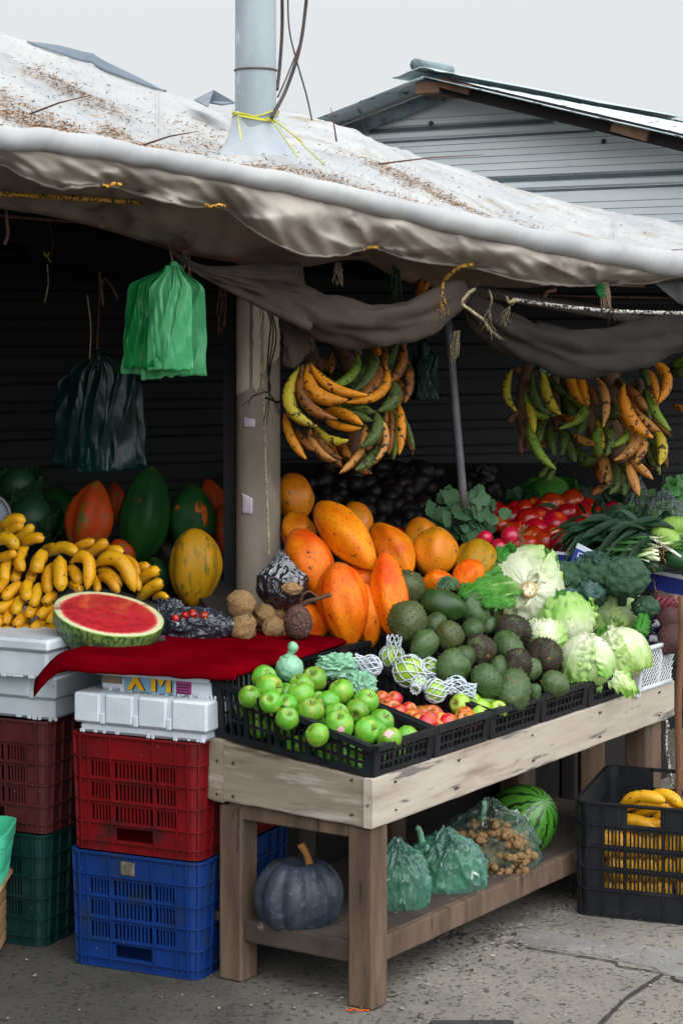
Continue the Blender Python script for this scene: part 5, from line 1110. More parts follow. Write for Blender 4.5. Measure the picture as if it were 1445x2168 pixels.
bunch('plantain_bunch', 'largest hanging bunch of orange tan and green plantains at the right', 'plantains', 'hanging plantain bunches at the right', [
    P_(900, 420, 920, 460, 925, 520, 140, 'd'), P_(840, 800, 850, 900, 885, 1010, 105, 't'), P_(860, 1040, 800, 1060, 765, 1095, 70, 'b'), P_(1150, 650, 1180, 800, 1255, 915, 70, 'd'), P_(1200, 680, 1240, 780, 1262, 870, 70, 'd'), P_(1150, 320, 1170, 430, 1195, 530, 80, 'd'), P_(1130, 140, 1150, 190, 1185, 265, 80, 'd'), P_(1170, 160, 1230, 230, 1250, 375, 85, 'o'), P_(1205, 95, 1380, 200, 1255, 400, 105, 'o'), P_(1170, 320, 1220, 480, 1335, 600, 80, 'g'), P_(1230, 600, 1310, 720, 1270, 860, 100, 'y'), P_(940, 870, 985, 1000, 895, 1085, 90, 'd'), P_(990, 880, 1020, 980, 1000, 1090, 95, 'd'), P_(840, 550, 930, 650, 870, 790, 110, 'd'), P_(980, 550, 1080, 640, 915, 730, 80, 'g'), P_(1110, 640, 1170, 720, 1090, 840, 90, 't'), P_(960, 515, 1160, 700, 940, 830, 110, 't'), P_(1040, 820, 1110, 880, 1205, 970, 80, 't'), P_(1030, 860, 1060, 970, 1105, 1090, 95, 't'), P_(1010, 285, 1080, 340, 1165, 450, 95, 'b'), P_(1080, 450, 1150, 560, 1255, 610, 90, 't'), P_(990, 285, 1000, 530, 1195, 655, 130, 'o'), P_(800, 225, 880, 350, 845, 565, 85, 't')], 1040, 740, 3.568, 6.72, .006, 'plantain', PLM,
    [([(880, 60, .05), (900, 300, .05), (910, 520, .04), (960, 860, .02)], .034), ([(960, 250), (1000, 300, -.12)], .014), ([(1110, 240), (1130, 330, -.05)], .014), ([(880, 515, -.06), (960, 505, -.1)], .008)])
bunch('plantain_bunch', 'dark green plantains cut by the right edge of the photo', 'plantains', None, [P_(1370, 150, 1400, 190, 1500, 120, 110, 'd'), P_(1390, 120, 1420, 140, 1520, 70, 100, 'd'), P_(1375, 425, 1410, 450, 1470, 440, 60, 'o'), P_(1360, 110, 1420, 100, 1500, 60, 90, 'g')], 1040, 740, 3.568, 7.0, .01, 'plantain', PLM)
bunch('plantain_bunch', 'few orange plantains glimpsed behind the rolled curtain under the tarp', 'plantains', None, [P_(690, 310, 720, 260, 735, 205, 60, 'o'), P_(660, 320, 670, 260, 700, 190, 70, 'b')], 700, 540, 3.6125, 6.3, .01, 'plantain', PLM)
# bananas in the crate on the pavement
bc_items = [(1300, 1722, 1350, 1690, 1440, 1715, 27), (1330, 1735, 1390, 1700, 1470, 1728, 27), (1362, 1700, 1410, 1672, 1442, 1712, 26), (1400, 1722, 1440, 1700, 1500, 1740, 27), (1296, 1742, 1340, 1732, 1400, 1762, 27), (1320, 1760, 1370, 1740, 1440, 1752, 26), (1310, 1712, 1350, 1678, 1410, 1700, 26), (1380, 1742, 1420, 1716, 1480, 1752, 27)]
bunch('banana_bunch', 'yellow bananas on top in the black crate on the pavement', 'bananas', 'bananas in the pavement crate', [(a, b, c, d, e, f_, w, 'b') for a, b, c, d, e, f_, w in bc_items], 0, 0, 1., 6.16, .012, 'banana', BM)
for r in range(3):
    it = []
    for k in range(9):
        x = 1262+k*22+R.uniform(-5, 5); y = 1770+r*50
        it.append((x, y-12, x+R.uniform(-6, 12), y+18, x+R.uniform(0, 22), y+48, 30, 'b'))
    bunch('banana_bunch', ['row of bananas behind the upper slots of the pavement crate', 'row of bananas behind the middle slots of the pavement crate', 'row of bananas behind the lowest slots of the pavement crate'][r], 'bananas', 'bananas in the pavement crate', it, 0, 0, 1., 6.12, .004, 'banana', BM, tipy=0)
# ---------------------------------------------------------------- lettuces
def leafcap(mb, c, ax, R_, span, wid, seed, lift=.0, ruff=.10, curl=.25, n=22, stemt=0., bellow=1.0):
    """one cupped leaf hugging a ball: ax = direction of the leaf base, grows over the ball away from it"""
    z = Vector(ax[0]).normalized(); x = (Vector(ax[1])-z*Vector(ax[1]).dot(z)).normalized(); y = z.cross(x); rr = random.Random(seed); q0, q1, q2 = rr.uniform(-.25, .25), rr.uniform(3.2, 5), rr.random()*9
    def vein(uu, v):      # branching ribs fanning out from the leaf base
        f = (uu-q0*v)/(.35+.9*v); return max(0, 1-abs(math.sin(f*q1*1.3+.5*nz((uu*3, v*3, seed), 1)))*4.2)*(1-v*.55)
    def fn(u, v):
        uu = 2*u-1; half = wid*(.25+.95*math.sin(min(1., v*1.12)*math.pi*.62)); edge_ = max(0, abs(uu)-.55)/.45; tip = max(0, v-.66)/.34; ed = max(edge_, tip)
        rag = 1+.08*nz((uu*2.5, 0, seed), 2)+.06*nz((uu*8, 1, seed), 2)+.05*nz((uu*21, 1, seed), 2)
        ph = .05+v*span*(1-.14*abs(uu)**2.6)*rag; a = (uu*half*(1+.06*nz((v*16, uu, seed), 1)*edge_))/max(.55, math.sin(min(ph, 2.2))+.15)
        wav = math.sin((u if tip > edge_ else v)*38+seed*3+2*nz((uu*4, v*4, seed), 1))
        r = R_*(1+lift*v+curl*ed**2*(.55+.6*nz((uu*2.4, v*2.4, seed+2), 1))+ruff*ed**1.5*wav*.55+ruff*.6*ed*nz((uu*9, v*9, seed), 1)
            +.045*nz((uu*1.8+q2, v*1.8, seed+9), 1)*bellow+.013*nz((uu*5, v*5, seed+4), 1)*bellow+.022*vein(uu, v)+.02*(1-abs(nz((uu*4, v*2.2, seed+6), 1.3)))**5)
        d = z*math.cos(ph)+(x*math.cos(a)+y*math.sin(a))*math.sin(ph)
        return Vector(c)+d*r
    mb.grid(n, n, fn, lambda u, v: min(1, max(0, stemt+v*.62+.42*max(0, max(abs(2*u-1)-.62, v-.75))-.16*vein(2*u-1, v)+.22*nz((u*3+q2, v*3, seed), 1)+.08*nz((u*11, v*11, seed), 1))))
def lettuce(px, py, wpx, dY, axis, label, seed, nl=8, dark=0, stem=True, off=0.):
    p = onplane(px, py, .66, .60); p = at(px, py, p.y+dY); R_ = wpx/2*mpp(p.y)*.98
    t = thing('lettuce', label, 'lettuce', p-V(0, 0, R_), 'pale lettuces heaped on the table'); z = Vector(axis).normalized(); x0 = z.orthogonal().normalized(); y0 = z.cross(x0)
    mb = MB(); mb.ball(lambda th, ph: p+V(math.sin(ph)*math.cos(th), math.sin(ph)*math.sin(th), math.cos(ph))*R_*.93, 24, 16, lambda th, ph: .5); mb.build('heart', 'lettuce', t)
    rr = random.Random(seed)
    for k in range(nl):
        a = 2*math.pi*k/nl*1.0+rr.uniform(-.25, .25); layer = k % 4
        mb = MB(); leafcap(mb, p, (z, x0*math.cos(a)+y0*math.sin(a)), R_*(.99+.035*layer), rr.uniform(1.7, 2.35), rr.uniform(1.2, 1.6), seed*10+k, lift=.015*layer, ruff=(.05, .07, .09, .13)[layer], curl=(.02, .05, .10, .22)[layer], n=44)
        mb.build('leaf', 'lettuce', t)
    for k in range(dark):
        a = rr.uniform(0, 6.28); mb = MB(); leafcap(mb, p, (z, x0*math.cos(a)+y0*math.sin(a)), R_*1.12, 2.3, .9, seed*10+k+50, lift=.18, ruff=.16, curl=.3, stemt=.15); mb.build('leaf', 'lettucegreen', t)
    if stem:
        mb = MB(); x, y = x0, y0; r0 = R_*.19
        rings = [(0, .0, .02), (.5, .3, .028), (.8, .75, .03), (1., .88, .03), (1.12, .95, .0), (1.25, 1, -.06)]
        vs = []; ts = []; n = 20
        for q, tt, h in rings:
            for i in range(n):
                b = 2*math.pi*i/n; w = 1+.08*nz((math.cos(b)*2, math.sin(b)*2, seed), 1); vs.append(p+z*(R_*(1.15+h))+(x*math.cos(b)+y*math.sin(b))*(r0*q*w)); ts.append(tt)
        mb.add(vs, [(j*n+i, j*n+(i+1) % n, (j+1)*n+(i+1) % n, (j+1)*n+i) for j in range(len(rings)-1) for i in range(n)], ts); mb.build('stem_cut', 'lettucecore', t)
    return t, p, R_, z
lettuce(1106, 1248, 160, -.02, V(.05, -.95, .12), 'largest lettuce with its cut stem facing the camera', 1, 9)
lettuce(1192, 1312, 120, -.02, V(.3, -.3, -.9), 'crumpled pale lettuce below and right of the cut stem lettuce', 2, 7, stem=False)
lettuce(1297, 1296, 122, .0, V(.25, .3, .9), 'lettuce with brownish stem end at top beside the broccoli', 3, 7)
lettuce(1242, 1400, 108, -.04, V(.1, -.2, .95), 'front lettuce with frilly green edge on the crate rim', 4, 7, stem=False)
lettuce(1318, 1388, 112, -.03, V(-.4, .2, .9), 'pale lettuce at the right end next to the white basket', 5, 7, stem=False)
lettuce(1155, 1352, 80, .03, V(-.2, -.3, .9), 'white based lettuce mostly hidden under the others', 6, 6, stem=False)
def looseleaf(pts, w, label, seed, m='lettucegreen', parent=None, cat='leaf', ruff=.16):
    """ruffled leaf lying along a pixel path [(px,py,Y)...]"""
    P = spline([at(*p) for p in pts], 10); mb = MB(); n = len(P)-1
    def fn(u, v):
        i = min(n-1, int(v*n)); f = v*n-i; c = P[i].lerp(P[i+1], f); d = (P[i+1]-P[i]).normalized(); s = d.cross(V(.1, -.8, .6)).normalized(); nn = s.cross(d)
        uu = 2*u-1; ed = max(max(0, abs(uu)-.4)/.6, max(0, v-.75)/.25); ww = w*(.4+.6*math.sin(min(1, .15+v*.98)*math.pi)**.5)*(1+.14*nz((v*6, uu, seed), 1)+.10*nz((v*22, uu*2, seed), 1)*ed)
        wv = math.sin(v*34+seed+2.5*nz((uu*3, v*5, seed), 1)+(3 if uu > 0 else 0))
        return c+s*(uu*ww)+nn*(w*(ruff*1.6*ed**1.4*wav(wv)+.30*nz((uu*1.7, v*3.4, seed), 1)+.10*nz((uu*6, v*9, seed), 1)-.22*uu*uu+.10*math.exp(-(uu/.09)**2)*(1-v)))
    def wav(x): return x
    mb.grid(30, 56, fn, lambda u, v: min(1, max(0, .1+.65*v+.4*max(0, abs(2*u-1)-.4)-.25*math.exp(-((2*u-1)/.10)**2)*(1-v)+.2*nz((u*5, v*7, seed), 1))))
    return single(mb, 'lettuce_leaf', m, label, cat, 'loose lettuce leaves') if not parent else mb.build('leaf', m, parent)
looseleaf([(1092, 1232, 6.30), (1045, 1238, 6.22), (1005, 1248, 6.17), (972, 1262, 6.12)], .050, 'dark green frilly lettuce leaf spreading left over the soursops', 1)
looseleaf([(1085, 1258, 6.26), (1050, 1265, 6.18), (1022, 1280, 6.12)], .035, 'small dark frilly leaf under the left spreading leaf', 12)
looseleaf([(1085, 1205, 6.42), (1045, 1200, 6.34), (1008, 1215, 6.28), (985, 1232, 6.24)], .048, 'broad dark green lettuce leaf behind the leftmost frill', 7)
looseleaf([(1112, 1200, 6.42), (1090, 1180, 6.40), (1072, 1168, 6.38), (1085, 1152, 6.42)], .040, 'green lettuce leaf standing up at the top of the big lettuce', 2)
looseleaf([(1140, 1205, 6.42), (1160, 1185, 6.40), (1140, 1168, 6.44), (1105, 1164, 6.44)], .032, 'pale green leaf curling at the upper right of the big lettuce', 3)
looseleaf([(1150, 1275, 6.33), (1185, 1264, 6.32), (1215, 1262, 6.35)], .030, 'green lettuce leaf between the two upper lettuces', 4)
looseleaf([(1282, 1412, 6.22), (1302, 1430, 6.18), (1325, 1450, 6.14), (1345, 1468, 6.10)], .036, 'long lettuce leaf drooping over the crate rim at the right', 5, 'lettuce')
looseleaf([(1345, 1352, 6.42), (1358, 1325, 6.42), (1366, 1292, 6.46)], .026, 'bright green leaf at the right side of the lettuce heap', 6)
looseleaf([(1255, 1355, 6.33), (1285, 1340, 6.31), (1312, 1335, 6.33)], .026, 'dark green curl of leaf between the lettuces at the right', 8)
looseleaf([(1196, 1418, 6.20), (1212, 1432, 6.17), (1232, 1446, 6.15)], .032, 'dark green frill at the left foot of the front lettuce', 13)
looseleaf([(1262, 1432, 6.17), (1262, 1448, 6.14), (1268, 1464, 6.12)], .018, 'ragged pale leaf tip hanging below the front lettuce', 9, 'lettuce')
looseleaf([(930, 1228, 6.15), (950, 1232, 6.12), (970, 1240, 6.1)], .026, 'dull green leaf between papaya and avocado', 10, 'leafdull')
# ---------------------------------------------------------------- broccoli, cauliflower
def floret(c, r, seed, sq=.8, amp=.22):
    mb = MB(); rr = random.Random(seed)
    def fn(th, ph):
        d = V(math.sin(ph)*math.cos(th), math.sin(ph)*math.sin(th), math.cos(ph)); w = noise.voronoi(d*2.4+V(seed, 0, 0))[0][0]; w2 = noise.voronoi(d*9+V(0, seed, 0))[0][0]
        k = 1+amp*(.5-w)+.07*(.5-w2)+.03*nz(d, 40, seed)
        return Vector(c)+V(d.x*r*k, d.y*r*k*.8, d.z*r*k*sq)
    return mb.ball(fn, 90, 56)
for i, (px, py, w, dy, lb) in enumerate([(1190, 1222, 84, .0, 'dark green broccoli head behind the big lettuce'), (1258, 1212, 100, .05, 'broccoli head with a bluish leaf in the middle'), (1320, 1222, 110, .02, 'largest broccoli head at the right of the row'), (1365, 1285, 60, .05, 'small broccoli head under the largest one'), (1255, 1262, 60, .06, 'broccoli floret in shade above the lettuces'), (1215, 1275, 44, .05, 'small broccoli floret between the lettuces')]):
    p = onplane(px, py, .66, .60); p = at(px, py, min(p.y-.06, 6.45)+dy*.6); t = thing('broccoli', lb, 'broccoli', p-V(0, 0, .05), 'broccoli heads behind the lettuces'); floret(p, w/2*mpp(p.y), i*3+1).build('head', 'broccoli', t)
    mb = MB(); mb.tube([p-V(0, -.02, .02), p-V(0, -.05, .09)], [.018, .014], 8); mb.build('stalk', 'broccolileaf', t)
for i, (pts, w, lb) in enumerate([([(1235, 1200, 6.46), (1250, 1180, 6.44), (1275, 1174, 6.42)], .026, 'blue green broccoli leaf curling up in front of the blue card'), ([(1225, 1215, 6.47), (1222, 1195, 6.46), (1232, 1180, 6.46)], .018, 'small blue green broccoli leaf standing at the left'), ([(1215, 1262, 6.42), (1245, 1246, 6.40), (1280, 1254, 6.4)], .035, 'dark blue green broccoli leaf lying above the lettuces'), ([(1190, 1262, 6.38), (1200, 1255, 6.38), (1222, 1250, 6.38)], .022, 'green leaf under the left broccoli head')]):
    looseleaf(pts, w, lb, 20+i, 'broccolileaf', ruff=.08)
p = at(1425, 1258, 6.75); t = thing('cauliflower', 'cream white cauliflower head at the right edge', 'cauliflower', p-V(0, 0, .06)); floret(p, 46*mpp(6.75), 40, .95, .2).build('head', 'cauli', t)
p = at(1432, 1318, 6.62); t = thing('cauliflower', 'lower cauliflower piece half behind the brown stick', 'cauliflower', p-V(0, 0, .04)); floret(p, 22*mpp(6.62), 44, .9, .2).build('head', 'cauli', t)
# ---------------------------------------------------------------- round roots: beets, eggplants, radishes, tomatoes, onions
def rootball(seed, m, nm, sub=None, tail=True, el=1.1, amp=.08):
    mb = MB(); 
    def fn(th, ph):
        d = V(math.sin(ph)*math.cos(th), math.sin(ph)*math.sin(th), math.cos(ph)); k = 1+amp*nz(d, 1.8, seed)+amp*.4*nz(d, 5, seed); zz = d.z*el
        if d.z < -.75: zz -= (abs(d.z)-.75)*1.4*el
        return V(d.x*k, d.y*k, zz)*.5
    mb.ball(fn, 22, 16, lambda th, ph: ph/math.pi); t = thing(nm, 'x', nm, (0, 0, 0)); mb.build('skin', m, t)
    if tail: mb = MB(); mb.tube(spline([V(0, 0, -.6), V(.03, .02, -.85), V(.12, .0, -1.2)], 4), [.04, .035, .03, .025, .02, .016, .012, .008, .004], 6); mb.build('tail', 'rootfibre', t)
    return t
def put2(o, p, d, sc, label, cat, group=None):
    if o.name in USED: o = dup(o)
    else: USED.add(o.name)
    return tag(place(o, p, d, R.random()*6, sc), label, cat, group)
BT = rootball(3, 'beet', 'beet'); EG = rootball(4, 'eggplant', 'eggplant', tail=False, el=1.4, amp=.04); RD = rootball(6, 'radish', 'radish', el=1.0, amp=.05)
for x, y, w, Y, d, lb in [(1405, 1290, 62, 6.6, V(.4, .2, -.8), 'brown beet with upright root tip against the cauliflower'), (1385, 1300, 40, 6.65, V(.3, .3, .8), 'small tan beet beside the eggplant'), (1415, 1310, 60, 6.55, V(.6, -.2, .5), 'purple beet right of the eggplants'), (1420, 1352, 62, 6.5, V(.6, .3, .5), 'round brown beet above the white basket')]:
    put2(BT, at(x, y, Y), d, w*mpp(Y), lb, 'beet', 'beets at the right end')
for x, y, w, Y, d, lb in [(1378, 1326, 44, 6.55, V(.9, -.2, .2), 'shiny black eggplant above the other one'), (1372, 1356, 42, 6.5, V(.9, -.2, -.1), 'shiny black eggplant just above the white basket')]:
    put2(EG, at(x, y, Y), d, w*mpp(Y), lb, 'eggplant', 'eggplants above the white basket')
mb = MB()
for k in range(5): a = at(1392+k*3, 1318, 6.55); mb.tube([a, a+V(-.02+.012*k, -.02, .05), a+V(.0+.018*k, -.02, .085)], .005, 6)
single(mb, 'crimson_stalks', 'beetstem', 'cluster of crimson stalks beside the eggplant', 'stalks')
for x, y, w, d, lb in [(1027, 1138, 30, V(.9, -.2, .1), 'radish at the left of the bunch'), (1055, 1160, 40, V(-.3, -.8, .3), 'front radish lowest in the bunch'), (1080, 1136, 42, V(-.6, -.2, .6), 'largest radish at the top of the bunch'), (1078, 1158, 34, V(-.5, .2, .6), 'radish behind the front one'), (1092, 1152, 30, V(-.8, -.2, .3), 'radish at the right with white root hairs')]:
    p = at(x, y, 6.50); put2(RD, p, d, w*mpp(6.62), lb, 'radish', 'bunch of pink radishes')
mb = MB()
for k in range(26):
    a = at(1092+R.uniform(-4, 6), 1140+R.uniform(-16, 14), 6.48); d = V(R.uniform(.1, 1), R.uniform(-.4, .1), R.uniform(-.5, 1.1)).normalized()*R.uniform(.02, .055); mb.tube([a, a+d*.6+V(0, 0, .004), a+d], .0011, 4, cap=False)
single(mb, 'root_hairs', 'rootfibre', 'thin pale root hairs at the right of the radishes', 'roots')
def tom(seed):
    mb = MB()
    def fn(th, ph):
        d = math.sin(ph); z = .44*math.cos(ph)-.10*math.exp(-(d/.2)**2)*(1 if ph < 1.57 else -.2); k = 1+.035*math.cos(4*th+seed)+.05*nz((math.cos(th), math.sin(th), ph), 1, seed)
        return V(.5*d*k*math.cos(th), .5*d*k*math.sin(th), z*(1.1 if seed % 2 else .95))
    mb.ball(fn, 22, 16); t = thing('tomato', 'x', 'tomato', (0, 0, 0)); mb.build('skin', 'tomato', t); mb = MB(); mb.tube([V(0, 0, .30), V(0, 0, .36)], [.05, .03], 7); mb.build('stem_scar', 'stemdark', t); return t
TM = [tom(i) for i in range(4)]
TL = [(1058, 1110, 40), (1085, 1098, 52), (1062, 1085, 34), (1118, 1102, 54), (1142, 1098, 54), (1110, 1080, 46), (1050, 1080, 40), (1035, 1088, 34), (1168, 1072, 58), (1210, 1066, 60), (1232, 1088, 54), (1200, 1092, 56), (1175, 1112, 60), (1135, 1122, 54), (1128, 1138, 50), (1152, 1150, 52), (1188, 1152, 58), (1172, 1135, 46), (1205, 1130, 44), (1216, 1148, 36), (1118, 1155, 44), (1100, 1150, 40), (1240, 1095, 50), (1262, 1092, 40), (1295, 1088, 52), (1228, 1110, 40), (1090, 1082, 44), (1150, 1082, 48), (1190, 1075, 44), (1130, 1072, 40), (1085, 1125, 44), (1105, 1118, 40), (1155, 1098, 44), (1240, 1075, 44), (1222, 1128, 40)]
for i, (x, y, w) in enumerate(TL):
    p = at(x, y, 6.98-.55*(y-1066)/90*.55+R.uniform(-.02, .02)); d = V(R.uniform(-.6, .6), R.uniform(-1, .6), R.uniform(-.2, 1)).normalized()
    lb = 'ripe red tomato in the heap behind the radishes'
    if i in (4, 16): d = V(.2, -.8, .55)
    put(TM, p, d, w*mpp(p.y)*1.02, lb, 'tomato', 'ripe tomatoes heaped on the bench')
for i in range(26):
    p = at(R.uniform(1045, 1245), R.uniform(1085, 1160), 0) if False else at(R.uniform(1050, 1250), R.uniform(1095, 1165), R.uniform(6.95, 7.05)); put(TM, p, rdir(), .075, 'ripe red tomato in the heap behind the radishes', 'tomato', 'ripe tomatoes heaped on the bench')
put(TM, at(843, 1128, 6.75), V(0, -.2, 1), .045, 'single red tomato in the shade behind the papayas', 'tomato', None)
put(TM, at(1270, 1112, 6.7), V(0, -.2, 1), .028, 'small red tomato among the scallion leaves', 'tomato', None)
mb = MB(); mb.box(at(850, 1143, 6.7), (.045, .03, .012)); single(mb, 'foam_tray', 'foamtray', 'edge of a small pale tray under the single tomato', 'tray', smooth=False)
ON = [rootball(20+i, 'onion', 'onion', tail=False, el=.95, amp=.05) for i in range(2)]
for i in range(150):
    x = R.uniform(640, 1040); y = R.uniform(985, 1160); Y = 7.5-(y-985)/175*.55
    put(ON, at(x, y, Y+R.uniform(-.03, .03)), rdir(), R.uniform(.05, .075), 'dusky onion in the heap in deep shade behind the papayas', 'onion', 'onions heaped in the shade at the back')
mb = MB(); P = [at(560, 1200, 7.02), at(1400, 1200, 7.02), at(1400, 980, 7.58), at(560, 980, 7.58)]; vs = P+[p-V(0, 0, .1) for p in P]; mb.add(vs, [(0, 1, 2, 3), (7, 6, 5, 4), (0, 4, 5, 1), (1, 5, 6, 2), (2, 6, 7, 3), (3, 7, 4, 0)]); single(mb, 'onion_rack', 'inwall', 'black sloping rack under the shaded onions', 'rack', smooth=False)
# celery roots / jicamas and dark root on the cloth
JI = [rootball(31, 'jicama', 'root_vegetable', tail=False, el=.95, amp=.28), rootball(35, 'jicama', 'root_vegetable', tail=False, el=.9, amp=.30)]
for i, (x, y, w, Y, lb) in enumerate([(511, 1278, 60, 5.90, 'knobbly tan root balanced on another beside the black bag'), (513, 1328, 60, 5.88, 'knobbly tan root at the bottom of the stacked pair'), (560, 1302, 50, 5.98, 'tan root in shade right of the stacked pair'), (580, 1330, 52, 5.95, 'darker tan root touching the cloth near the dark root'), (556, 1325, 46, 6.02, 'tan root hidden behind the others in shade'), (585, 1298, 36, 6.02, 'small tan root tucked under the tied black bag')]):
    put2(JI[i % 2], at(x, y, Y), V(R.uniform(-.5, .5), -.4, R.uniform(.3, 1)), w*mpp(Y), lb, 'root', 'tan roots on the red cloth')
p = at(631, 1320, 5.86); t = thing('dark_root', 'dark reddish brown root with long stem lying on the red cloth', 'root', p-V(0, 0, .035))
mb = MB(); mb.ball(lambda th, ph: p+V(math.sin(ph)*math.cos(th)*.041, math.sin(ph)*math.sin(th)*.041, math.cos(ph)*.045*(1+.2*max(0, math.cos(ph))))*(1+0*ph)+V(0, 0, .004*nz((th, ph, 1), 1)), 26, 18); mb.build('skin', 'darkroot', t)
mb = MB(); q = spline([at(632, 1292, 5.86), at(648, 1275, 5.85), at(672, 1268, 5.84), at(700, 1259, 5.83)], 5); mb.tube(q, [.008, .007, .0075, .0065, .007, .0075, .006, .0065, .006, .0065, .0055, .006, .0055, .006, .0065, .007][:len(q)], 7); mb.build('stem', 'plstalk', t)
mb = MB(); q = spline([at(636, 1290, 5.86), at(640, 1262, 5.85), at(655, 1252, 5.85), at(670, 1262, 5.85)], 5); mb.tube(q, .003, 6); mb.build('stem', 'plstalk', t)
# ---------------------------------------------------------------- red cloth with cut melon
FL, FR = at(138, 1382, 5.50), at(494, 1414, 5.37)
BR = tb(.62, .505, .785); BL = FL+V(.25, .70, .0)
def clothtop(a, b):
    p = FL.lerp(FR, a).lerp(BL.lerp(BR, a), b); p.z += .006*nz(p, 5, 3)+.003*nz(p, 14, 4); return p
mb = MB()
def cl(a, b):
    # b<0 : front drop, a<0: left drop
    aa, bb = max(0, min(1, a)), max(0, b); p = clothtop(aa, bb); q = p.copy()
    dr = (FR-FL).normalized(); out = V(dr.y, -dr.x, 0)
    if b < 0:
        h = -b; dro = .046+.006*nz((a*6, 0, 1), 1)-.018*aa; s = min(1, h*1.0); q = p+out*(.018*math.sin(s*1.57)+.006*nz((a*9, s*2, 2), 1)*s)-V(0, 0, dro*s**1.3)
    if a < 0:
        h = -a; s = h; q = q+(-dr)*(.075*s)-V(0, 0, .075*s**1.4)-V(0, 0, .0)+out*(.012*s if b < .05 else 0)
    if a > 1 and b >= 0:
        s = a-1; q = q+U.cross(V(0, 0, 1)).normalized()*0+(-W)*(.014*s)-V(0, 0, .020*s*(1-.6*b))
    elif a > 1:
        s = a-1; q = q+(-W)*(.014*s)-V(0, 0, .0)
    q.z += 0; return q
AV = [-1, -.75, -.5, -.25]+[i/46 for i in range(47)]+[1.25, 1.5, 2.]
BV = [-1, -.8, -.6, -.45, -.3, -.2, -.12, -.06]+[i/30 for i in range(31)]
vs = [cl(a, b) for a in AV for b in BV]; nb = len(BV)
mb.add(vs, [(i*nb+j, (i+1)*nb+j, (i+1)*nb+j+1, i*nb+j+1) for i in range(len(AV)-1) for j in range(nb-1)])
single(mb, 'red_cloth', 'redcloth', 'dark red cloth draped over boards between the foam boxes and the crates', 'cloth', solid=.006)
mb = MB(); vs = [FL+V(.03, .03, -.014), FR+V(-.03, .03, -.014), BR+V(-.02, 0, -.016), BL+V(.03, 0, -.016)]; vs += [v-V(0, 0, .016) for v in vs]; mb.add(vs, [(0, 1, 2, 3), (7, 6, 5, 4), (0, 4, 5, 1), (1, 5, 6, 2), (2, 6, 7, 3), (3, 7, 4, 0)])
t = thing('cloth_table', 'board hidden under the red cloth on trestle legs', 'table', (FL+BR)/2*1.0-V(0, 0, .79)); mb.build('tabletop', 'darkwood', t, smooth=False)
for q in (BL+V(.06, -.05, 0), BR+V(-.1, 0, 0)): mb = MB(); mb.box(V(q.x, q.y, .38), (.05, .05, .76)); mb.build('leg', 'darkwood', t, smooth=False)
# half watermelon
mat('filmface', 'b9b0b0', rough=.08, spec=.9, rand=0, coat=1., clear=.965, tcol='fffafa', bump=(30., .3, .006))
c = at(231, 1300, 5.72); nrm = V(.20, -.26, 1).normalized(); ex = (V(1, .12, 0)-nrm*V(1, .12, 0).dot(nrm)).normalized(); ey = nrm.cross(ex); RX, RY, RD_ = .151, .146, .125
t = thing('cut_watermelon', 'half watermelon with red flesh facing up, wrapped in clear film on the red cloth', 'watermelon', c-V(0, 0, .075))
def mel(th, ph, k=1.): return c+ex*(math.cos(th)*math.sin(ph)*RX*k)+ey*(math.sin(th)*math.sin(ph)*RY*k)-nrm*(math.cos(ph)*RD_*k)
mb = MB(); mb.grid(48, 20, lambda a, b: mel(a*2*math.pi, b*math.pi/2)); mb.build('rind', 'melonrind', t)
mb = MB(); mb.grid(64, 22, lambda a, b: c+ex*(math.cos(a*6.28319)*RX*b*.998)+ey*(math.sin(a*6.28319)*RY*b*.998)+nrm*(.004*math.cos(b*1.57)+.003*nz((b*math.cos(a*6.28)*4, b*math.sin(a*6.28)*4, 0), 1)*(1-b)), lambda a, b: b+(.03*nz((math.cos(a*6.28319)*1.5, math.sin(a*6.28319)*1.5, 3), 1))*(b > .5)); mb.build('cut_face', 'melonflesh', t)
mb = MB(); mb.grid(64, 22, lambda a, b: c+ex*(math.cos(a*6.28319)*RX*b*1.01)+ey*(math.sin(a*6.28319)*RY*b*1.01)+nrm*(.0085+.003*nz((b*math.cos(a*6.28)*5, b*math.sin(a*6.28)*5, 2), 1)+.003*(1-abs(nz((b*math.cos(a*6.28)*3+b, b*math.sin(a*6.28)*6, 5), 1.5)))**5)); mb.build('film_cover', 'filmface', t)
mb = MB(); mb.grid(60, 24, lambda a, b: mel(a*2*math.pi, .25+b*(math.pi/2-.25), 1.012+.022*(1-abs(nz((math.cos(a*6.28)*3, math.sin(a*6.28)*3, b*7), 2)))**5)); mb.build('cling_film', 'filmclear', t)
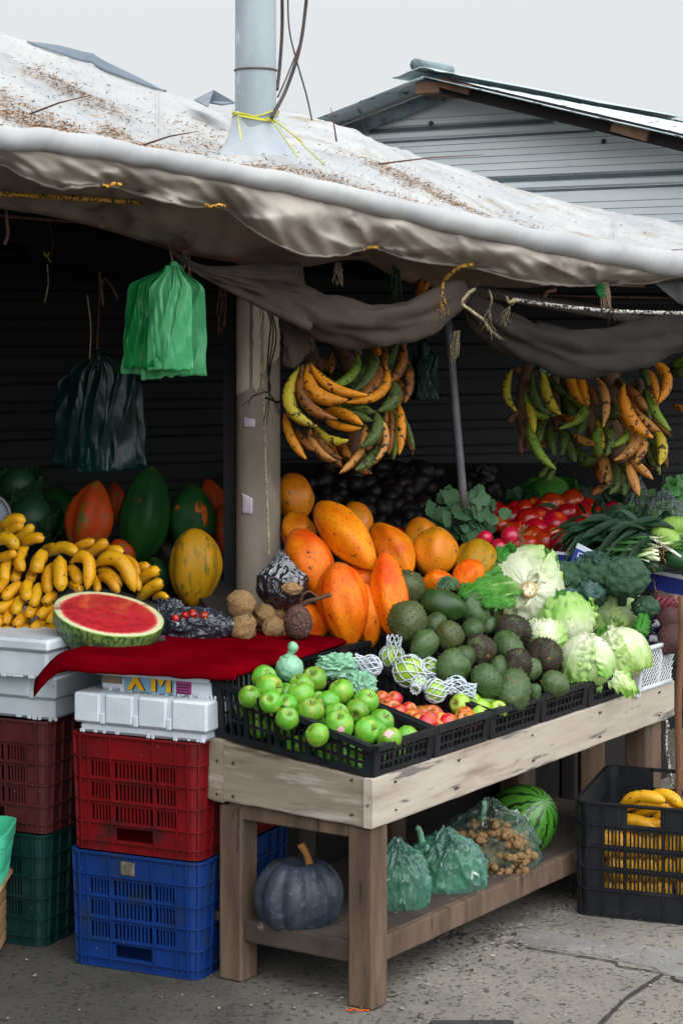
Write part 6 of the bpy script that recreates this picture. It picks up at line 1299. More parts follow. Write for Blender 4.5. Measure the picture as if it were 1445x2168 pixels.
# black bag with red things, tied dark bag
def bag(name, mname, label, px, py, w, h, Y, seed, dep=.7, knot=None, amp=.14, group=None, flat=True, cat='plastic bag', pinch=None, auto=None):
    c = at(px, py, Y); rx, rz = w/2*mpp(Y), h/2*mpp(Y); mb = MB()
    def fn(th, ph):
        d = V(math.sin(ph)*math.cos(th), math.sin(ph)*math.sin(th), math.cos(ph))
        ridge = (1-abs(nz((d.x*2.1, d.y*2.1, d.z*1.1), 1.6, seed)))**3
        k = 1+amp*.8*(ridge-.55)+amp*.35*((1-abs(nz((d.x*2, d.y*2, d.z*.8), 4.2, seed+2)))**6-.3); z = d.z*k
        pt_ = max(0, (d.z+.25)/1.25); k *= 1+.11*pt_**.8*((1-abs(math.sin(th*5.5+seed+1.6*nz((d.x*2, d.y*2, d.z*1.5), 1, seed))))**3-.35)+.05*pt_*((1-abs(math.sin(th*13+seed*2+2.2*nz((d.x*3, d.y*3, d.z*2), 1, seed))))**3-.35)
        if flat and z < -.72: z = -.72-(abs(z)-.72)*.25
        sx_ = 1.
        if pinch and d.z > pinch[0]: f_ = (d.z-pinch[0])/(1-pinch[0]); sx_ = 1-.55*f_; z += pinch[1]*f_**2; k *= 1+.10*math.sin(th*13+seed)*f_
        return c+V(d.x*k*rx*sx_, d.y*k*rx*dep*sx_, z*rz)
    def crest(th, ph):
        d = V(math.sin(ph)*math.cos(th), math.sin(ph)*math.sin(th), math.cos(ph)); pt_ = max(0, (d.z+.6)/1.6)
        r1 = (1-abs(math.sin(th*5.5+seed+1.6*nz((d.x*2, d.y*2, d.z*1.5), 1, seed))))**3; r2 = (1-abs(math.sin(th*13+seed*2+2.2*nz((d.x*3, d.y*3, d.z*2), 1, seed))))**3
        r3 = (1-abs(nz((d.x*2.1, d.y*2.1, d.z*1.1), 1.6, seed)))**9
        return min(1, max(r1*pt_**.5, .9*r2*pt_, r3)*(.72+.5*nz((d.x*4, d.y*4, d.z*4), 1, seed)))
    mb.ball(fn, 200, 80, crest)
    t = thing(name, label, cat, c-V(0, 0, rz*.75), group); mb.build('bag_film', mname, t, auto=auto)
    if knot:
        P = [Vector(k) for k in knot[0]]; mb = MB(); P = spline(P, 4); mb.tube(P, [knot[1]*(1+.35*nz((i*.8, seed, 0), 1)) for i in range(len(P))], 9, sq=lambda a, u: 1+.25*math.cos(3*a+u*5)); mb.build('knot', mname.replace('film', 'film') if not knot[2:] else knot[2], t)
    return t, c
bag('grocery_bag', 'filmgrey', 'open grey plastic bag with red fruit on the red cloth beside the watermelon', 410, 1325, 158, 78, 5.86, 3, .6, amp=.20)
bag('grocery_bag', 'filmgrey', 'crumpled dark plastic bag behind the cut watermelon', 352, 1292, 80, 52, 5.98, 9, .6, amp=.22)
for x, y, w in ((408, 1300, 22), (392, 1303, 18), (432, 1304, 20), (372, 1310, 18)): put(TM, at(x, y, 5.82), rdir(), w*mpp(5.82), 'small red fruit inside the open grey plastic bag', 'fruit', 'red fruit in the grey bag')
mb = crumple(at(415, 1335, 5.88), .08, .045, .028, 4, .2); single(mb, 'cabbage', 'leafdark', 'dark green vegetable inside the open grey plastic bag', 'vegetable')
mb = crumple(at(330, 1352, 5.72), .022, .012, .012, 8, .6, 48, 30); single(mb, 'film_scrap', 'filmclear', 'twisted end of clear film at the foot of the watermelon', 'plastic film')
k0 = at(578, 1185, 6.0)
bag('tied_bag', 'filmblack', 'tied clear bag of black produce hanging by the foot of the pole', 597, 1236, 108, 100, 6.0, 12, .6, ([at(580, 1195, 6.0), at(585, 1180, 5.99), at(592, 1170, 5.99), at(600, 1176, 5.99)], .010, 'filmclear'), .16, flat=False, pinch=(.35, .25))
mb = crumple(at(618, 1246, 5.93), .028, .01, .016, 14, .4); single(mb, 'paper_scrap', 'jicama', 'pale piece showing inside the tied black bag', 'paper')
# ---------------------------------------------------------------- below the table
c = at(632, 1896, 5.38); t = thing('pumpkin', 'blue grey ribbed pumpkin on the lower shelf behind the near leg', 'pumpkin', c-V(0, 0, .096)); rr = 97*mpp(5.38)
def pk(th, ph):
    rib = 1-.075*abs(math.cos(5*th+.4))**5-.02*abs(math.cos(5*th+.4)); q = math.sin(ph)**.85; z = .86*math.cos(ph)-.20*math.exp(-(math.sin(ph)/.30)**2)*(1 if ph < 1.57 else -.6)
    return c+V(q*math.cos(th)*rr*rib, q*math.sin(th)*rr*rib, z*rr*(.99+.01*nz((th, ph, 0), 2)))
mb = MB(); mb.ball(pk, 90, 30); mb.build('skin', 'pumpkin', t)
mb = MB(); P = spline([at(656, 1838, 5.37), at(652, 1820, 5.37), at(645, 1803, 5.36), at(636, 1788, 5.35)], 4); mb.tube(P, [.020, .014, .011, .010, .0095, .009, .009, .0085, .0085, .0085, .009, .0095, .010], 10, sq=lambda a, u: 1+.14*math.cos(5*a)); mb.build('stem', 'pumpkinstem', t)
for i, (px, py, w, h, Y, m, lb, seed, kn) in enumerate([(842, 1872, 136, 168, 5.50, 'filmteal', 'teal plastic bag of green vegetables nearest the front leg', 21, [(800, 1820), (808, 1795), (812, 1772)]), (942, 1848, 172, 168, 5.68, 'filmteal', 'tied pale teal plastic bag in the middle of the lower shelf', 25, [(905, 1800), (893, 1780), (888, 1758), (880, 1752)]), (1036, 1800, 212, 186, 5.92, 'film', 'clear plastic bag full of brown ginger roots on the lower shelf', 29, [(1020, 1735), (1024, 1712), (1022, 1695)])]):
    bag('shelf_bag', m, lb, px, py, w, h, Y, seed, .6, ([at(x, y, Y-.01) for x, y in kn], .008, 'bagpale'), .18, 'tied plastic bags on the lower shelf', pinch=(.80, .16))
mat('greenstripe', '1c4a24', '2f6a38', ns=14., rough=.5, rand=.15, band=(.45, .55), stretch=(1, 1, .3))
for x, y, w, h, Y, lb in [(838, 1905, 104, 76, 5.52, 'dark green striped squash in the nearest teal bag'), (850, 1855, 86, 70, 5.55, 'green squash on top in the nearest teal bag'), (930, 1880, 130, 84, 5.70, 'dark green striped squash at the bottom of the middle bag'), (972, 1838, 84, 80, 5.72, 'green squash at the right of the middle bag'), (905, 1835, 60, 60, 5.70, 'green squash below the knot of the middle bag')]:
    mb = crumple(at(x, y, Y), w/2*mpp(Y), w/2*mpp(Y)*.6, h/2*mpp(Y), x, .12); single(mb, 'squash', 'greenstripe', lb, 'squash')
GG = []
for i in range(3):
    mb = MB(); P = spline([V(-.5, 0, 0), V(-.15, .05, .06), V(.2, 0, 0), V(.5, .08, .1)], 4); mb.tube(P, [.12, .17, .2, .17, .15, .19, .21, .18, .15, .19, .17, .13, .08], 9)
    for k in range(4): a = V(R.uniform(-.35, .35), 0, 0); d = V(R.uniform(-.3, .3), R.uniform(-1, 1), R.uniform(-1, 1)).normalized(); mb.tube([a, a+d*.22, a+d*.36], [.14, .13, .08], 8)
    GG.append(mb.build('ginger_root', 'jicama'))
for i in range(110):
    a = R.random()*6.28; q = math.sqrt(R.random())*.9; x = 1036+math.cos(a)*q*92; y = 1806+math.sin(a)*q*72
    o = GG[i % 3]
    if o.name in USED: o = o.copy(); COL.objects.link(o)
    else: USED.add(o.name)
    tag(place(o, at(x, y, 5.89+R.uniform(-.05, .04)), rdir(), 0, .062), 'brown ginger root packed inside the clear bag', 'ginger', 'ginger roots in the clear bag')
c = at(1098, 1742, 6.12); t = thing('watermelon', 'whole green striped watermelon on the lower shelf behind the bags', 'watermelon', c-V(0, 0, .10)); rr = 76*mpp(6.12)
axw = orient(V(.5, -.55, .6))
def wm(th, ph): return c+axw.to_3x3() @ V(math.sin(ph)*math.cos(th)*rr, math.sin(ph)*math.sin(th)*rr, math.cos(ph)*rr*1.22)
def wt(th, ph): return .5+.5*math.cos(11*th+1.6*nz((th*.0+math.cos(th)*2, math.sin(th)*2, ph*5), 1.3, 4)+.9*nz((math.cos(th)*6, math.sin(th)*6, ph*14), 1, 2))-.30
mb = MB(); mb.ball(wm, 120, 50, wt); mb.build('rind', 'melonwhole', t)
# ---------------------------------------------------------------- leafy bunches at the back right
def blades(n, base, spread, ln, w, m, droop=.5, seed=0, dirfn=None, bend=None):
    mb = MB(); rr = random.Random(seed)
    for i in range(n):
        b = Vector(base(rr)); d = dirfn(rr).normalized(); L = ln*rr.uniform(.6, 1.1); s = d.cross(V(rr.uniform(-.4, .4), -.6, .7)).normalized(); ww = w*rr.uniform(.6, 1.2); vs = []; ts = []
        k = 7
        for j in range(k+1):
            u = j/k; p = b+d*(L*u)-V(0, 0, droop*L*u*u)+s*(.15*L*math.sin(u*3+i)*.3); q = ww*(math.sin(math.pi*min(1, .10+u*.9))**.7)
            if u > .99: q = .0005
            vs += [p-s*q+V(0, 0, .003*math.sin(u*9+i)), p-V(0, 0, q*.35), p+s*q]; ts += [u]*3
        mb.add(vs, [(3*j+c, 3*j+3+c, 3*j+4+c, 3*j+1+c) for j in range(k) for c in (0, 1)], ts)
    return mb
def at3(r, x, y, Y, sx_, sy_, sY): return at(r.gauss(x, sx_), r.gauss(y, sy_), r.gauss(Y, sY))
mb = blades(46, lambda r: at3(r, 1390, 1172, 6.52, 8, 9, .02), 0, .23, .005, 'scallion', .30, 3, lambda r: V(r.gauss(-.9, .15), r.uniform(-.1, .4), r.gauss(.16, .10)))
single(mb, 'scallion_bunch', 'scallion', 'bunch of green scallions with white root ends, lying above the broccoli', 'scallions')
mb = blades(230, lambda r: at3(r, 1335, 1132, 6.62, 36, 17, .04), 0, .16, .012, 'leafdark', .45, 13, lambda r: V(r.gauss(-.8, .25), r.uniform(-.5, .3), r.gauss(.12, .22)))
single(mb, 'greens', 'leafdark', 'heap of flat dark green leaves spilling left from the scallions', 'greens')
mb = blades(40, lambda r: at3(r, 1400, 1150, 6.6, 6, 6, .02), 0, .22, .006, 'scallion', .10, 4, lambda r: V(r.gauss(.85, .18), r.uniform(-.2, .3), r.gauss(.05, .12)))
single(mb, 'scallion_bunch', 'scallion', 'second scallion bunch pointing right past the corn', 'scallions')
mb = blades(260, lambda r: at3(r, 1300, 1120, 6.8, 40, 18, .05), 0, .10, .010, 'leafdark', .5, 5, lambda r: V(r.gauss(-.3, .6), r.uniform(-.6, .2), r.gauss(.2, .5)))
single(mb, 'greens', 'leafdark', 'heap of dark green leaves right of the tomatoes', 'greens')
mb = MB()
for k in range(60):
    a = at(R.gauss(1388, 10), R.gauss(1168, 12), R.gauss(6.52, .01)); d = V(R.uniform(-.2, 1), -.4, R.uniform(-.9, .5)).normalized()*R.uniform(.01, .035); mb.tube([a, a+d*.5+V(0, 0, .002), a+d], .001, 4, cap=False)
single(mb, 'root_hairs', 'rootfibre', 'tangle of brown scallion roots beside the corn', 'roots')
mb = MB()
def herbleaf(mb, c, d, L, rr):
    s = d.cross(V(.2, -.7, .6)).normalized(); n = 8; vs = [c]
    for j in range(n+1):
        u = j/n; w = L*.42*math.sin(math.pi*(.08+.92*u))**.8*(1+.35*(j % 2)); vs += [c+d*(L*u)+s*w+V(0, 0, .004*math.sin(u*7)), c+d*(L*u)-s*w]
    mb.add(vs, [(0, 1, 2)]+[(1+2*j, 3+2*j, 4+2*j, 2+2*j) for j in range(n)], [.4]*len(vs))
rr = random.Random(9)
for k in range(190):
    c = at(rr.gauss(985, 28), rr.gauss(1102, 22), rr.gauss(6.72, .05)); d = V(rr.gauss(-.2, .7), rr.uniform(-.8, .2), rr.gauss(.2, .6)).normalized(); herbleaf(mb, c, d, rr.uniform(.03, .06), rr)
for k in range(14):
    a = at(1030, 1138, 6.62); b = at(rr.gauss(975, 25), rr.gauss(1105, 18), 6.7); mb.tube([a, (a+b)/2+V(0, 0, .03), b], .0025, 5, t=.1)
single(mb, 'radish_leaves', 'leafdull', 'dull green radish leaves piled left of the radishes', 'leaves')
rr = random.Random(19); mb = MB()
for k in range(60):
    c = at(rr.gauss(1000, 16), rr.gauss(1180, 26), rr.gauss(6.6, .04)); d = V(rr.gauss(-.2, .5), rr.uniform(-.8, .2), rr.gauss(-.5, .5)).normalized(); herbleaf(mb, c, d, rr.uniform(.03, .05), rr)
single(mb, 'radish_leaves', 'leafdark', 'dark radish leaves hanging between round papaya and radishes', 'leaves')
for i, (px, py, w, lb) in enumerate([(1165, 1052, 100, 'wilted pale lettuce in the shade behind the tomatoes'), (40, 1030, 90, 'greyish cabbage in deep shade at the left edge'), (65, 1100, 110, 'dark green cabbage in deep shade behind the bananas')]):
    Y = (7.1, 6.6, 6.45)[i]; p = at(px, py, Y); Rr = w/2*mpp(Y); t = thing('cabbage', lb, 'cabbage', p-V(0, 0, Rr)); mb = MB(); mb.ball(lambda th, ph: p+V(math.sin(ph)*math.cos(th), math.sin(ph)*math.sin(th), math.cos(ph))*Rr*.9, 20, 12); mb.build('heart', 'lettucegreen' if i == 0 else 'leafdark', t)
    for k in range(7): mb = MB(); leafcap(mb, p, (V(.1, .4, -1), V(math.cos(k*.9), math.sin(k*.9), 0)), Rr*1.05, 1.9, .9, 200+i*10+k, lift=.05, curl=.25); mb.build('leaf', 'leafdark' if i else 'lettucegreen', t)
for x_, s_, lb in ((1118, 24, 'dark herb leaves behind the left of the tomato heap'), (1232, 18, 'dark herb leaves behind the right of the tomato heap'), (1292, 15, 'dark herb leaves at the far right of the tomato heap')):
    rr = random.Random(x_); mb = MB()
    for k in range(48):
        c = at(rr.gauss(x_, s_*.7), rr.gauss(1062, 8), rr.gauss(7.1, .04)); herbleaf(mb, c, V(rr.gauss(0, .6), rr.uniform(-.8, .2), rr.gauss(.4, .5)).normalized(), rr.uniform(.03, .06), rr)
    single(mb, 'herbs', 'leafdark', lb, 'herbs', 'dark herbs behind the tomatoes')
for i, (px, py, w, h, Y, lb) in enumerate([(1350, 1082, 62, 88, 6.9, 'clear plastic bag of herbs with a pointed top'), (1405, 1092, 100, 66, 6.8, 'clear plastic bag of green herbs above the corn')]):
    rr = random.Random(40+i); mb = MB()
    for k in range(120): c = at(rr.gauss(px, w*.22), rr.gauss(py+6, h*.22), rr.gauss(Y+.02, .02)); herbleaf(mb, c, V(rr.gauss(0, .6), rr.uniform(-.8, .2), rr.gauss(.4, .5)).normalized(), rr.uniform(.02, .035), rr)
    single(mb, 'herbs', 'leafgreen', 'green herbs inside the %s clear bag' % ('pointed' if i == 0 else 'wider'), 'herbs', 'herbs in clear bags'); bag('herb_bag', 'filmclear', lb, px, py, w*1.1, h*1.1, Y, 50+i, .5, None, .28, 'clear bags of herbs', pinch=(.0, .5))
rr = random.Random(59); mb = MB()
for k in range(60): c = at(rr.gauss(1436, 10), rr.gauss(1050, 16), rr.gauss(6.9, .03)); herbleaf(mb, c, V(rr.gauss(0, .6), rr.uniform(-.8, .2), rr.gauss(.4, .5)).normalized(), rr.uniform(.03, .05), rr)
single(mb, 'herbs', 'leafgreen', 'sprig of bright green leaves at the right edge above the corn', 'herbs')
for i, (a, b, w, lb) in enumerate([((1380, 1118, 6.62), (1445, 1160, 6.58), 40, 'green corn cob slanting down on a white foam tray'), ((1398, 1112, 6.75), (1490, 1120, 6.72), 42, 'green corn cob lying level at the right edge'), ((1410, 1140, 6.68), (1490, 1165, 6.66), 40, 'green corn cob under the level one')]):
    p, q = at(*a), at(*b); mb = MB(); P = [p.lerp(q, k/10) for k in range(11)]; r0 = w/2*mpp(6.65); mb.tube(P, [r0*x for x in (.5, .8, .92, 1, 1, 1, .98, .92, .8, .6, .3)], 14, sq=lambda al, u: 1+.05*math.cos(7*al)); single(mb, 'corn_cob', 'cornhusk', lb, 'corn', 'corn cobs on trays')
    mb = MB(); d = (q-p).normalized(); s = V(0, 0, 1).cross(d).normalized(); mb.box((p+q)/2-V(0, 0, r0*.8), ((q-p).length*1.05, r0*2.6, .008), (d, s, d.cross(s)), .003); single(mb, 'foam_tray', 'foamtray', 'thin white foam tray under the %s corn cob' % ['slanting', 'level', 'lowest'][i], 'tray', 'foam trays under the corn', smooth=False)
for i, (a, b, w, lb) in enumerate([((1300, 1188, 6.66), (1400, 1205, 6.6), 34, 'dark green cucumber lying along the blue box'), ((1405, 1180, 6.6), (1470, 1200, 6.56), 46, 'thick dark green cucumber at the right edge'), ((1340, 1178, 6.7), (1420, 1190, 6.66), 34, 'dark green cucumber behind the scallion roots')]):
    p, q = at(*a), at(*b); mb = MB(); P = [p.lerp(q, k/10)+V(0, 0, .008*math.sin(k*.31)) for k in range(11)]; r0 = w/2*mpp(6.62); mb.tube(P, [r0*x for x in (.3, .75, .92, 1, 1, 1, .98, .92, .85, .7, .3)], 12); single(mb, 'cucumber', 'cucumber', lb, 'cucumber', 'cucumbers below the scallions')
# blue printed cartons
def carton(label, P, th, txt, brown=False):
    t = thing('blue_carton', label, 'carton', sum((Vector(p) for p in P), V(0, 0, 0))/4); n = (P[1]-P[0]).cross(P[3]-P[0]).normalized()
    mb = MB(); vs = list(P)+[p-n*th for p in P]; mb.add(vs, [(0, 1, 2, 3), (7, 6, 5, 4), (0, 4, 5, 1), (1, 5, 6, 2), (2, 6, 7, 3), (3, 7, 4, 0)]); mb.build('panel', 'cardblue', t, smooth=False)
    def q(a, b): return P[0].lerp(P[1], a).lerp(P[3].lerp(P[2], a), b)
    mb = MB(); w = .16
    vs = [q(0, 1-w)+n*.0016, q(1, 1-w)+n*.0016, q(1, 1)+n*.0016, q(0, 1)+n*.0016]; vs += [v-n*(.0016+th*1.03) for v in vs]; vs[2:4] = [v+(P[3]-P[0]).normalized()*.001 for v in vs[2:4]]; vs[6:8] = [v+(P[3]-P[0]).normalized()*.001 for v in vs[6:8]]
    mb.add(vs, [(0, 1, 2, 3), (7, 6, 5, 4), (0, 4, 5, 1), (1, 5, 6, 2), (2, 6, 7, 3), (3, 7, 4, 0)]); mb.build('white_edge', 'cardwhite', t, smooth=False)
    def strokes(polys, nm):
        mb = MB()
        for a0, b0, a1, b1 in polys:
            vs = [q(a0, b0)+n*.002, q(a1, b0)+n*.002, q(a1, b1)+n*.002, q(a0, b1)+n*.002]; mb.add(vs, [(0, 1, 2, 3)])
        mb.build(nm, 'cardwhite', t, smooth=False)
    txt(q, n, strokes, t); return t
def tx1(q, n, st, t): st([(.60, .28, .612, .46), (.66, .28, .672, .46), (.60, .44, .672, .46), (.60, .28, .672, .30)]+[(.70+.03*k, .28, .72+.03*k, .30+.10*(k % 3 > 0)) for k in range(8)], 'small_print')
def tx2(q, n, st, t):
    # letters C A in blocky strokes, then small lines
    L = [(.10, .58, .13, .76), (.10, .73, .22, .76), (.10, .58, .22, .61), (.27, .58, .30, .76), (.38, .58, .41, .76), (.27, .73, .41, .76), (.27, .65, .41, .68)]
    st(L, 'print_letters'); st([(.10+.022*k, .47, .115+.022*k, .51) for k in range(14) if k not in (4, 9)]+[(.20+.022*k, .36, .215+.022*k, .40) for k in range(6)]+[(.62+.05*k, .15, .635+.05*k, .5) for k in range(6)], 'small_print')
carton('blue printed carton edge with white rim holding the tomatoes', [at(1120, 1196, 6.56), at(1212, 1200, 6.52), at(1214, 1172, 6.52), at(1120, 1164, 6.56)], .008, tx1)
carton('tilted blue printed carton flap with white lettering behind the broccoli', [at(1196, 1212, 6.47), at(1290, 1245, 6.44), at(1302, 1192, 6.46), at(1222, 1150, 6.50)], .007, tx2)
carton('blue carton edge with white rim below the cucumbers at the right', [at(1362, 1245, 6.72), at(1450, 1262, 6.66), at(1452, 1222, 6.66), at(1364, 1204, 6.72)], .008, lambda *a: None)
mb = MB(); P = at(1140, 1190, 6.50); mb.ball(lambda th, ph: P+V(math.sin(ph)*math.cos(th)*.05, math.sin(ph)*math.sin(th)*.05, math.cos(ph)*.045), 24, 16); mat('cantaloupe', '8a8468', '4a4a38', ns=30., rough=.8, band=(.48, .52), rand=0, bump=(60., .5)); single(mb, 'cantaloupe', 'cantaloupe', 'netted grey melon peeking out behind the big lettuce', 'melon')
# ---------------------------------------------------------------- hanging bags
mat('bagfilm', '6fc98f', '57b87c', ns=16., rough=.2, spec=.6, rand=.1, clear=.55, tcol='8fdcae', bump=(14., .5, .008))
def hungbags(label, mats_, px, ytop, xl, xr, ybot, Y, nl, seed, hang):
    """each bag is a folded sleeve gathered at the top, a little offset from the next"""
    t = thing('hanging_bags', label, 'plastic bags', at((xl+xr)/2, ybot, Y)); rr = random.Random(seed); W_ = xr-xl
    for k in range(nl):
        f0 = rr.uniform(0, .30) if k else 0; f1 = f0+rr.uniform(.42, .70) if k else 1.; f1 = min(1, f1)
        w0, w1 = xl+W_*f0, xl+W_*f1; yb = ybot-rr.uniform(0, 26); yy = Y-.016*k+.03; mb = MB(); xs = px+rr.uniform(-7, 7); sh = rr.uniform(.16, .30); sd2 = rr.random()*9; slant = rr.uniform(-12, 12)
        def fn(a, b):
            e = min(1, b/sh); e = e*e*(3-2*e)*.85+.15*b; cx = lerp(xs, lerp(w0, w1, a), e); hw = 13*(1-e)*(2*a-1)
            py = lerp(ytop, yb, b)+10*abs(2*a-1)**2*math.sin(b*math.pi)*.6+slant*(a-.5)*b
            pl = (1-b)**.6
            fold = .028*math.sin(a*math.pi)*math.sin(min(1, b*1.5)*math.pi*.6)*(1 if a < .5 else .8)+.018*pl*(1-abs(nz((a*2.2+b*1.1, b*.5, sd2), 1.3)))**5+.016*nz((a*1.6+b*1.5, b*1.6, sd2+3), 1.3)+.003*nz((a*9-b*2, b*4, sd2), 1.5)
            return at(cx+hw+6*nz((a*2, b*5, sd2), 1)*b, py+5*nz((a*9, 0, sd2), 1)*b**4, yy-fold)
        mb.grid(60, 44, fn); mb.build('bag', mats_[k % len(mats_)], t, solid=.0012)
    mb = MB(); mb.tube(spline([at(px, ytop+34, Y-.02), at(px+3, ytop+14, Y-.02), at(px-2, ytop-8, Y-.02)], 4), [.020, .016, .012, .013, .017, .016, .014, .010, .008], 9, sq=lambda a, u: 1+.2*math.cos(4*a)); mb.build('gathered_top', mats_[0], t)
    mb = MB(); mb.tube(spline([at(px-2, ytop-6, Y-.02), at(*hang)], 4), .003, 5); mb.build('hanging_string', 'ropebrown', t)
    return t
hungbags('cluster of bright green plastic bags hanging left of the pole', ['bagfilm', 'baggreen', 'baggreenpale', 'bagfilm', 'baggreenpale', 'baggreen', 'bagfilm'], 368, 562, 258, 440, 800, 5.72, 7, 3, (358, 520, 5.74))
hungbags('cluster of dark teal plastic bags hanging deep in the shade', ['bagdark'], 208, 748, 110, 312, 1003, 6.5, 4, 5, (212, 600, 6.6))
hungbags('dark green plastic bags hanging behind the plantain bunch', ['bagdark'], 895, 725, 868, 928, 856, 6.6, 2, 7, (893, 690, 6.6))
# ---------------------------------------------------------------- rolled curtain, ropes, pipes
def swag(label, m, path, rads, seed, squash=.75, fold=.22):
    P = spline([at(*p) for p in path], 10); n = len(P)-1
    rs = [sipl([(i/(len(rads)-1), r) for i, r in enumerate(rads)], i/n) for i in range(n+1)]; mb = MB()
    mb.tube(P, rs, 40, sq=lambda a, u: (1-.25*math.sin(a)**2)*(1+fold*math.sin(3*a+u*7+seed)+fold*.7*math.sin(7*a-u*11+seed*2)*(.4+.6*abs(nz((u*6, seed, 0), 1)))+fold*.8*nz((math.cos(a)*1.5, math.sin(a)*1.5, u*14), 1, seed)), ref=(0, 0, 1))
    return single(mb, 'rolled_curtain', m, label, 'curtain', 'rolled up dark curtains under the tarp')
swag('brown rolled up curtain sagging between the pole and the tie', 'curtain', [(545, 600, 5.95), (610, 632, 5.93), (690, 672, 5.92), (790, 685, 5.95), (880, 668, 6.0), (950, 632, 6.05), (985, 612, 6.08)], [.02, .045, .058, .058, .055, .045, .022], 1)
swag('dark rolled up curtain sagging at the right above the plantains', 'curtaindark', [(985, 640, 6.15), (1040, 680, 6.18), (1130, 722, 6.25), (1230, 745, 6.3), (1330, 735, 6.35), (1410, 715, 6.4), (1500, 700, 6.45)], [.022, .05, .058, .065, .065, .06, .05], 2)
swag('brown bunched curtain end hanging beside the plantain stalk', 'curtain', [(618, 655, 6.03), (625, 700, 6.03), (622, 745, 6.03), (615, 778, 6.03)], [.03, .036, .034, .012], 4)
mb = MB()
TOPK = [(358, 528), (430, 562), (520, 562), (600, 556), (650, 556)]; LOK = [(358, 530), (400, 566), (470, 606), (540, 642), (600, 672), (660, 700)]
def cpanel(a, b):
    px = lerp(358, 640, a); p0 = at(px, sipl(TOPK, px), 5.72+.16*a); p1 = at(px+14*a, sipl(LOK, px), 5.74+.16*a); p = p0.lerp(p1, b)
    p.y += .025*math.sin(b*6+a*5)*a+.02*nz((a*7, b*3, 4), 1)+.012*nz((a*4, b*14, 2), 1); return p
mb.grid(60, 30, cpanel); single(mb, 'draped_curtain', 'curtain', 'loose brown end of the curtain stretched in front of the pole', 'curtain', solid=.003)
mb = MB(); mb.tube([cpanel(i/40, 1) for i in range(41)], [.004+.012*(i/40) for i in range(41)], 8); single(mb, 'curtain_edge', 'curtain', 'thick rolled lower edge of the loose curtain end', 'curtain')
def rope(label, m, pts, r, cat='rope', group=None, frays=0, nm='rope'):
    P = spline([at(*p) for p in pts], 8); mb = MB(); L = sum((P[i+1]-P[i]).length for i in range(len(P)-1)); k = max(2, int(L/.006)); Q = []
    for i in range(k+1):
        u = i/k*(len(P)-1); j = min(len(P)-2, int(u)); Q.append(P[j].lerp(P[j+1], u-j))
    mb.tube(Q, r, 7, sq=lambda a, u: 1+.28*math.cos(2*a), tw=1.1)
    e = Q[-1]; d = (Q[-1]-Q[-3]).normalized()
    for f_ in range(frays): mb.tube([e, e+d*.03+V(R.uniform(-.012, .012), R.uniform(-.01, .01), -.01), e+d*.05+V(R.uniform(-.03, .03), R.uniform(-.02, .02), -.035)], .0012, 4)
    return single(mb, nm, m, label, cat, group)
rope('yellow and black rope running under the tarp at the left', 'ropeyellow', [(-60, 404, 5.25), (0, 410, 5.27), (180, 421, 5.4), (365, 433, 5.55)], .0055)
rope('yellow rope tie on the hem left of the middle', 'ropeyellow', [(215, 391, 5.16), (228, 395, 5.15), (242, 389, 5.15), (258, 392, 5.16)], .0042)
rope('yellow rope tie on the hem at the second scallop', 'ropeyellow', [(434, 434, 5.36), (448, 438, 5.35), (462, 434, 5.35), (476, 437, 5.36)], .0042)
rope('yellow rope tying the hem above the curtain knot', 'ropeyellow', [(1000, 560, 5.95), (975, 565, 5.95), (950, 582, 5.98), (938, 598, 6.0), (936, 612, 6.0)], .0048, frays=5)
rope('small yellow rope tie at the middle scallop', 'ropeyellow', [(775, 527, 5.75), (788, 523, 5.74), (800, 524, 5.75)], .004)
rope('brown cord strung beneath the tarp at the left', 'ropebrown', [(-60, 452, 5.6), (0, 456, 5.6), (180, 470, 5.7), (330, 471, 5.75), (480, 462, 5.8)], .004)
rope('brown twisted cord hanging at the far left', 'ropebrown', [(13, 440, 5.5), (15, 470, 5.5), (17, 495, 5.5), (10, 518, 5.5)], .006)
rope('brown frayed cord hanging in the dark left of the green bags', 'ropebrown', [(211, 575, 6.3), (214, 605, 6.3), (217, 630, 6.3), (219, 648, 6.3)], .006)
rope('brown cord end curling off the hanging one', 'ropebrown', [(216, 605, 6.3), (222, 590, 6.3), (238, 608, 6.3), (250, 636, 6.3)], .005)
rope('cream rope running down the pole to the tied bag', 'ropecream', [(558, 640, 6.17), (556, 720, 6.17), (558, 860, 6.165), (563, 1000, 6.16), (570, 1175, 6.13)], .0042)
for k in range(3):
    rope(['black cord strand nearest the left on the pole', 'longest black cord strand on the pole', 'black cord strand with loop on the pole'][k], 'ropeblack', [(560-k*2, 560, 5.9), (554+k*5, 620, 5.95), (572+k*4, 680, 6.08), (570+k*7, 720, 6.15), (566+k*3, 780, 6.155), (572-k*2, 825, 6.15), (560+k*10, 830+k*8, 6.15)], .003, 'cord', frays=2, nm='cord')
rope('black wire hook bent out from the pole', 'ropeblack', [(562, 842, 6.15), (572, 845, 6.14), (588, 852, 6.13), (592, 848, 6.12)], .003, 'wire', nm='wire')
rope('black and white rope stretched across at the right', 'ropebw', [(1085, 634, 6.1), (1200, 650, 6.15), (1320, 660, 6.2), (1500, 664, 6.3)], .0048)
rope('thin brown line stretched above the black and white rope', 'ropebrown', [(1010, 618, 6.4), (1200, 626, 6.45), (1460, 632, 6.5)], .0025)
rope('pale rope end tied at the curtain knot', 'ropecream', [(1005, 612, 6.03), (990, 622, 6.0), (978, 642, 6.0), (1000, 660, 6.0), (1022, 676, 6.02)], .0042, frays=3)
rope('knotted pale cord on the dark pipe', 'ropecream', [(1034, 615, 6.08), (1040, 632, 6.06), (1036, 650, 6.08)], .004, frays=5)
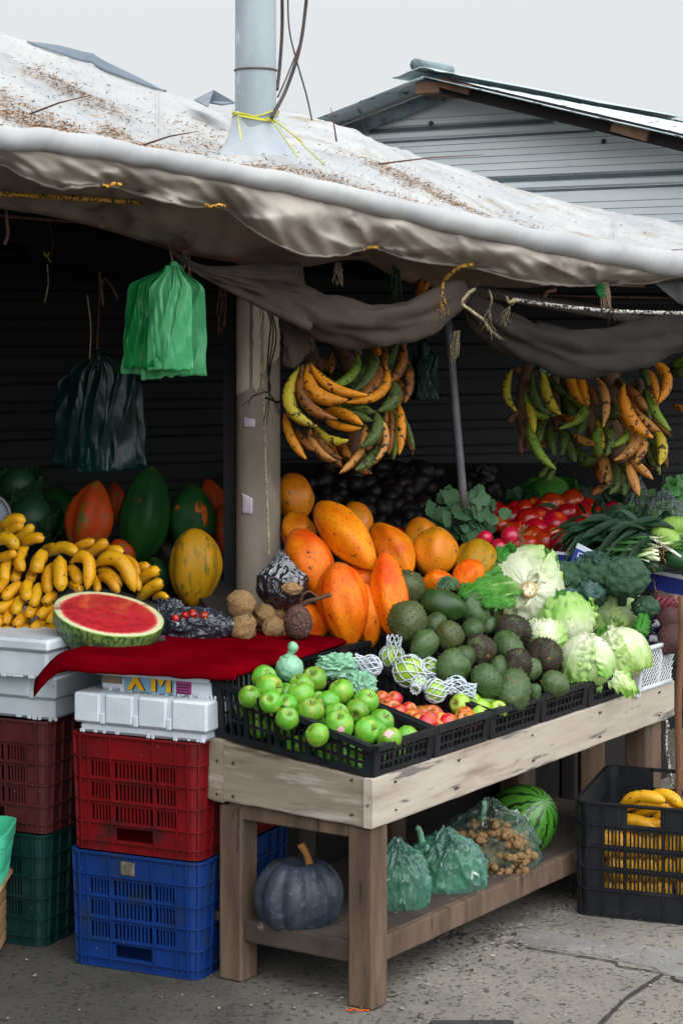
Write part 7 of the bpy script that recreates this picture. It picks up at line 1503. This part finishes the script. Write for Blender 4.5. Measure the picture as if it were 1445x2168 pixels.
rope('knot of pale cord at the end of the black and white rope', 'ropecream', [(1070, 628, 6.08), (1078, 640, 6.06), (1090, 634, 6.06), (1080, 645, 6.08)], .005, frays=6)
rope('brown rope knot hanging above the pipe', 'ropebrown', [(1165, 606, 6.2), (1175, 615, 6.18), (1158, 618, 6.18), (1150, 632, 6.2)], .005)
mb = MB()
for k in range(44):
    x = R.uniform(1272, 1286); a = at(x, 598, 6.25); b = at(x+R.uniform(-6, 6)+4, 640+R.uniform(-6, 24), 6.25+R.uniform(-.01, .01)); mb.tube([a, a.lerp(b, .5)+V(R.uniform(-.004, .004), 0, 0), b], .0016, 4)
single(mb, 'fibre_tassel', 'fibre', 'frayed pale fibre tassel hanging at the right under the tarp', 'tassel')
for i, (x, y0, y1, Y, n, lb) in enumerate([(716, 556, 605, 6.0, 14, 'tan fibre strands hanging above the curtain'), (966, 700, 762, 6.2, 14, 'yellowish frayed strands beside the grey pole'), (1290, 640, 700, 6.3, 5, 'dark twisted cords hanging below the tassel'), (470, 610, 700, 6.1, 8, 'dark brown straps hanging left of the pole'), (392, 530, 600, 5.76, 6, 'brown strips hanging beside the green bags'), (652, 700, 745, 6.12, 10, 'tan dry fibres above the plantain crown'), (840, 560, 640, 6.1, 16, 'tangle of dark green strings behind the curtain')]):
    mb = MB()
    for k in range(n):
        a = at(x+R.uniform(-7, 7), y0, Y); b = at(x+R.uniform(-13, 13), lerp(y0, y1, R.uniform(.6, 1.1)), Y+R.uniform(-.02, .02)); mb.tube([a, a.lerp(b, .5)+V(R.uniform(-.01, .01), 0, 0), b], R.uniform(.001, .0022), 4)
    single(mb, 'hanging_strands', ['fibre', 'ropecream', 'ropeblack', 'ropebrown', 'ropebrown', 'fibre', 'leafdark'][i], lb, 'strands')
for i, (x0, y0, x1, y1) in enumerate([(103, 470, 111, 540), (100, 560, 95, 640), (185, 625, 190, 760), (610, 720, 612, 770), (860, 680, 858, 730)]):
    mb = MB(); Y = 6.3; mb.tube(spline([at(x0, y0, Y), at((x0+x1)/2+5, (y0+y1)/2, Y), at(x1, y1, Y)], 4), .002, 4); single(mb, 'thin_string', ['ropebrown', 'ropecream', 'fibre', 'ropecream', 'fibre'][i], ['thin string hanging at the upper left under the roof', 'pale curling string below the yellow knot at the left', 'thin string hanging above the dark bags', 'thin pale string beside the plantain bunch', 'thin pale string hanging left of the grey pole'][i], 'string')
mb = MB(); c = at(101, 545, 6.3)
for k in range(7): mb.tube([c, c+V(R.uniform(-.012, .012), -.01, R.uniform(-.02, .025))], .002, 4)
single(mb, 'yellow_knot', 'stringyellow', 'small bright yellow string knot in the dark at the left', 'string')
mb = MB(); c = at(1272, 610, 6.25)
for k in range(30): mb.tube([c+V(R.uniform(-.02, .012), 0, R.uniform(-.012, .012)), c+V(R.uniform(-.02, .012), -.01, R.uniform(-.03, .012))], .0018, 4)
single(mb, 'green_twine', 'baggreen', 'clump of green twine beside the fibre tassel', 'twine')
mb = MB(); c = at(1160, 778, 6.6)
for k in range(30): mb.tube([c+V(R.uniform(-.02, .02), 0, R.uniform(-.015, .015)), c+V(R.uniform(-.03, .03), -.01, R.uniform(-.03, .02))], .002, 4)
single(mb, 'teal_twine', 'bagpale', 'teal plastic tie above the left plantain stalk', 'twine')
for i, (a, b, r, m, lb) in enumerate([((960, 606, 6.3), (1500, 700, 6.7), .019, 'pipe', 'dark horizontal pipe under the tarp at the right'), ((1130, 690, 6.5), (1250, 722, 6.55), .02, 'pipe', 'short open ended pipe lying above the right curtain'), ((948, 680, 6.45), (982, 1075, 6.5), .0125, 'greypipe', 'thin grey metal pole leaning beside the plantain bunch'), ((1360, 600, 6.5), (1240, 596, 6.4), .012, 'rawwood', 'pale wooden strip under the tarp at the right')]):
    mb = MB(); p, q = at(*a), at(*b); mb.tube([p.lerp(q, k/8) for k in range(9)], r, 14); single(mb, 'pipe' if i != 3 else 'wood_strip', m, lb, 'pipe' if i != 3 else 'wood')
mb = MB(); p, q = at(1441, 1262, 6.3), at(1432, 1750, 6.3); mb.tube([p.lerp(q, k/10)+V(.003*math.sin(k), 0, 0) for k in range(11)], .0105, 12); single(mb, 'wooden_stick', 'stickwood', 'upright brown wooden stick at the right edge', 'stick')
rope('white braided cord hanging from the far end of the table', 'ropebw', [(1405, 1522, 6.45), (1412, 1535, 6.44), (1408, 1570, 6.44), (1413, 1610, 6.44), (1418, 1645, 6.44)], .005, 'cord', frays=4)
# scale dial at the left edge
mat('dialface', '7d8791', '6a747e', ns=30., rough=.5, rand=0); mat('dialink', '20242a', rough=.6)
c_ = at(-28, 1095, 6.25); t = thing('weighing_scale', 'round grey scale dial cut off by the left edge behind the bananas', 'scale', V(c_.x, c_.y, .83)); r_ = 50*mpp(6.25)
mb = MB(); mb.tube([c_+V(0, .03, 0), c_], r_, 40); mb.build('dial', 'dialface', t, auto=40)
mb = MB(); mb.tube([c_+V(math.cos(k*math.pi/20)*r_, -.002, math.sin(k*math.pi/20)*r_) for k in range(41)], .005, 6); mb.build('rim', 'greypipe', t)
mb = MB()
for k in range(40):
    a = k*math.pi/20; l_ = .016 if k % 5 == 0 else .008; u_ = V(math.cos(a), 0, math.sin(a)); mb.box(c_+u_*(r_*.86)-V(0, .001, 0), (l_, .001, .0022), (u_, V(0, 1, 0), V(-u_.z, 0, u_.x)))
mb.build('dial_marks', 'dialink', t, smooth=False)
mb = MB(); mb.box(V(c_.x, c_.y+.03, (.83+c_.z-r_)/2+.02), (.05, .04, c_.z-r_-.83+.06)); mb.build('stand', 'greypipe', t, smooth=False)
# clutter in the dark behind the table
for i, (x, Y, w, h, m, lb) in enumerate([(1105, 7.0, .05, .5, 'greypipe', 'grey post in the dark behind the table'), (1250, 7.0, .08, .62, 'brownwood', 'wooden post in the dark behind the table'), (1200, 7.2, .05, .6, 'interiorwood', 'narrow dark post behind the far end of the table')]):
    p = at(x, 680, Y); mb = MB(); mb.box(V(p.x, p.y, h/2), (w, w, h), bev=.004); single(mb, 'post', m, lb, 'post', smooth=False)

for o in list(S.objects):
    if o.get('label') == 'x':
        for ch in list(o.children): bpy.data.objects.remove(ch)
        bpy.data.objects.remove(o)
